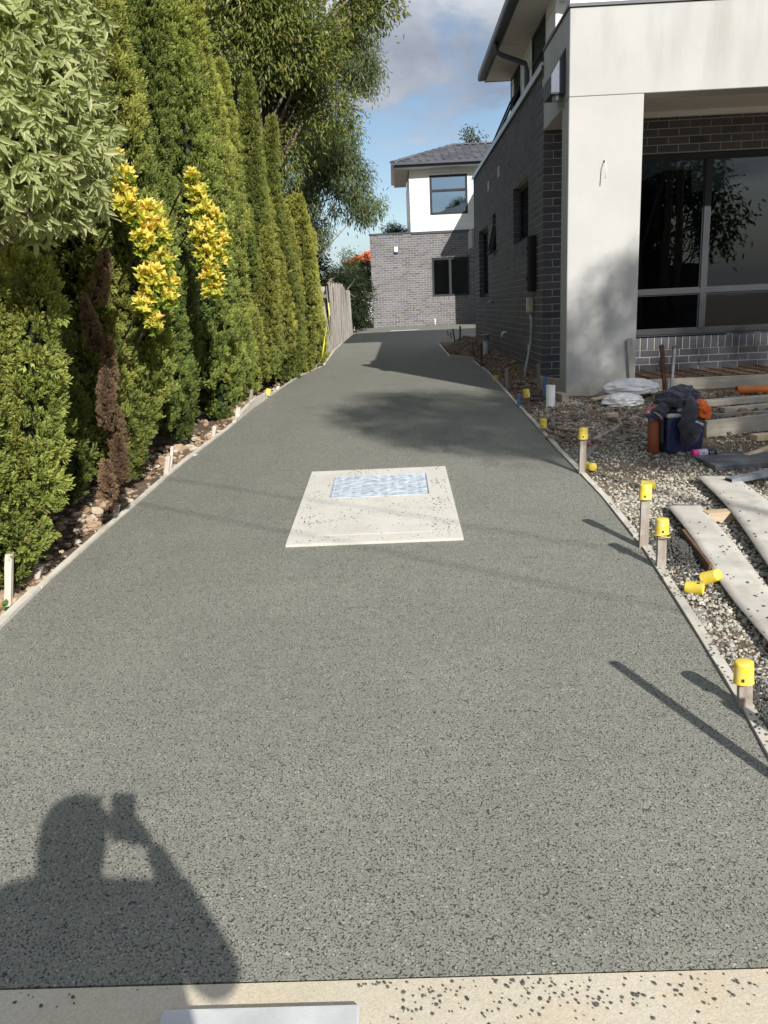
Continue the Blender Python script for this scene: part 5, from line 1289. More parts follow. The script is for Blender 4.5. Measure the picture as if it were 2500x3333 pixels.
# ---- variegated tree overhanging the hedge
def varieg_leaf():
    """wavy leaf with a cream margin: centre strip and outer rim have their own colours"""
    n = 4; vs, ring = [], []
    for i in range(n + 1):
        s = i / n; w = .145 * math.sin(math.pi * min(1, s * .93 + .05)) ** .8 + .002; wave = .025 * math.sin(s * 14)
        zc = -.10 * s * s
        vs += [(s, w, zc + .05 + wave), (s * .98 + .01, w * .62, zc + .02), (s, 0, zc), (s * .98 + .01, -w * .62, zc + .02), (s, -w, zc + .05 - wave)]
        ring += [1, 0, 0, 0, 1]
    fs = []
    for i in range(n):
        for k in range(4): a = i * 5 + k; fs.append((a, a + 5, a + 6, a + 1))
    return np.array(vs), np.array(fs), np.array(ring)
VLV, VLF, VLR = varieg_leaf()
def variegated():
    rg = np.random.default_rng(21); base = np.array([-4.55, -6.75, float(gz(-4.5, -6.75))]); root = empty('variegated_tree', tuple(base))
    tag(root, 'tree with pale cream-edged wavy leaves overhanging the nearest cypress', 'tree')
    mb = MB(); mb.tube([(0, 0, -.2), (.05, .02, 1.2), (.35, .1, 2.3), (.6, .3, 3.6)], [.09, .075, .05, .02], 10); mb.build('trunk', MAT['bark'], root, True)
    cl = []
    for u, v, dist, r in [(-20, 30, 3.9, .24), (60, 20, 4.1, .24), (125, 30, 4.2, .20), (0, 110, 3.8, .24), (75, 105, 4.0, .24), (120, 115, 4.2, .21), (20, 200, 3.75, .24), (95, 195, 3.95, .24), (145, 190, 4.2, .18), (10, 290, 3.7, .24), (90, 280, 3.85, .24), (160, 290, 4.05, .21), (30, 365, 3.7, .22), (110, 360, 3.8, .22), (180, 365, 4.0, .17), (30, 420, 3.75, .17), (110, 425, 3.85, .16), (175, 425, 4.0, .12), (95, 470, 3.9, .11), (140, 468, 3.9, .09), (-60, 60, 4.0, .28), (40, 60, 4.6, .35), (70, 240, 4.5, .35), (60, 340, 4.4, .28)]:
        d = pxray(u * D, v * D); d = d / np.linalg.norm(d); cl.append((*(CAM + d * (dist + .2)), r))
    P, Dn, U = [], [], []; lb = MB()
    for (cx, cy, cz, r) in cl:
        e_ = np.array([cx, cy, cz]) - base; s_ = np.array([.15, .1, 2.0 if cz > 1.6 else 1.5])
        lb.tube([s_, (s_ + e_) / 2 + rg.normal(0, .06, 3), e_], [.014, .010, .006], 7)
        for k in range(int(115 * (r / .24) ** 2)):
            dr = rg.normal(size=3); dr /= np.linalg.norm(dr); c0 = np.array([cx, cy, cz]) + dr * r * rg.uniform(.45, 1.05)
            if k % 6 == 0: lb.tube([e_ + rg.normal(0, .02, 3), (e_ + (c0 - base)) / 2 + rg.normal(0, .03, 3), c0 - base], [.005, .004, .003], 5)
            ax_ = dr * .6 + np.array([.22, -.22, -.45]) + rg.normal(0, .35, 3); ax_ /= np.linalg.norm(ax_); t1 = np.cross(ax_, [.3, .2, 1.0]); t1 /= np.linalg.norm(t1); t2 = np.cross(ax_, t1); m_ = rg.integers(4, 7); ph = rg.uniform(0, 6)
            for j in range(m_):
                a = ph + 2 * math.pi * j / m_; side = math.cos(a) * t1 + math.sin(a) * t2
                P.append(c0); dd = ax_ * .55 + side * rg.uniform(.6, 1.0) + np.array([0, 0, -.45]); Dn.append(dd); U.append(ax_ - side * .3 + np.array([0, 0, .35]))
    P, Dn, U = np.array(P), np.array(Dn), np.array(U); n = len(P); sz = rg.uniform(.045, .085, n)
    tone = rg.uniform(0, 1, n); cin = mixc((.22, .28, .09), (.42, .45, .19), tone); crim = mixc((.60, .60, .34), (.72, .70, .44), rg.uniform(0, 1, n))
    def build(idx, name):
        v, f = place(VLV, VLF, P[idx], Dn[idx], U[idx], sz[idx]); k = len(idx)
        c = np.where(VLR[None, :, None] > 0, crim[idx][:, None], cin[idx][:, None]).reshape(-1, 3); return v, f, c
    dist = np.linalg.norm(P - CAM, axis=1) + np.where(in_frame(P, 0), 0, 50); order = np.argsort(dist); near, far = order[:300], order[300:]
    v, f, c = build(far, 'foliage'); o = link('foliage', npmesh('foliage', v - base, f, True, c), MAT['leaf'], root); tag(o, kind='stuff')
    # the nearest 300 leaves are single parts, four shapes of leaf
    kinds = []
    for k in range(4):
        cc = np.where(VLR[:, None] > 0, np.array([(.62, .62, .36), (.66, .65, .39), (.70, .68, .42), (.64, .63, .39)][k])[None], np.array([(.26, .32, .11), (.33, .38, .14), (.39, .43, .18), (.30, .35, .13)][k])[None])
        me = npmesh('leaf', VLV, VLF, True, cc); me.materials.append(MAT['leaf']); kinds.append(me)
    d_, y_, n_ = frames(Dn[near], U[near])
    for i, j in enumerate(near):
        M = Matrix(((d_[i][0], y_[i][0], n_[i][0], P[j][0] - base[0]), (d_[i][1], y_[i][1], n_[i][1], P[j][1] - base[1]), (d_[i][2], y_[i][2], n_[i][2], P[j][2] - base[2]), (0, 0, 0, 1))) @ Matrix.Scale(sz[j], 4)
        o = link('leaf', kinds[i % 4], None, root); o.matrix_local = M
    lb.build('twigs', MAT['bark'], root, True)
    # one low shoot beside the nearest cypress
    return root
variegated()

GOLD_BACK = .34
# ---- golden shrubs growing through the hedge
def golden(name, pts, label, seed, base):
    """pts: (display x, y, half width px, distance) of the shrub's flame-shaped shoots"""
    rg = np.random.default_rng(seed); base = np.array([base[0], base[1], float(gz(*base))]); root = empty(name, tuple(base)); tag(root, label, 'shrub', 'golden shrubs in the hedge')
    TV, TF = leaf_template(.44, .07, -.06); P, Dn, U, S_, T_ = [], [], [], [], []; st = MB()
    for (x, y, hw, dist) in pts:
        dist = dist + GOLD_BACK; d = pxray(x * D, y * D); d = d / np.linalg.norm(d); c = CAM + d * dist; r = hw * D / F_PX * dist
        st.tube([c - base + np.array([-.30, .30, -.25]), c - base + np.array([-.12, .12, -r]), c - base], [.008, .006, .003], 6)
        for k in range(int(22 + 150 * (r / .16) ** 1.7)):
            dr = rg.normal(size=3); dr /= np.linalg.norm(dr); dr[2] *= 1.25; c0 = c + dr * r * rg.uniform(.35, 1.0)
            ax_ = np.array([.22, -.3, .75]) + dr * .5 + rg.normal(0, .2, 3); ax_ /= np.linalg.norm(ax_); t1 = np.cross(ax_, [1, .2, .1]); t1 /= np.linalg.norm(t1); t2 = np.cross(ax_, t1); ph = rg.uniform(0, 6)
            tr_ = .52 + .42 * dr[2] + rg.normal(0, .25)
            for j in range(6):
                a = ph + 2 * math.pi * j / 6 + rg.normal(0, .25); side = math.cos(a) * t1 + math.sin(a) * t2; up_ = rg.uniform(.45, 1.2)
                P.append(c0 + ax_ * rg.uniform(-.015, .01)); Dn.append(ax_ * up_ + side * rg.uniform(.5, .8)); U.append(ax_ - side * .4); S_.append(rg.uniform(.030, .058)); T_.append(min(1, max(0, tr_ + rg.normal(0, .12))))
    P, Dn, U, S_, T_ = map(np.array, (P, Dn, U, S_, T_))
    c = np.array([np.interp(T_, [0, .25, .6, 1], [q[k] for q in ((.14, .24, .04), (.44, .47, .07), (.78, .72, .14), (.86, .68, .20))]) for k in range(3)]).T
    dist = np.linalg.norm(P - CAM, axis=1); order = np.argsort(dist); near, far = order[:150], order[150:]
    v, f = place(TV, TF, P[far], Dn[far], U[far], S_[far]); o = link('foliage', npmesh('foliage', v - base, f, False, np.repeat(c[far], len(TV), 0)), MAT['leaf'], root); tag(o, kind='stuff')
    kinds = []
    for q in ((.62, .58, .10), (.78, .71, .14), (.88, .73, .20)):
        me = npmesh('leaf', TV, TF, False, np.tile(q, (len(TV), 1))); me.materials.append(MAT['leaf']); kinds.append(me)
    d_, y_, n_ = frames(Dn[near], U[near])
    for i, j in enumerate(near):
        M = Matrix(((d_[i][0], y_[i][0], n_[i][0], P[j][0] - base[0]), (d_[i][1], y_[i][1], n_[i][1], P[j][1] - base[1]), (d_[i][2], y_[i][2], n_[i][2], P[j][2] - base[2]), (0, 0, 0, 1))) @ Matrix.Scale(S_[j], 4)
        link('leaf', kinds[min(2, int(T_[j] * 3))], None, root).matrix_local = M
    st.build('stems', MAT['bark'], root, True)
golden('golden_shrub', [(250, 345, 14, 5.6), (265, 385, 22, 5.55), (268, 435, 26, 5.5), (285, 470, 20, 5.5), (325, 465, 24, 5.6), (335, 505, 27, 5.55), (310, 520, 25, 5.5), (345, 560, 26, 5.55), (330, 605, 34, 5.5), (355, 640, 26, 5.55), (315, 660, 22, 5.5), (333, 700, 16, 5.5), (365, 615, 18, 5.6)], 'golden leaved shrub by the dead brown streak, reaching lower', 41, (-4.35, -4.5))
golden('golden_shrub', [(415, 385, 12, 6.7), (425, 420, 19, 6.7), (435, 460, 24, 6.65), (465, 480, 22, 6.7), (440, 505, 26, 6.6), (475, 525, 20, 6.7), (450, 550, 28, 6.6), (455, 600, 24, 6.6), (460, 630, 16, 6.6), (480, 565, 14, 6.7)], 'golden leaved shrub between two tall cypresses, single flame shape', 42, (-4.2, -3.1))
# dead brown shoots: a streak down the second cypress and a few smaller ones
def dead_shoots():
    rg = np.random.default_rng(77); root = [o for o in bpy.data.objects if o.get('label', '').startswith('cypress with a long dead')][0]; o0 = np.array(root.location)
    for (x, y0, y1, dist) in [(214, 660, 540, 5.25), (222, 760, 640, 5.2), (230, 850, 730, 5.12), (240, 930, 800, 5.05), (262, 965, 880, 5.15), (250, 1040, 940, 5.15), (270, 1045, 965, 5.15), (242, 1078, 1000, 5.15)]:
        d = pxray(x * D, y0 * D); d /= np.linalg.norm(d); c = CAM + d * (dist + .12); t_ = onY(x * D, y1 * D, c[1]); L = max(.25, t_[2] - c[2])
        o = add_plume(root, rg, *(c - o0), L, (0, rg.uniform(.8, 1.2), 1.0), (rg.normal(0, .1), rg.normal(0, .1)), 'dead_plume', .48); o['label'] = 'dry brown dead shoot'
dead_shoots()
# pale low shoot and small weeds at the left edge
def tuft(name, x, y, z_up, n, size, cols, label, seed, tm):
    rg = np.random.default_rng(seed); P0 = G(x, y); P0 = P0 + np.array([-.05, 0, 0]); P0[2] = float(gz(P0[0], P0[1])) - .01
    P = np.tile(np.array([0, 0, z_up]), (n, 1)) * rg.uniform(.3, 1, (n, 1)) + rg.normal(0, .01, (n, 3)); a = rg.uniform(0, 6.28, n); d = np.stack([np.cos(a), np.sin(a), rg.uniform(.1, .9, n)], 1)
    v, f = place(*tm, P, d, np.tile([0, 0, 1.0], (n, 1)) + d * -.5, size * rg.uniform(.6, 1.2, n)); c = np.repeat(mixc(cols[0], cols[1], rg.uniform(0, 1, n)), len(tm[0]), 0)
    root = empty(name, tuple(P0)); tag(root, label, 'weed'); link('leaves', npmesh('leaves', v, f, False, c), MAT['leaf'], root)
    mb = MB(); mb.tube([(0, 0, -.03), (0, 0, z_up)], [.004, .002], 5); mb.build('stalk', MAT['bark'], root)
tuft('weed', 12, 1278, .10, 7, .09, ((.10, .24, .05), (.20, .36, .09)), 'broad green weed behind the tall cement-washed stake', 51, leaf_template(.6, .05, -.05))
tuft('weed', 40, 1322, .06, 6, .05, ((.06, .15, .03), (.12, .24, .05)), 'small dark green weed at the foot of the washed stake', 52, leaf_template(.6, .05, -.05))

# ------------------------------------------------------------------ paling fence and the red roofed house
def fence():
    root = empty('paling_fence', (-3.32, 11.0, float(zd(11)))); tag(root, 'weathered grey timber paling fence, part of it leaning, past the hedge', 'fence')
    mb = MB(); mb.box(-.048, .048, -.008, .008, -.1, 1.0); me = mb.mesh('paling', MAT['paling'])
    rg = np.random.default_rng(4); o0 = np.array(root.location)
    y = 4.7
    while y < 18.3:
        lean = .17 * (1 - sm(9.2, 9.6, y)) + rg.normal(0, .015) + (.05 if y > 15.5 else 0); h = 1.52 + rg.uniform(-.06, .05) - .12 * sm(14, 17, y)
        z = float(zd(y)) - .02
        link('paling', me, None, root, (-3.34 + .10 * (y - 5) / 13 + rg.uniform(-.012, .012) - o0[0], y - o0[1], z - o0[2]), (-lean, rg.normal(.0, .015), math.pi / 2), (rg.uniform(.85, 1.05), 1, h))
        y += .098 + (.12 if 9.3 < y < 9.45 else 0)
    for z in (.3, 1.15):
        mb = MB(); mb.box(-.10, -.05, -6.2, 5.9, z + .0, z + .075); mb.build('rail', MAT['paling'], root)
    for yy in np.arange(-6.1, 6, 2.4):
        mb = MB(); mb.box(-.2, -.1005, yy - .05, yy + .05, -.4, 1.42); mb.build('post', MAT['paling'], root)
fence()
def red_house():
    Y = 44.0; a = onY(1140, 852, Y); b = onY(1208, 790, Y); root = empty('red_roofed_house', (a[0] + 3, Y + 3, 0)); tag(root, 'distant house with an orange red tiled roof beyond the trees', 'house')
    z0, z1 = a[2] - .05, b[2] - 1.15; o = np.array(root.location); x0, x1 = a[0] - .5 - o[0], a[0] + 9 - o[0]; y0, y1 = -3, 5
    MAT['red_tile'] = mk_island('red_tile', [(0, (.55, .085, .03)), (.5, (.68, .13, .05)), (1, (.74, .19, .08))], .7, 12, .2)
    mb = MB(); mb.box(x0 + .5, x1, y0 + .5, y1 - .5, -.4, z0); mb.build('wall', MAT['trim'], root)
    mb = MB(); mb.add([(x0, y0, z0), (x1, y0, z0), (x1, y0 + 4, z1 + 1.2), (x0 + 2.6, y0 + 4, z1 + 1.2), (x0, y1, z0), (x1, y1, z0)], [(0, 1, 2, 3), (4, 0, 3), (5, 4, 3, 2), (0, 4, 5, 1)]); rf = mb.build('roof', MAT['red_tile'], root)
    sl_ = (z1 + 1.2 - z0) / 4.0; ang = math.atan(sl_); t = MB(); t.box(-.15, .15, -.02, .36, 0, .03); tm = t.mesh('roof_tile', MAT['red_tile'])
    for r in range(11):
        d = r * .36 * math.cos(ang)
        for k in range(14): link('roof_tile', tm, None, rf, (x0 + .2 + d * .65 + k * .31, y0 + d, z0 + d * sl_ + .02), (ang, 0, 0))
red_house()

# ------------------------------------------------------------------ yellow tape and fallen leaves in the hedge
pts = [onY(x * D, y * D, 4.3) for x, y in ((697, 655), (700, 680), (694, 705), (690, 725), (687, 750), (684, 770), (676, 786), (664, 790))]
mb = MB(); vs, fs = [], []
for i, p in enumerate(pts):
    w = .008 * (1 + .5 * math.sin(i * 1.9)); n = Vector((math.cos(i * .9), math.sin(i * .9) * .6, .2)).normalized() * w
    vs += [Vector(p) + Vector((.12, -.25, 0)) - n, Vector(p) + Vector((.12, -.25, 0)) + n]
for i in range(len(pts) - 1): fs.append((2 * i, 2 * i + 1, 2 * i + 3, 2 * i + 2))
mb.add(vs, fs); MAT['tape'] = simple('yellow_tape', (.80, .72, .06), .4)
o = mb.build('barrier_tape', MAT['tape'], smooth=True); so = o.modifiers.new('thick', 'SOLIDIFY'); so.thickness = .002
tag(o, 'twisted yellow plastic tape hanging in the last cypresses', 'tape')

# ------------------------------------------------------------------ timber, sheets and pipes on the ground
def bar(name, a, b, w, h, mat, label, cat, group=None, lift=0.0, bev=.003, roll=0.0, da=0.0, db=0.0, parts=None, tube=False):
    """a straight piece lying between two display pixels on the soil"""
    A, B_ = Vector(G(*a)), Vector(G(*b)); A.z += lift + h / 2 + da; B_.z += lift + h / 2 + db
    d = B_ - A; L = d.length; q = d.to_track_quat('X', 'Z')
    mb = MB()
    if tube:
        t = .003; mb.box(0, L, -w / 2, w / 2, h / 2 - t, h / 2); mb.box(0, L, -w / 2, w / 2, -h / 2, -h / 2 + t); mb.box(0, L, -w / 2, -w / 2 + t, -h / 2 + t, h / 2 - t); mb.box(0, L, w / 2 - t, w / 2, -h / 2 + t, h / 2 - t)
    else: mb.box(0, L, -w / 2, w / 2, -h / 2, h / 2, bev=bev)
    o = mb.build(name, mat, None, False, A); o.rotation_euler = (q.to_matrix().to_4x4() @ Matrix.Rotation(roll, 4, 'X')).to_euler()
    tag(o, label, cat, group); return o
PX = MAT['board_x']
bar('timber_plank', (1520, 880), (1700, 866), .10, .06, PX, 'rounded grey plank lying behind the cooler', 'plank', lift=.01)
bar('timber_plank', (1560, 893), (1700, 880), .07, .045, PX, 'narrow pale plank in front of the rounded grey plank', 'plank', lift=.01)
bar('timber_plank', (1543, 902), (1700, 892), .05, .035, MAT['stake_grey'], 'thin dark grey batten lying between pale planks', 'plank', lift=.0)
bar('timber_plank', (1522, 945), (1700, 925), .04, .14, PX, 'broad pale board standing on edge beside the cooler', 'plank', lift=.0)
bar('timber_offcut', (1627, 952), (1690, 946), .10, .05, MAT['pale_pine'], 'fresh pine offcut in front of the broad board', 'offcut')
bar('timber_offcut', (1612, 990), (1690, 962), .05, .03, MAT['pale_pine'], 'thin pine offcut behind the dark slab', 'offcut')
bar('timber_block', (1310, 904), (1331, 901), .07, .045, MAT['pale_pine'], 'small pine block on the soil before the white bag', 'block')
bar('timber_block', (1522, 1125), (1590, 1120), .09, .055, MAT['pale_pine'], 'pine block wedged under the wide pale strip', 'block')
bar('timber_plank', (1398, 962), (1425, 958), .16, .02, MAT['board_x'], 'weathered board end poking out between bottle and cooler', 'plank')
bar('timber_plank', (1387, 938), (1412, 958), .05, .02, MAT['stake_grey'], 'grey batten end lying behind the brown bottle', 'plank')
bar('marker_stick', (1269, 960), (1338, 922), .045, .02, SG, 'grey stick with one end sprayed pink on the gravel', 'stick')
bar('marker_stick', (1262, 995), (1288, 965), .035, .02, SG, 'short grey stick leaning by the knotted capped stake', 'stick')
bar('marker_stick', (1188, 928), (1246, 936), .04, .02, MAT['stake_dark'], 'dark stick lying past the short capped stake', 'stick')
P = Vector(G(1269, 960)); mb = MB(); mb.box(-.02, .03, -.024, .024, .001, .024, bev=.004); MAT['pink'] = simple('pink_spray', (.72, .08, .22), .6)
o = mb.build('pink_mark', MAT['pink'], None, False, P); st_ = [x for x in COL.objects if x.get('label', '').startswith('grey stick with one end')][0]; bpy.context.view_layer.update(); o.parent = st_; o.matrix_parent_inverse = st_.matrix_world.inverted(); o.rotation_euler = st_.rotation_euler
bar('steel_tube', (1572, 1058), (1700, 1032), .065, .035, MAT['steel'], 'galvanised box tube lying across the wide pale strip', 'tube', lift=.045, tube=True)
A = G(1590, 853); Bq = G(1710, 848)
mb = MB(); n = 20; r = .045; Ln = Bq[0] - A[0]
mb.lathe([(r - .004, 0), (r, 0), (r, Ln), (r - .004, Ln), (r - .004, 0)], n, Matrix.Rotation(math.pi / 2, 4, 'Y'))
o = mb.build('drain_pipe', MAT['orange_pvc'], None, True, (A[0], A[1], A[2] + r)); o.rotation_euler = (0, 0, math.atan2(Bq[1] - A[1], Bq[0] - A[0])); tag(o, 'orange plastic drain pipe lying behind the planks', 'pipe')
# pale flexible strips
def strip(pts, w, label, lift, seed):
    P = [Vector(G(*p)) for p in pts]; rg = np.random.default_rng(seed); vs, fs = [], []; n = 36; m_ = 5
    C_ = []
    for i in range(n + 1):
        s = i / n * (len(P) - 1); k = min(int(s), len(P) - 2); f = s - k; p0, p1, p2, p3 = P[max(k - 1, 0)], P[k], P[k + 1], P[min(k + 2, len(P) - 1)]
        C_.append(.5 * ((2 * p1) + (p2 - p0) * f + (2 * p0 - 5 * p1 + 4 * p2 - p3) * f * f + (3 * p1 - p0 - 3 * p2 + p3) * f ** 3))
    O = C_[0].copy()
    for i, c in enumerate(C_):
        t = (C_[min(i + 1, n)] - C_[max(i - 1, 0)]).normalized(); sd = Vector((t.y, -t.x, 0)).normalized()
        for j in range(m_ + 1):
            a = (j / m_ - .5) * w; q = c + sd * a; z = float(gz(q.x, q.y)) + lift(i / n, j / m_) + .012
            vs.append((q.x - O.x, q.y - O.y, z - O.z))
    for i in range(n):
        for j in range(m_): a = i * (m_ + 1) + j; fs.append((a, a + 1, a + m_ + 2, a + m_ + 1))
    mb = MB(); mb.add(vs, fs); o = mb.build('cement_sheet_strip', MAT['sheet'], None, True, O); so = o.modifiers.new('thick', 'SOLIDIFY'); so.thickness = .007; so.offset = 0
    tag(o, label, 'sheet'); return o, C_
oA, CA = strip([(1474, 1105), (1538, 1188), (1594, 1264), (1668, 1356), (1760, 1470)], .20, 'narrow pale cement sheet strip spattered with dark stones', lambda s, j: .03 + .012 * math.sin(s * 5 + .3) ** 2 * j + .008 * math.sin(s * 7), 1)
oB, CB = strip([(1545, 1044), (1610, 1106), (1660, 1168), (1722, 1252), (1800, 1350)], .26, 'wide pale cement sheet strip arching under the box tube', lambda s, j: .035 + .022 * math.sin(s * 4.2) ** 2 * (1 - j) + .012 * j, 2)
for o_, nn, lab in ((oA, 260, 'dark stones spattered on the narrow cement strip'), (oB, 130, 'dark stones spattered on the wide cement strip')):
    vv = o_.data.vertices; PP = []; m_ = 6
    for _ in range(nn):
        i = random.randrange(4, 35); j = random.randrange(0, 5); a = vv[i * m_ + j].co; b = vv[i * m_ + m_ + j + 1].co
        if random.random() < .25 + 1.3 * noise.noise(Vector((a.x * 9, a.y * 9, 2))) : PP.append(tuple(Vector(o_.location) + a.lerp(b, random.random()) + Vector((random.gauss(0, .01), random.gauss(0, .01), .004))))
    tag(pebbles('stone_crumbs', np.array(PP), RNG.uniform(.006, .016, len(PP)), MAT['crumb'], .6), lab, 'crumbs', kind='stuff')
# bent angle iron along the narrow strip
bar('steel_peg', (1474, 1166), (1534, 1246), .02, .055, MAT['rust'], 'rusty steel peg lying against the narrow strip', 'peg', lift=.01)
# dark slab lid
c = [G(1492, 988), G(1545, 1022), G(1700, 1008), G(1700, 978)]
z = max(p[2] for p in c) + .01; mb = MB(); O = c[0]
mb.prism([(p[0] - O[0], p[1] - O[1]) for p in c], 'z', -.04, .008)
o = mb.build('dark_slab', MAT['dark_board'], None, False, (O[0], O[1], z)); bv = o.modifiers.new('b', 'BEVEL'); bv.width = .008; bv.segments = 2; tag(o, 'dark grey smeared slab lying flat before the spray can', 'slab')
# timber edge and mesh bed below the front window
bedz = onY(2077, 1217, -.02)[2]
mb = MB(); mb.box(PXR + .004, 4.2, YB - .0, -.004, -.6, bedz, bev=.004); MAT['bed'] = simple('sandy_bed', (.46, .40, .29), .95, var=.25, vscale=9, bump=.6, bscale=40, bdist=.01)
tag(mb.build('porch_base', MAT['bed']), 'sandy porch base waiting for concrete under the front window', 'porch base', kind='structure')
mb = MB(); mb.box(PXR + .004, 4.2, YB - .042, YB - .004, -.62, bedz + .03, bev=.004); tag(mb.build('edge_board', MAT['board_x']), 'long pale edge board along the porch base', 'board')
root = empty('steel_mesh', (1.5, -.5, bedz + .03)); tag(root, 'dark reinforcing mesh laid over the sandy porch base', 'mesh')
for k in range(7):
    mb = MB(); y = -.95 + k * .15 + .5; mb.tube([(PXR + .02 - 1.5, y, 0), (2.7, y, 0)], .006, 6); mb.build('rod', MAT['rust'], root)
for k in range(15):
    mb = MB(); x = PXR + .06 + k * .2 - 1.5; mb.tube([(x, -.52, .012), (x, .46, .012)], .006, 6); mb.build('rod', MAT['rust'], root)
# stakes near the pillar
def lean_post(b, t, Yb, w, d, mat, label, cat='stake', rnd=False):
    B_ = onY(b[0] * D, b[1] * D, Yb); T_ = onY(t[0] * D, t[1] * D, Yb + .0); mb = MB(); v = Vector(T_) - Vector(B_); L = v.length
    if rnd: mb.tube([(0, 0, -.15), (0, 0, L)], w / 2, 10)
    else: mb.box(-w / 2, w / 2, -d / 2, d / 2, -.15, L, bev=.003)
    o = mb.build('post_stake', mat, None, False, B_); o.rotation_euler = v.to_track_quat('Z', 'Y').to_euler() if False else (0, math.atan2(v.x, v.z), 0); tag(o, label, cat); return o
lean_post((1365, 832), (1359, 731), -1.40, .055, .02, SG, 'grey flat stake leaning against the pillar')
lean_post((1436, 838), (1429, 745), -1.28, .045, .03, MAT['rust'], 'rusty brown stake behind the jacket')
lean_post((1452, 815), (1457, 754), -1.16, .03, .03, MAT['steel'], 'thin steel post with an eye at its top').name = 'eye_post'
T_ = onY(1457 * D, 752 * D, -1.16); mb = MB(); mb.tube([(.02 * math.cos(a), 0, .02 * math.sin(a)) for a in np.linspace(0, 2 * math.pi, 17)], .006, 6, cap=False)
ep = bpy.data.objects['eye_post']; bpy.context.view_layer.update(); o = mb.build('eye', MAT['rust'], None, True, T_); o.parent = ep; o.matrix_parent_inverse = ep.matrix_world.inverted()
stake(1164, 852, 1163, 785, SG, 'grey stake at the corner behind the white pipe stub', w=.035)
stake(1176, 856, 1177, 812, MAT['blue_paint'], 'tall blue painted peg behind the white pipe stub', w=.035, d=.03)
bar('timber_plank', (1164, 842), (1213, 850), .035, .16, PX, 'plank on edge holding soil by the pillar foot', 'plank')
bar('timber_block', (1203, 862), (1222, 868), .08, .08, PX, 'stubby timber block against the pillar foot', 'block')
def pipe_stub(name, x, yb, yt, r, mat, label, collar=False):
    B_ = G(x, yb); T_ = onY(x * D, yt * D, B_[1]); h = T_[2] - B_[2]; root = empty(name, B_); tag(root, label, 'pipe')
    mb = MB(); mb.lathe([(r, -.15), (r, h), (r - .004, h), (r - .004, h - .15), (.001, h - .15)], 24); mb.build('pipe', mat, root, True)
    if collar: mb = MB(); mb.lathe([(r + .001, h - .10), (r + .010, h - .098), (r + .010, h - .02), (r + .022, h - .018), (r + .022, h + .004), (.001, h + .005)], 24); mb.build('cap', mat, root, True)
    return root
pipe_stub('pipe_stub', 1189, 880, 832, .048, MAT['pvc'], 'white plastic pipe stub standing by the pillar corner')
pipe_stub('pipe_stub', 1050, 764, 722, .052, MAT['pvc_grey'], 'grey capped pipe stub on the shaded soil by the brick wall', True)
# crumpled dark hose and a rock near the blue peg
P = G(1160, 873); mb = MB(); mb.tube([(P[0] + .06 * math.cos(a) * (1 + .1 * a), P[1] + .04 * math.sin(a), P[2] + .02 + .008 * a) for a in np.linspace(0, 11, 34)], .010, 7); tag(mb.build('coiled_hose', MAT['charcoal'], smooth=True), 'small black hose coil behind the leaning capped stake', 'hose')
def rock(x, y, s, mat, label, name='rock'):
    P = G(x, y); bm = bmesh.new(); bmesh.ops.create_icosphere(bm, subdivisions=2, radius=1)
    for v in bm.verts: v.co *= 1 + .35 * noise.noise(v.co * 1.4 + Vector((x, y, 0))); v.co = Vector((v.co.x * s, v.co.y * s * .8, v.co.z * s * .45))
    me = bpy.data.meshes.new(name); bm.to_mesh(me); bm.free(); tag(link(name, me, mat, None, (P[0], P[1], P[2] + s * .15)), label, 'rock')
rock(1145, 888, .07, MAT['stake_grey'] if False else MAT['crumb'], 'dark flat rock beside the white pipe stub'); rock(1372, 905, .05, MAT['rubble'], 'tan lump of soil near the pine block'); rock(1290, 1088, .035, MAT['pale_pine'], 'pale orange stone chip at the board beside the rolled cap')
rock(410, 966, .05, MAT['slab'], 'white stone lying under the hedge above the close stake pair'); rock(418, 990, .06, MAT['slab'], 'larger white stone lower under the hedge'); rock(20, 1300, .09, MAT['rubble'], 'orange soil boulder behind the tall washed stake'); rock(60, 1265, .07, MAT['rubble'], 'orange soil lump between the two washed stakes'); rock(350, 1000, .06, MAT['rubble'], 'orange rock left of the square-topped stake')

# ------------------------------------------------------------------ white bag under its plank
def crumple(name, c, r, mat, label, cat, seed, amp=.18, fr=3.0, parent=None, ridge=True, sub=5):
    bm = bmesh.new(); bmesh.ops.create_icosphere(bm, subdivisions=sub, radius=1)
    for v in bm.verts:
        p = v.co * fr + Vector((seed * 3.1, seed, 0)); n1 = noise.noise(p); n2 = noise.noise(p * 2.3)
        f = (1 - abs(n1) * 2) * .6 + (1 - abs(n2) * 2) * .3 if ridge else n1 + .4 * n2
        v.co = v.co * (1 + amp * f)
        v.co = Vector((v.co.x * r[0], v.co.y * r[1], max(v.co.z, -.45) * r[2]))
    me = bpy.data.meshes.new(name); bm.to_mesh(me); bm.free(); me.polygons.foreach_set('use_smooth', [True] * len(me.polygons))
    o = link(name, me, mat, parent, c)
    if label: tag(o, label, cat)
    return o
mt, nt, bs, out = nodes_of('thin_white_plastic'); bs.inputs['Base Color'].default_value = (.80, .79, .76, 1); bs.inputs['Roughness'].default_value = .28; bs.inputs['Subsurface Weight'].default_value = .25; bs.inputs['Subsurface Radius'].default_value = (.02, .02, .02); MAT['bag'] = mt
P = G(1352, 878); crumple('plastic_bag', (P[0] - .03, P[1] + .02, P[2] + .045), (.17, .09, .075), MAT['bag'], 'crumpled white plastic bag under the tilted plank', 'bag', 3, .35, 2.2)
P = G(1350, 858); bag2 = crumple('rubbish_bag', (P[0] + .02, -1.62, P[2] + .10), (.27, .13, .10), MAT['bag'], 'clear white bag of rubbish at the foot of the pillar', 'bag', 5, .18, 2.0)
o = crumple('contents', (-.02, -.105, .01), (.02, .016, .03), MAT['yellow'], None, None, 1, .1, 2, bag2, sub=3)
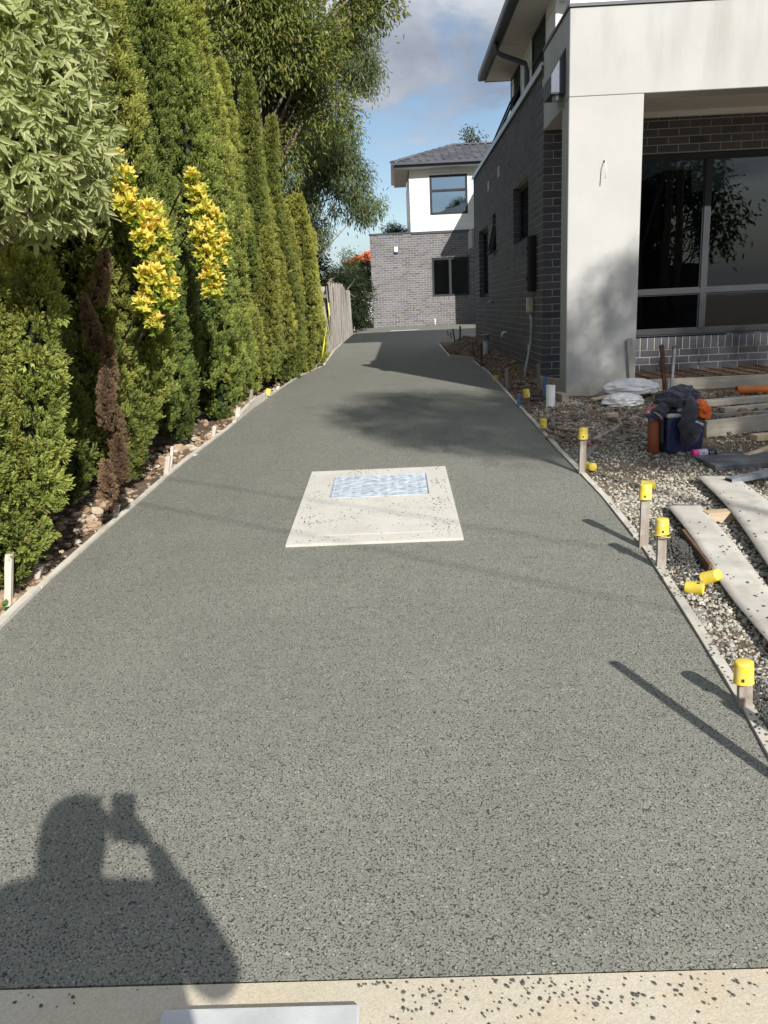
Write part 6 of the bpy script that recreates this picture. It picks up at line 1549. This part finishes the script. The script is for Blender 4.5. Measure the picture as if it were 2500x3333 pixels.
o = crumple('contents', (.08, -.112, .0), (.05, .02, .035), MAT['pale_pine'], None, None, 2, .1, 2, bag2, sub=3)
bar('timber_plank', (1278, 872), (1425, 852), .06, .022, MAT['pale_pine'], 'thin pale plank tilted across the two white bags', 'plank', lift=.05, da=-.02, db=.05)
P = G(1424, 905); MAT['red_bag'] = simple('red_packet', (.62, .05, .06), .35, dirt=(.80, .76, .74), dscale=11, damt=.95); crumple('snack_packet', (P[0] - .03, P[1] + .03, P[2] + .05), (.075, .06, .055), MAT['red_bag'], 'red and white crumpled packet behind the bottle', 'packet', 7, .3, 2.6, sub=4)

# ------------------------------------------------------------------ cooler, jacket, bottle, spray can
fl, fr = Vector(G(1439, 984)), Vector(G(1522, 977)); cw = (fr - fl).length; crz = math.atan2(fr.y - fl.y, fr.x - fl.x)
top = onY(1480 * D, 893 * D, fl.y); ch = top[2] - fl.z
MAT['cooler'] = simple('navy_cooler_plastic', (.012, .022, .085), .42, var=.15, vscale=9, bump=.06, dirt=(.16, .17, .22), dscale=26, damt=.30)
MAT['cooler_lid'] = simple('white_cooler_plastic', (.66, .66, .64), .45, dirt=(.45, .40, .34), damt=.3)
cool = empty('cooler_box', (fl.x, fl.y, fl.z), crz); tag(cool, 'navy blue cooler box with a white lid under the jacket', 'cooler')
cd_ = .27; tp = .012
mb = MB(); mb.add([(tp, tp, 0), (cw - tp, tp, 0), (cw - tp, cd_ - tp, 0), (tp, cd_ - tp, 0), (0, 0, ch - .035), (cw, 0, ch - .035), (cw, cd_, ch - .035), (0, cd_, ch - .035)], [(0, 3, 2, 1), (4, 5, 6, 7), (0, 1, 5, 4), (1, 2, 6, 5), (2, 3, 7, 6), (3, 0, 4, 7)])
o = mb.build('body', MAT['cooler'], cool); bv = o.modifiers.new('b', 'BEVEL'); bv.width = .02; bv.segments = 3
mb = MB(); mb.box(-.004, cw + .004, -.004, cd_ + .004, ch - .034, ch, bev=.012); mb.build('lid', MAT['cooler_lid'], cool)
mb = MB(); mb.box(-.012, -.001, .06, cd_ - .06, ch - .15, ch - .09, bev=.005); mb.build('side_handle', MAT['cooler'], cool)
# jacket: a cloth sheet dropped over the cooler (mass-spring relaxation)
def drape(nx, ny, w, h, off, boxes, ground, steps=260, seed=2, crumple_amp=.06, stiff=8):
    rg = np.random.default_rng(seed); X, Y = np.meshgrid(np.linspace(-w / 2, w / 2, nx), np.linspace(-h / 2, h / 2, ny))
    fx = 6.0; Z = .12 + crumple_amp * np.sin(X * 22 + 3 * np.sin(Y * 9 + seed)) * np.cos(Y * 17 + 2 * X)
    sq = 1 - .16 * np.cos(X * 8)
    P = np.stack([X * .80 * sq + off[0], Y * .82 + off[1], Z + off[2]], -1).reshape(-1, 3); P += rg.normal(0, .004, P.shape)
    idx = np.arange(nx * ny).reshape(ny, nx); E = []
    for a, b in ((idx[:, :-1], idx[:, 1:]), (idx[:-1], idx[1:]), (idx[:-1, :-1], idx[1:, 1:]), (idx[1:, :-1], idx[:-1, 1:]), (idx[:, :-2], idx[:, 2:]), (idx[:-2], idx[2:])): E.append(np.stack([a.ravel(), b.ravel()], 1))
    E = np.concatenate(E); rest0 = np.stack([X, Y, 0 * X], -1).reshape(-1, 3); L0 = np.linalg.norm(rest0[E[:, 0]] - rest0[E[:, 1]], axis=1)
    cnt = np.bincount(E.ravel(), minlength=len(P))[:, None]; V = np.zeros_like(P); dt = .012
    for s in range(steps):
        V[:, 2] -= 9.8 * dt; V *= .97; Q = P + V * dt
        for _ in range(stiff):
            d = Q[E[:, 1]] - Q[E[:, 0]]; L = np.linalg.norm(d, axis=1); c = d * ((L - L0) / (L + 1e-9) * .5)[:, None]; A = np.zeros_like(Q); np.add.at(A, E[:, 0], c); np.add.at(A, E[:, 1], -c); Q += A / cnt * 1.7
            for (lo, hi) in boxes:
                ins = np.all((Q > lo) & (Q < hi), axis=1)
                if ins.any():
                    q = Q[ins]; dd = np.concatenate([q - lo, hi - q], 1)[:, [0, 1, 3, 4, 5]]; k = dd.argmin(1); r = np.arange(len(q))
                    q[k == 0, 0] = lo[0]; q[k == 1, 1] = lo[1]; q[k == 2, 0] = hi[0]; q[k == 3, 1] = hi[1]; q[k == 4, 2] = hi[2]; Q[ins] = q
            Q[:, 2] = np.maximum(Q[:, 2], ground)
        V = (Q - P) / dt; P = Q; touch = P[:, 2] < ground + .003; V[touch] *= .3
        for (lo, hi) in boxes:
            nr = np.all((P > lo - .004) & (P < hi + .004), axis=1); V[nr, :2] *= .25
    Fq = np.stack([idx[:-1, :-1], idx[:-1, 1:], idx[1:, 1:], idx[1:, :-1]], -1).reshape(-1, 4); return P, Fq
def cloth_mat(name, col, rough=.9):
    mt, nt, bs, out = nodes_of(name); t = NT(nt); oc = t.n('TexCoord').outputs['Object']
    c = t.mix(1.0, col, t.ramp(t.noise(7, 5, .6), [(.3, .85), (.7, 1.12)]), 'MULTIPLY'); t.l(c, bs.inputs['Base Color']); bs.inputs['Roughness'].default_value = rough; bs.inputs['Specular IOR Level'].default_value = .2; bs.inputs['Sheen Weight'].default_value = .25
    t.l(t.bump(t.noise(420, 3, .6), .3, .002, t.bump(t.noise(26, 4, .6, None, 1.2), .35, .012)), bs.inputs['Normal']); return mt
MAT['jacket'] = cloth_mat('charcoal_fleece', (.055, .055, .072)); MAT['hi_vis'] = cloth_mat('orange_cloth', (.82, .16, .02)); MAT['grey_lining'] = cloth_mat('grey_cloth', (.30, .32, .37)); MAT['reflect'] = simple('reflective_tape', (.62, .66, .68), .3, .2)
jk = empty('jacket', (fl.x, fl.y, fl.z + ch), crz); tag(jk, 'dark charcoal work jacket with reflective cuffs heaped over the cooler', 'jacket')
lo, hi = np.array([-.012, -.012, -.9]), np.array([cw + .012, cd_ + .012, .012]); lump = (np.array([.05, .08, -.1]), np.array([cw - .06, cd_ - .03, .085])); lump2 = (np.array([.14, .12, -.1]), np.array([cw - .02, cd_ + .02, .13]))
Pj, Fj = drape(54, 46, .42, .40, (cw * .48, cd_ * .62, .10), [(lo, hi), lump, lump2], -ch + .02, 240, 2)
o = link('body_panel', npmesh('body_panel', Pj, Fj, True), MAT['jacket'], jk); so = o.modifiers.new('t', 'SOLIDIFY'); so.thickness = .008; so.offset = 1; ss = o.modifiers.new('s', 'SUBSURF'); ss.levels = ss.render_levels = 1
def sleeve(pts, rad, seed, cuff=True):
    n = 40; pts = [Vector(p) for p in pts]; vs = []; m_ = 22; cs = []
    for i in range(n + 1):
        s = i / n * (len(pts) - 1); k = min(int(s), len(pts) - 2); f = s - k; p0, p1, p2, p3 = pts[max(k - 1, 0)], pts[k], pts[k + 1], pts[min(k + 2, len(pts) - 1)]
        cs.append(.5 * ((2 * p1) + (p2 - p0) * f + (2 * p0 - 5 * p1 + 4 * p2 - p3) * f * f + (3 * p1 - p0 - 3 * p2 + p3) * f ** 3))
    def ring(i, sc, extra=0):
        t = (cs[min(i + 1, n)] - cs[max(i - 1, 0)]).normalized(); r1 = t.cross(Vector((0, 1, .2))).normalized(); r2 = t.cross(r1); out_ = []
        for k in range(m_):
            a = 2 * math.pi * k / m_; wv = 1 + .30 * noise.noise(Vector((math.cos(a) * 1.5 + seed, math.sin(a) * 1.5, i * .34))) + .12 * math.sin(i * .95 + 2.4 * math.sin(a + seed) + 1.5 * math.sin(i * .37)); rr_ = np.interp(i / n, np.linspace(0, 1, len(rad)), rad) * wv * sc + extra
            out_.append(cs[i] + r1 * (rr_ * math.cos(a)) + r2 * (rr_ * .62 * math.sin(a)))
        return out_
    mb = MB(); rg_ = [ring(i, 1) for i in range(n + 1)]; mb.add([p for r in rg_ for p in r], [(i * m_ + k, i * m_ + (k + 1) % m_, (i + 1) * m_ + (k + 1) % m_, (i + 1) * m_ + k) for i in range(n) for k in range(m_)] + [tuple(range(m_ - 1, -1, -1)), tuple(n * m_ + k for k in range(m_))])
    sl_ = mb.build('sleeve', MAT['jacket'], jk, True)
    if cuff:
        mb = MB(); a, b = n - 5, n - 3; A = ring(a, 1, .002); B2 = ring(b, 1, .002); mb.add(A + B2, [(k, (k + 1) % m_, m_ + (k + 1) % m_, m_ + k) for k in range(m_)]); mb.build('reflective_band', MAT['reflect'], sl_, True)
sleeve([(.20, .10, .10), (.18, -.02, .06), (.135, -.065, -.06), (.15, -.075, -.17), (.19, -.07, -.10), (.215, -.065, -.045)], [.05, .062, .068, .066, .058, .048], 1)
sleeve([(.06, .10, .08), (.0, .04, .06), (-.055, .0, .03), (-.095, -.01, -.015)], [.05, .055, .05, .042], 2)
def pad(name, c, r, mat, seed, rot=(0, 0, 0)):
    o = crumple(name, c, r, mat, None, None, seed, .34, 1.5, jk, True, 5); o.rotation_euler = rot; return o
pad('hood', (cw * .58, cd_ * .58, .10), (.125, .10, .085), MAT['jacket'], 3); pad('folded_back', (cw * .28, cd_ * .35, .075), (.13, .10, .075), MAT['jacket'], 4, (0, .2, .2)); pad('lining', (cw * .55, .015, .045), (.085, .04, .028), MAT['grey_lining'], 5, (0, -.25, .1))
sh = empty('orange_shirt', (fl.x, fl.y, fl.z + ch), crz); tag(sh, 'orange hi-vis shirt bundled beside the jacket on the cooler', 'shirt')
o = crumple('bundle', (cw * .84, .03, -.005), (.075, .08, .085), MAT['hi_vis'], None, None, 6, .28, 1.6, sh, True, 5); o.rotation_euler = (0, .35, 0)
mb = MB(); mb.tube([(cw * .70, -.03, .04), (cw * .80, -.055, .03), (cw * .92, -.05, -.01)], [.012, .014, .010], 8); mb.build('collar', MAT['hi_vis'], sh, True)
# bottle
P = G(1411, 979); Tt = onY(1409 * D, 890 * D, P[1]); bh = Tt[2] - P[2]; k = bh / .27
bt = empty('drink_bottle', P, 0); bt.rotation_euler = (0, -.035, 0); tag(bt, 'rust brown insulated drink bottle with a purple and teal lid', 'bottle')
MAT['bottle'] = simple('rust_powder_coat', (.30, .085, .035), .5, var=.12); MAT['maroon'] = simple('maroon_plastic', (.20, .02, .055), .4); MAT['teal'] = simple('teal_plastic', (.03, .18, .25), .4); MAT['violet'] = simple('violet_plastic', (.05, .045, .20), .4)
mb = MB(); mb.lathe([(.001, .001), (.034, .001), (.037, .006), (.037, .185), (.0365, .195), (.034, .203)], 28); o = mb.build('body', MAT['bottle'], bt, True); o.scale = (k, k, k)
mb = MB(); mb.lathe([(.0345, .200), (.0355, .203), (.0355, .210), (.033, .212)], 28); o = mb.build('neck_ring', MAT['bottle'], bt, True); o.scale = (k, k, k)
mb = MB(); mb.lathe([(.033, .211), (.034, .225), (.032, .250), (.001, .252)], 28); o = mb.build('lid', MAT['maroon'], bt, True); o.scale = (k, k, k)
mb = MB(); mb.box(-.036, -.004, -.030, .030, .225, .262, bev=.008); o = mb.build('lid_flap', MAT['violet'], bt); o.scale = (k, k, k)
mb = MB(); mb.box(-.038, -.010, -.036, -.0305, .214, .236, bev=.004); o = mb.build('lid_button', MAT['teal'], bt); o.scale = (k, k, k)
# spray can lying down
P = G(1494, 988); Q = G(1547, 985); L = (Vector(Q) - Vector(P)).length; rz = math.atan2(Q[1] - P[1], Q[0] - P[0]); r = .031
sp = empty('spray_can', (P[0], P[1], P[2] + r), rz); tag(sp, 'marking paint spray can with pink cap lying before the cooler', 'spray can')
RX = Matrix.Rotation(math.pi / 2, 4, 'Y'); MAT['hot_pink'] = simple('hot_pink_plastic', (.80, .05, .24), .35); MAT['label_white'] = simple('white_label', (.62, .60, .70), .4); MAT['label_black'] = simple('black_label', (.02, .02, .022), .35)
mb = MB(); mb.lathe([(.001, 0), (r * .86, .001), (r, .006), (r, L * .24), (r * .96, L * .241)], 24, RX); mb.build('cap', MAT['hot_pink'], sp, True)
mb = MB(); mb.lathe([(r * .96, L * .241), (r * .985, L * .242), (r * .985, L * .60)], 24, RX); mb.build('label', MAT['label_white'], sp, True)
mb = MB(); mb.lathe([(r * .975, L * .58), (r * .98, L * .60), (r * .98, L * .965), (r * .90, L * .985)], 24, RX); mb.build('can', MAT['label_black'], sp, True)
mb = MB(); mb.lathe([(r * .90, L * .985), (r, L * .988), (r, L), (.001, L * .99)], 24, RX); mb.build('base_rim', MAT['steel'], sp, True)
for k in range(6):                                      # small printed emblem on the label
    a = k * math.pi / 3; mb = MB(); mb.box(-.0016, .0016, -.0004, .0004, .002, .008, Matrix.Translation((L * .42, -r * .99, .004)) @ Matrix.Rotation(a, 4, 'Y')); mb.build('emblem_petal', MAT['label_black'], sp)
for k, (xx, zz, ww, hh) in enumerate(((.68, .010, .006, .012), (.75, .006, .005, .016), (.81, .008, .004, .012), (.72, -.008, .012, .003), (.82, -.010, .010, .003))):
    mb = MB(); mb.box(L * xx - ww / 2, L * xx + ww / 2, -r * 1.0, -r * .96, zz - hh / 2, zz + hh / 2); mb.build('print_mark', MAT['label_white'], sp)

# ------------------------------------------------------------------ behind the photographer: street trees, a house, cables
STREET = [(.05, .08, .025), (.09, .125, .04), (.14, .16, .05)]
off = np.array([.61, -1.5, 1.0]); SHIFT = np.array([.30, -.45, 0])
def along_sun(p, s): return tuple(np.array(p) + SHIFT + off * s)
cr = []
for p, s, r in [((-1.9, -1.6, -.35), 8.6, .75), ((-1.2, -2.4, -.4), 8.2, .7), ((-.4, -2.7, -.4), 8.4, .75), ((.5, -2.9, -.4), 8.0, .8), ((-1.4, -.6, -.3), 8.8, .8), ((-.5, -1.4, -.3), 8.6, .8), ((.4, -1.4, .5), 8.2, .8), ((1.3, -2.4, -.3), 8.4, .8), ((.9, -1.4, 1.0), 8.0, .6), ((-2.4, -.9, -.33), 8.4, .35), ((1.9, -2.8, -.3), 8.6, .9), ((-2.2, .1, -.3), 8.9, .4), ((2.4, -1.5, .8), 8.4, .9), ((1.5, -1.4, .2), 8.8, .8)]:
    cr.append((*along_sun(p, s), r))
tb = (5.6, -15.2, -.9)
broad_tree('street_tree', tb, [(0, 0, -.3, .2), (0, .1, 2.5, .15), (-.2, .4, 4.5, .11), (-.6, .8, 6.4, .06)], cr, 30000, .11, STREET, 'street tree behind the photographer that shades the pillar', group='street trees out of view', seed=61, twigs=8, limb=.06)
for i, (x, y, h) in enumerate(((-9, -26, 7), (-1, -30, 8), (10, -27, 7), (17, -22, 8), (-17, -24, 7))):
    broad_tree('street_tree', (x, y, -1.0), [(0, 0, -.3, .25), (.1, 0, h * .3, .18), (.3, .2, h * .6, .1)], blob(x, y, h * .58, 2.8, 2.4, h * .36, 20, .8, 1.4, 70 + i), 9000, .32, STREET, 'leafy tree across the road behind the photographer', group='trees across the road', seed=80 + i, twigs=8, limb=.07)
root = empty('street_house', (5, -36, -1)); tag(root, 'house across the road, seen only mirrored in the window', 'house')
mb = MB(); mb.box(-9, 9, -4, 4, 0, 3.2); mb.build('wall', MAT['brick_grey'], root)
mb = MB(); mb.add([(-9.6, -4.6, 3.2), (9.6, -4.6, 3.2), (9.6, 4.6, 3.2), (-9.6, 4.6, 3.2), (-5, 0, 5.4), (5, 0, 5.4)], [(0, 1, 5, 4), (1, 2, 5), (2, 3, 4, 5), (3, 0, 4), (3, 2, 1, 0)]); mb.build('roof', MAT['tile_far'], root)
for x in (-6, -1.5, 3, 6.5): mb = MB(); mb.box(x - .8, x + .8, 4.001, 4.05, 1, 2.4); mb.build('window', MAT['room'], root)
# two unseen stakes added outside the picture to throw streak shadows on the driveway
for x, y, h, lab in ((-.43, -8.36, 1.0, 'tall bare stake added out of view at the footpath corner for its shadow'), (-.30, -8.2, .66, 'second bare stake added out of view by the footpath for its shadow')):
    mb = MB(); z = float(gz(x, y)); mb.box(-.021, .021, -.014, .014, -.2, h, bev=.003); o = mb.build('formwork_stake', MAT['stake'], None, False, (x, y, -.78)); tag(o, lab, 'stake', 'shadow stakes added out of view')

# ------------------------------------------------------------------ the photographer, whose shadow lies on the driveway
def photographer():
    fz = -.785; hx, hy = CAM[0] - .05, CAM[1] - .33; root = empty('person', (hx, hy, fz)); tag(root, 'person in dark work clothes standing on the footpath holding up a phone', 'person')
    H = CAM[2] + .262 - fz                               # top of the head
    sh_z, hip_z = H - .38, H * .52
    ph = np.array([CAM[0] - hx, CAM[1] - hy - .03, CAM[2] - fz - .02])
    rs = (.205, .01, sh_z); ls = (-.205, .01, sh_z)
    re = (.33, .06, sh_z - .22); rw = (.13, ph[1] - .07, ph[2] - .07)
    le = (-.30, .02, sh_z - .30); lw_ = (-.25, .12, sh_z - .52)
    def skin(name, verts, edges, mat, parent, sub=2, root_i=0):
        me = bpy.data.meshes.new(name); me.from_pydata([v[0] for v in verts], edges, []); me.materials.append(mat); o = link(name, me, None, parent)
        sk = o.modifiers.new('skin', 'SKIN'); sk.use_smooth_shade = True
        for i, v in enumerate(verts): me.skin_vertices[0].data[i].radius = v[1] if hasattr(v[1], '__len__') else (v[1], v[1])
        me.skin_vertices[0].data[root_i].use_root = True
        sb = o.modifiers.new('sub', 'SUBSURF'); sb.levels = sb.render_levels = sub; return o
    skin_m = simple('skin', (.48, .30, .21), .5); cloth = MAT['jacket']; MAT['trouser'] = cloth_mat('work_trousers', (.05, .055, .07)); hair = simple('hair', (.05, .035, .025), .6); boot = simple('boots', (.12, .08, .05), .7)
    V = [((0, 0, hip_z), (.15, .11)), ((0, 0, hip_z + .2), (.145, .10)), ((0, 0, sh_z - .08), (.17, .11)), ((0, 0, sh_z + .03), (.07, .065)), ((0, .02, sh_z + .09), (.055, .055)), ((0, .035, H - .16), (.085, .10)), ((0, .03, H - .07), (.07, .08)),
         (rs, .062), (re, .045), (rw, .030), (ls, .062), (le, .045), (lw_, .030), ((.10, 0, hip_z - .08), (.09, .085)), ((.11, .02, fz * 0 + .50), .062), ((.12, -.01, .09), .045), ((.13, .14, .04), .035), ((-.10, 0, hip_z - .08), (.09, .085)), ((-.11, .02, .50), .062), ((-.12, -.01, .09), .045), ((-.13, .14, .04), .035)]
    E = [(0, 1), (1, 2), (2, 3), (3, 4), (4, 5), (5, 6), (2, 7), (7, 8), (8, 9), (2, 10), (10, 11), (11, 12), (0, 13), (13, 14), (14, 15), (15, 16), (0, 17), (17, 18), (18, 19), (19, 20)]
    skin('body', V, E, skin_m, root)
    k = 1.13
    VS = [((0, 0, hip_z + .02), (.27, .15)), ((0, 0, hip_z + .2), (.27, .15)), ((0, 0, sh_z - .12), (.20, .14)), ((0, 0, sh_z + .02), (.085, .08)), (rs, .075), (re, .056), (tuple(np.array(re) * .25 + np.array(rw) * .75), .042), (ls, .075), (le, .058), (tuple(np.array(le) * .3 + np.array(lw_) * .7), .042)]
    skin('jacket', VS, [(0, 1), (1, 2), (2, 3), (2, 4), (4, 5), (5, 6), (2, 7), (7, 8), (8, 9)], cloth, root)
    VT = [((0, 0, hip_z + .03), (.16, .12)), ((.10, 0, hip_z - .08), (.105, .10)), ((.11, .02, .50), .078), ((.12, -.01, .12), .062), ((-.10, 0, hip_z - .08), (.105, .10)), ((-.11, .02, .50), .078), ((-.12, -.01, .12), .062)]
    skin('trousers', VT, [(0, 1), (1, 2), (2, 3), (0, 4), (4, 5), (5, 6)], MAT['trouser'], root)
    for sx in (1, -1):
        mb = MB(); mb.box(sx * .125 - .05, sx * .125 + .05, -.10, .20, .0, .10, bev=.03); mb.build('boot', boot, root)
    skin('hair', [((0, .01, H - .035), (.062, .07)), ((0, .0, H - .10), (.108, .105)), ((0, -.03, H - .19), (.112, .095)), ((0, -.05, H - .32), (.085, .07))], [(0, 1), (1, 2), (2, 3)], hair, root)
    mb = MB(); mb.tube([(0, .135, H - .145), (0, .155, H - .165), (0, .14, H - .18)], [.012, .018, .012], 8); mb.build('nose', skin_m, root, True)
    for sx in (1, -1):
        mb = MB(); mb.lathe([(.001, -.006), (.010, -.003), (.010, .003), (.001, .006)], 10, Matrix.Translation((sx * .033, .128, H - .125)) @ Matrix.Rotation(math.pi / 2, 4, 'X')); mb.build('eye', MAT['label_black'], root)
        mb = MB(); mb.tube([(sx * .088, .03, H - .17), (sx * .10, .02, H - .14), (sx * .09, .03, H - .11)], [.010, .016, .010], 8); mb.build('ear', skin_m, root, True)
    # the right hand closes on the phone's edge
    palm = np.array(rw); tip = np.array([.045, ph[1] - .01, ph[2] - .03])
    for j in range(4):
        b = palm + (tip - palm) * .45 + np.array([0, 0, .035 - .022 * j]); ln = (.055, .062, .058, .045)[j]
        skin('finger', [(tuple(palm), .016), (tuple(b), .010), (tuple(b + np.array([-.02, .012, 0]) * ln / .05), .009), (tuple(b + np.array([-.035, -.012, .0]) * ln / .05), .008)], [(0, 1), (1, 2), (2, 3)], skin_m, root, 1)
    skin('thumb', [(tuple(palm), .018), (tuple(palm + np.array([-.03, -.02, .03])), .011), (tuple(tip + np.array([0, -.03, .02])), .009)], [(0, 1), (1, 2)], skin_m, root, 1)
    for j in range(4):                                   # relaxed left hand
        p = np.array(lw_); d = np.array([.0, .5, -1.0]); d /= np.linalg.norm(d); b = p + d * .08 + np.array([-.02 + .0, -.03 + .02 * j, 0]); skin('finger', [(tuple(p), .018), (tuple(b), .010), (tuple(b + d * .035 + np.array([.012, 0, 0])), .009), (tuple(b + d * .055 + np.array([.03, 0, 0])), .008)], [(0, 1), (1, 2), (2, 3)], skin_m, root, 1)
    p = np.array(lw_); skin('thumb', [(tuple(p), .018), (tuple(p + np.array([.03, .04, -.03])), .011), (tuple(p + np.array([.035, .055, -.065])), .009)], [(0, 1), (1, 2)], skin_m, root, 1)
    # phone just behind the lens
    M = Matrix([[AX_R[i], AX_U[i], -AX_F[i], CAM[i]] for i in range(3)] + [[0, 0, 0, 1]])
    mb = MB(); mb.box(-.055, .020, -.125, .020, .012, .020, bev=.003); o = mb.build('phone', MAT['label_black']); o.matrix_world = M; tag(o, 'black phone held up by the photographer', 'phone')
photographer()

# overhead service cables behind the photographer; they throw two faint lines across the driveway
def cables():
    for (a, b, lab) in (((583, 1560), (975, 1627), 'upper black service cable strung behind the photographer'), ((464, 1636), (928, 1736), 'lower black service cable strung behind the photographer')):
        A, B_ = (march(u, v, lambda X, Y: zd(Y)) + off * 4.6 for u, v in (a, b)); d = B_ - A; d[2] = 0; d /= np.linalg.norm(d)
        mid = (A + B_) / 2; mb = MB(); n = 24
        mb.tube([mid + d * (-9 + 18 * k / n) - np.array([0, 0, .0]) for k in range(n + 1)], .006, 6)
        tag(mb.build('overhead_cable', MAT['label_black'], smooth=True), lab, 'cable', 'overhead cables out of view')
        for e in (-9, 9):
            p = mid + d * e; mb = MB(); mb.tube([(0, 0, -.5), (0, 0, p[2] + 1.3)], [.13, .10], 10)
            tag(mb.build('utility_pole', MAT['bark'], None, True, (p[0], p[1], -.9)), 'timber pole carrying an overhead cable out of view', 'pole', 'poles out of view')
cables()
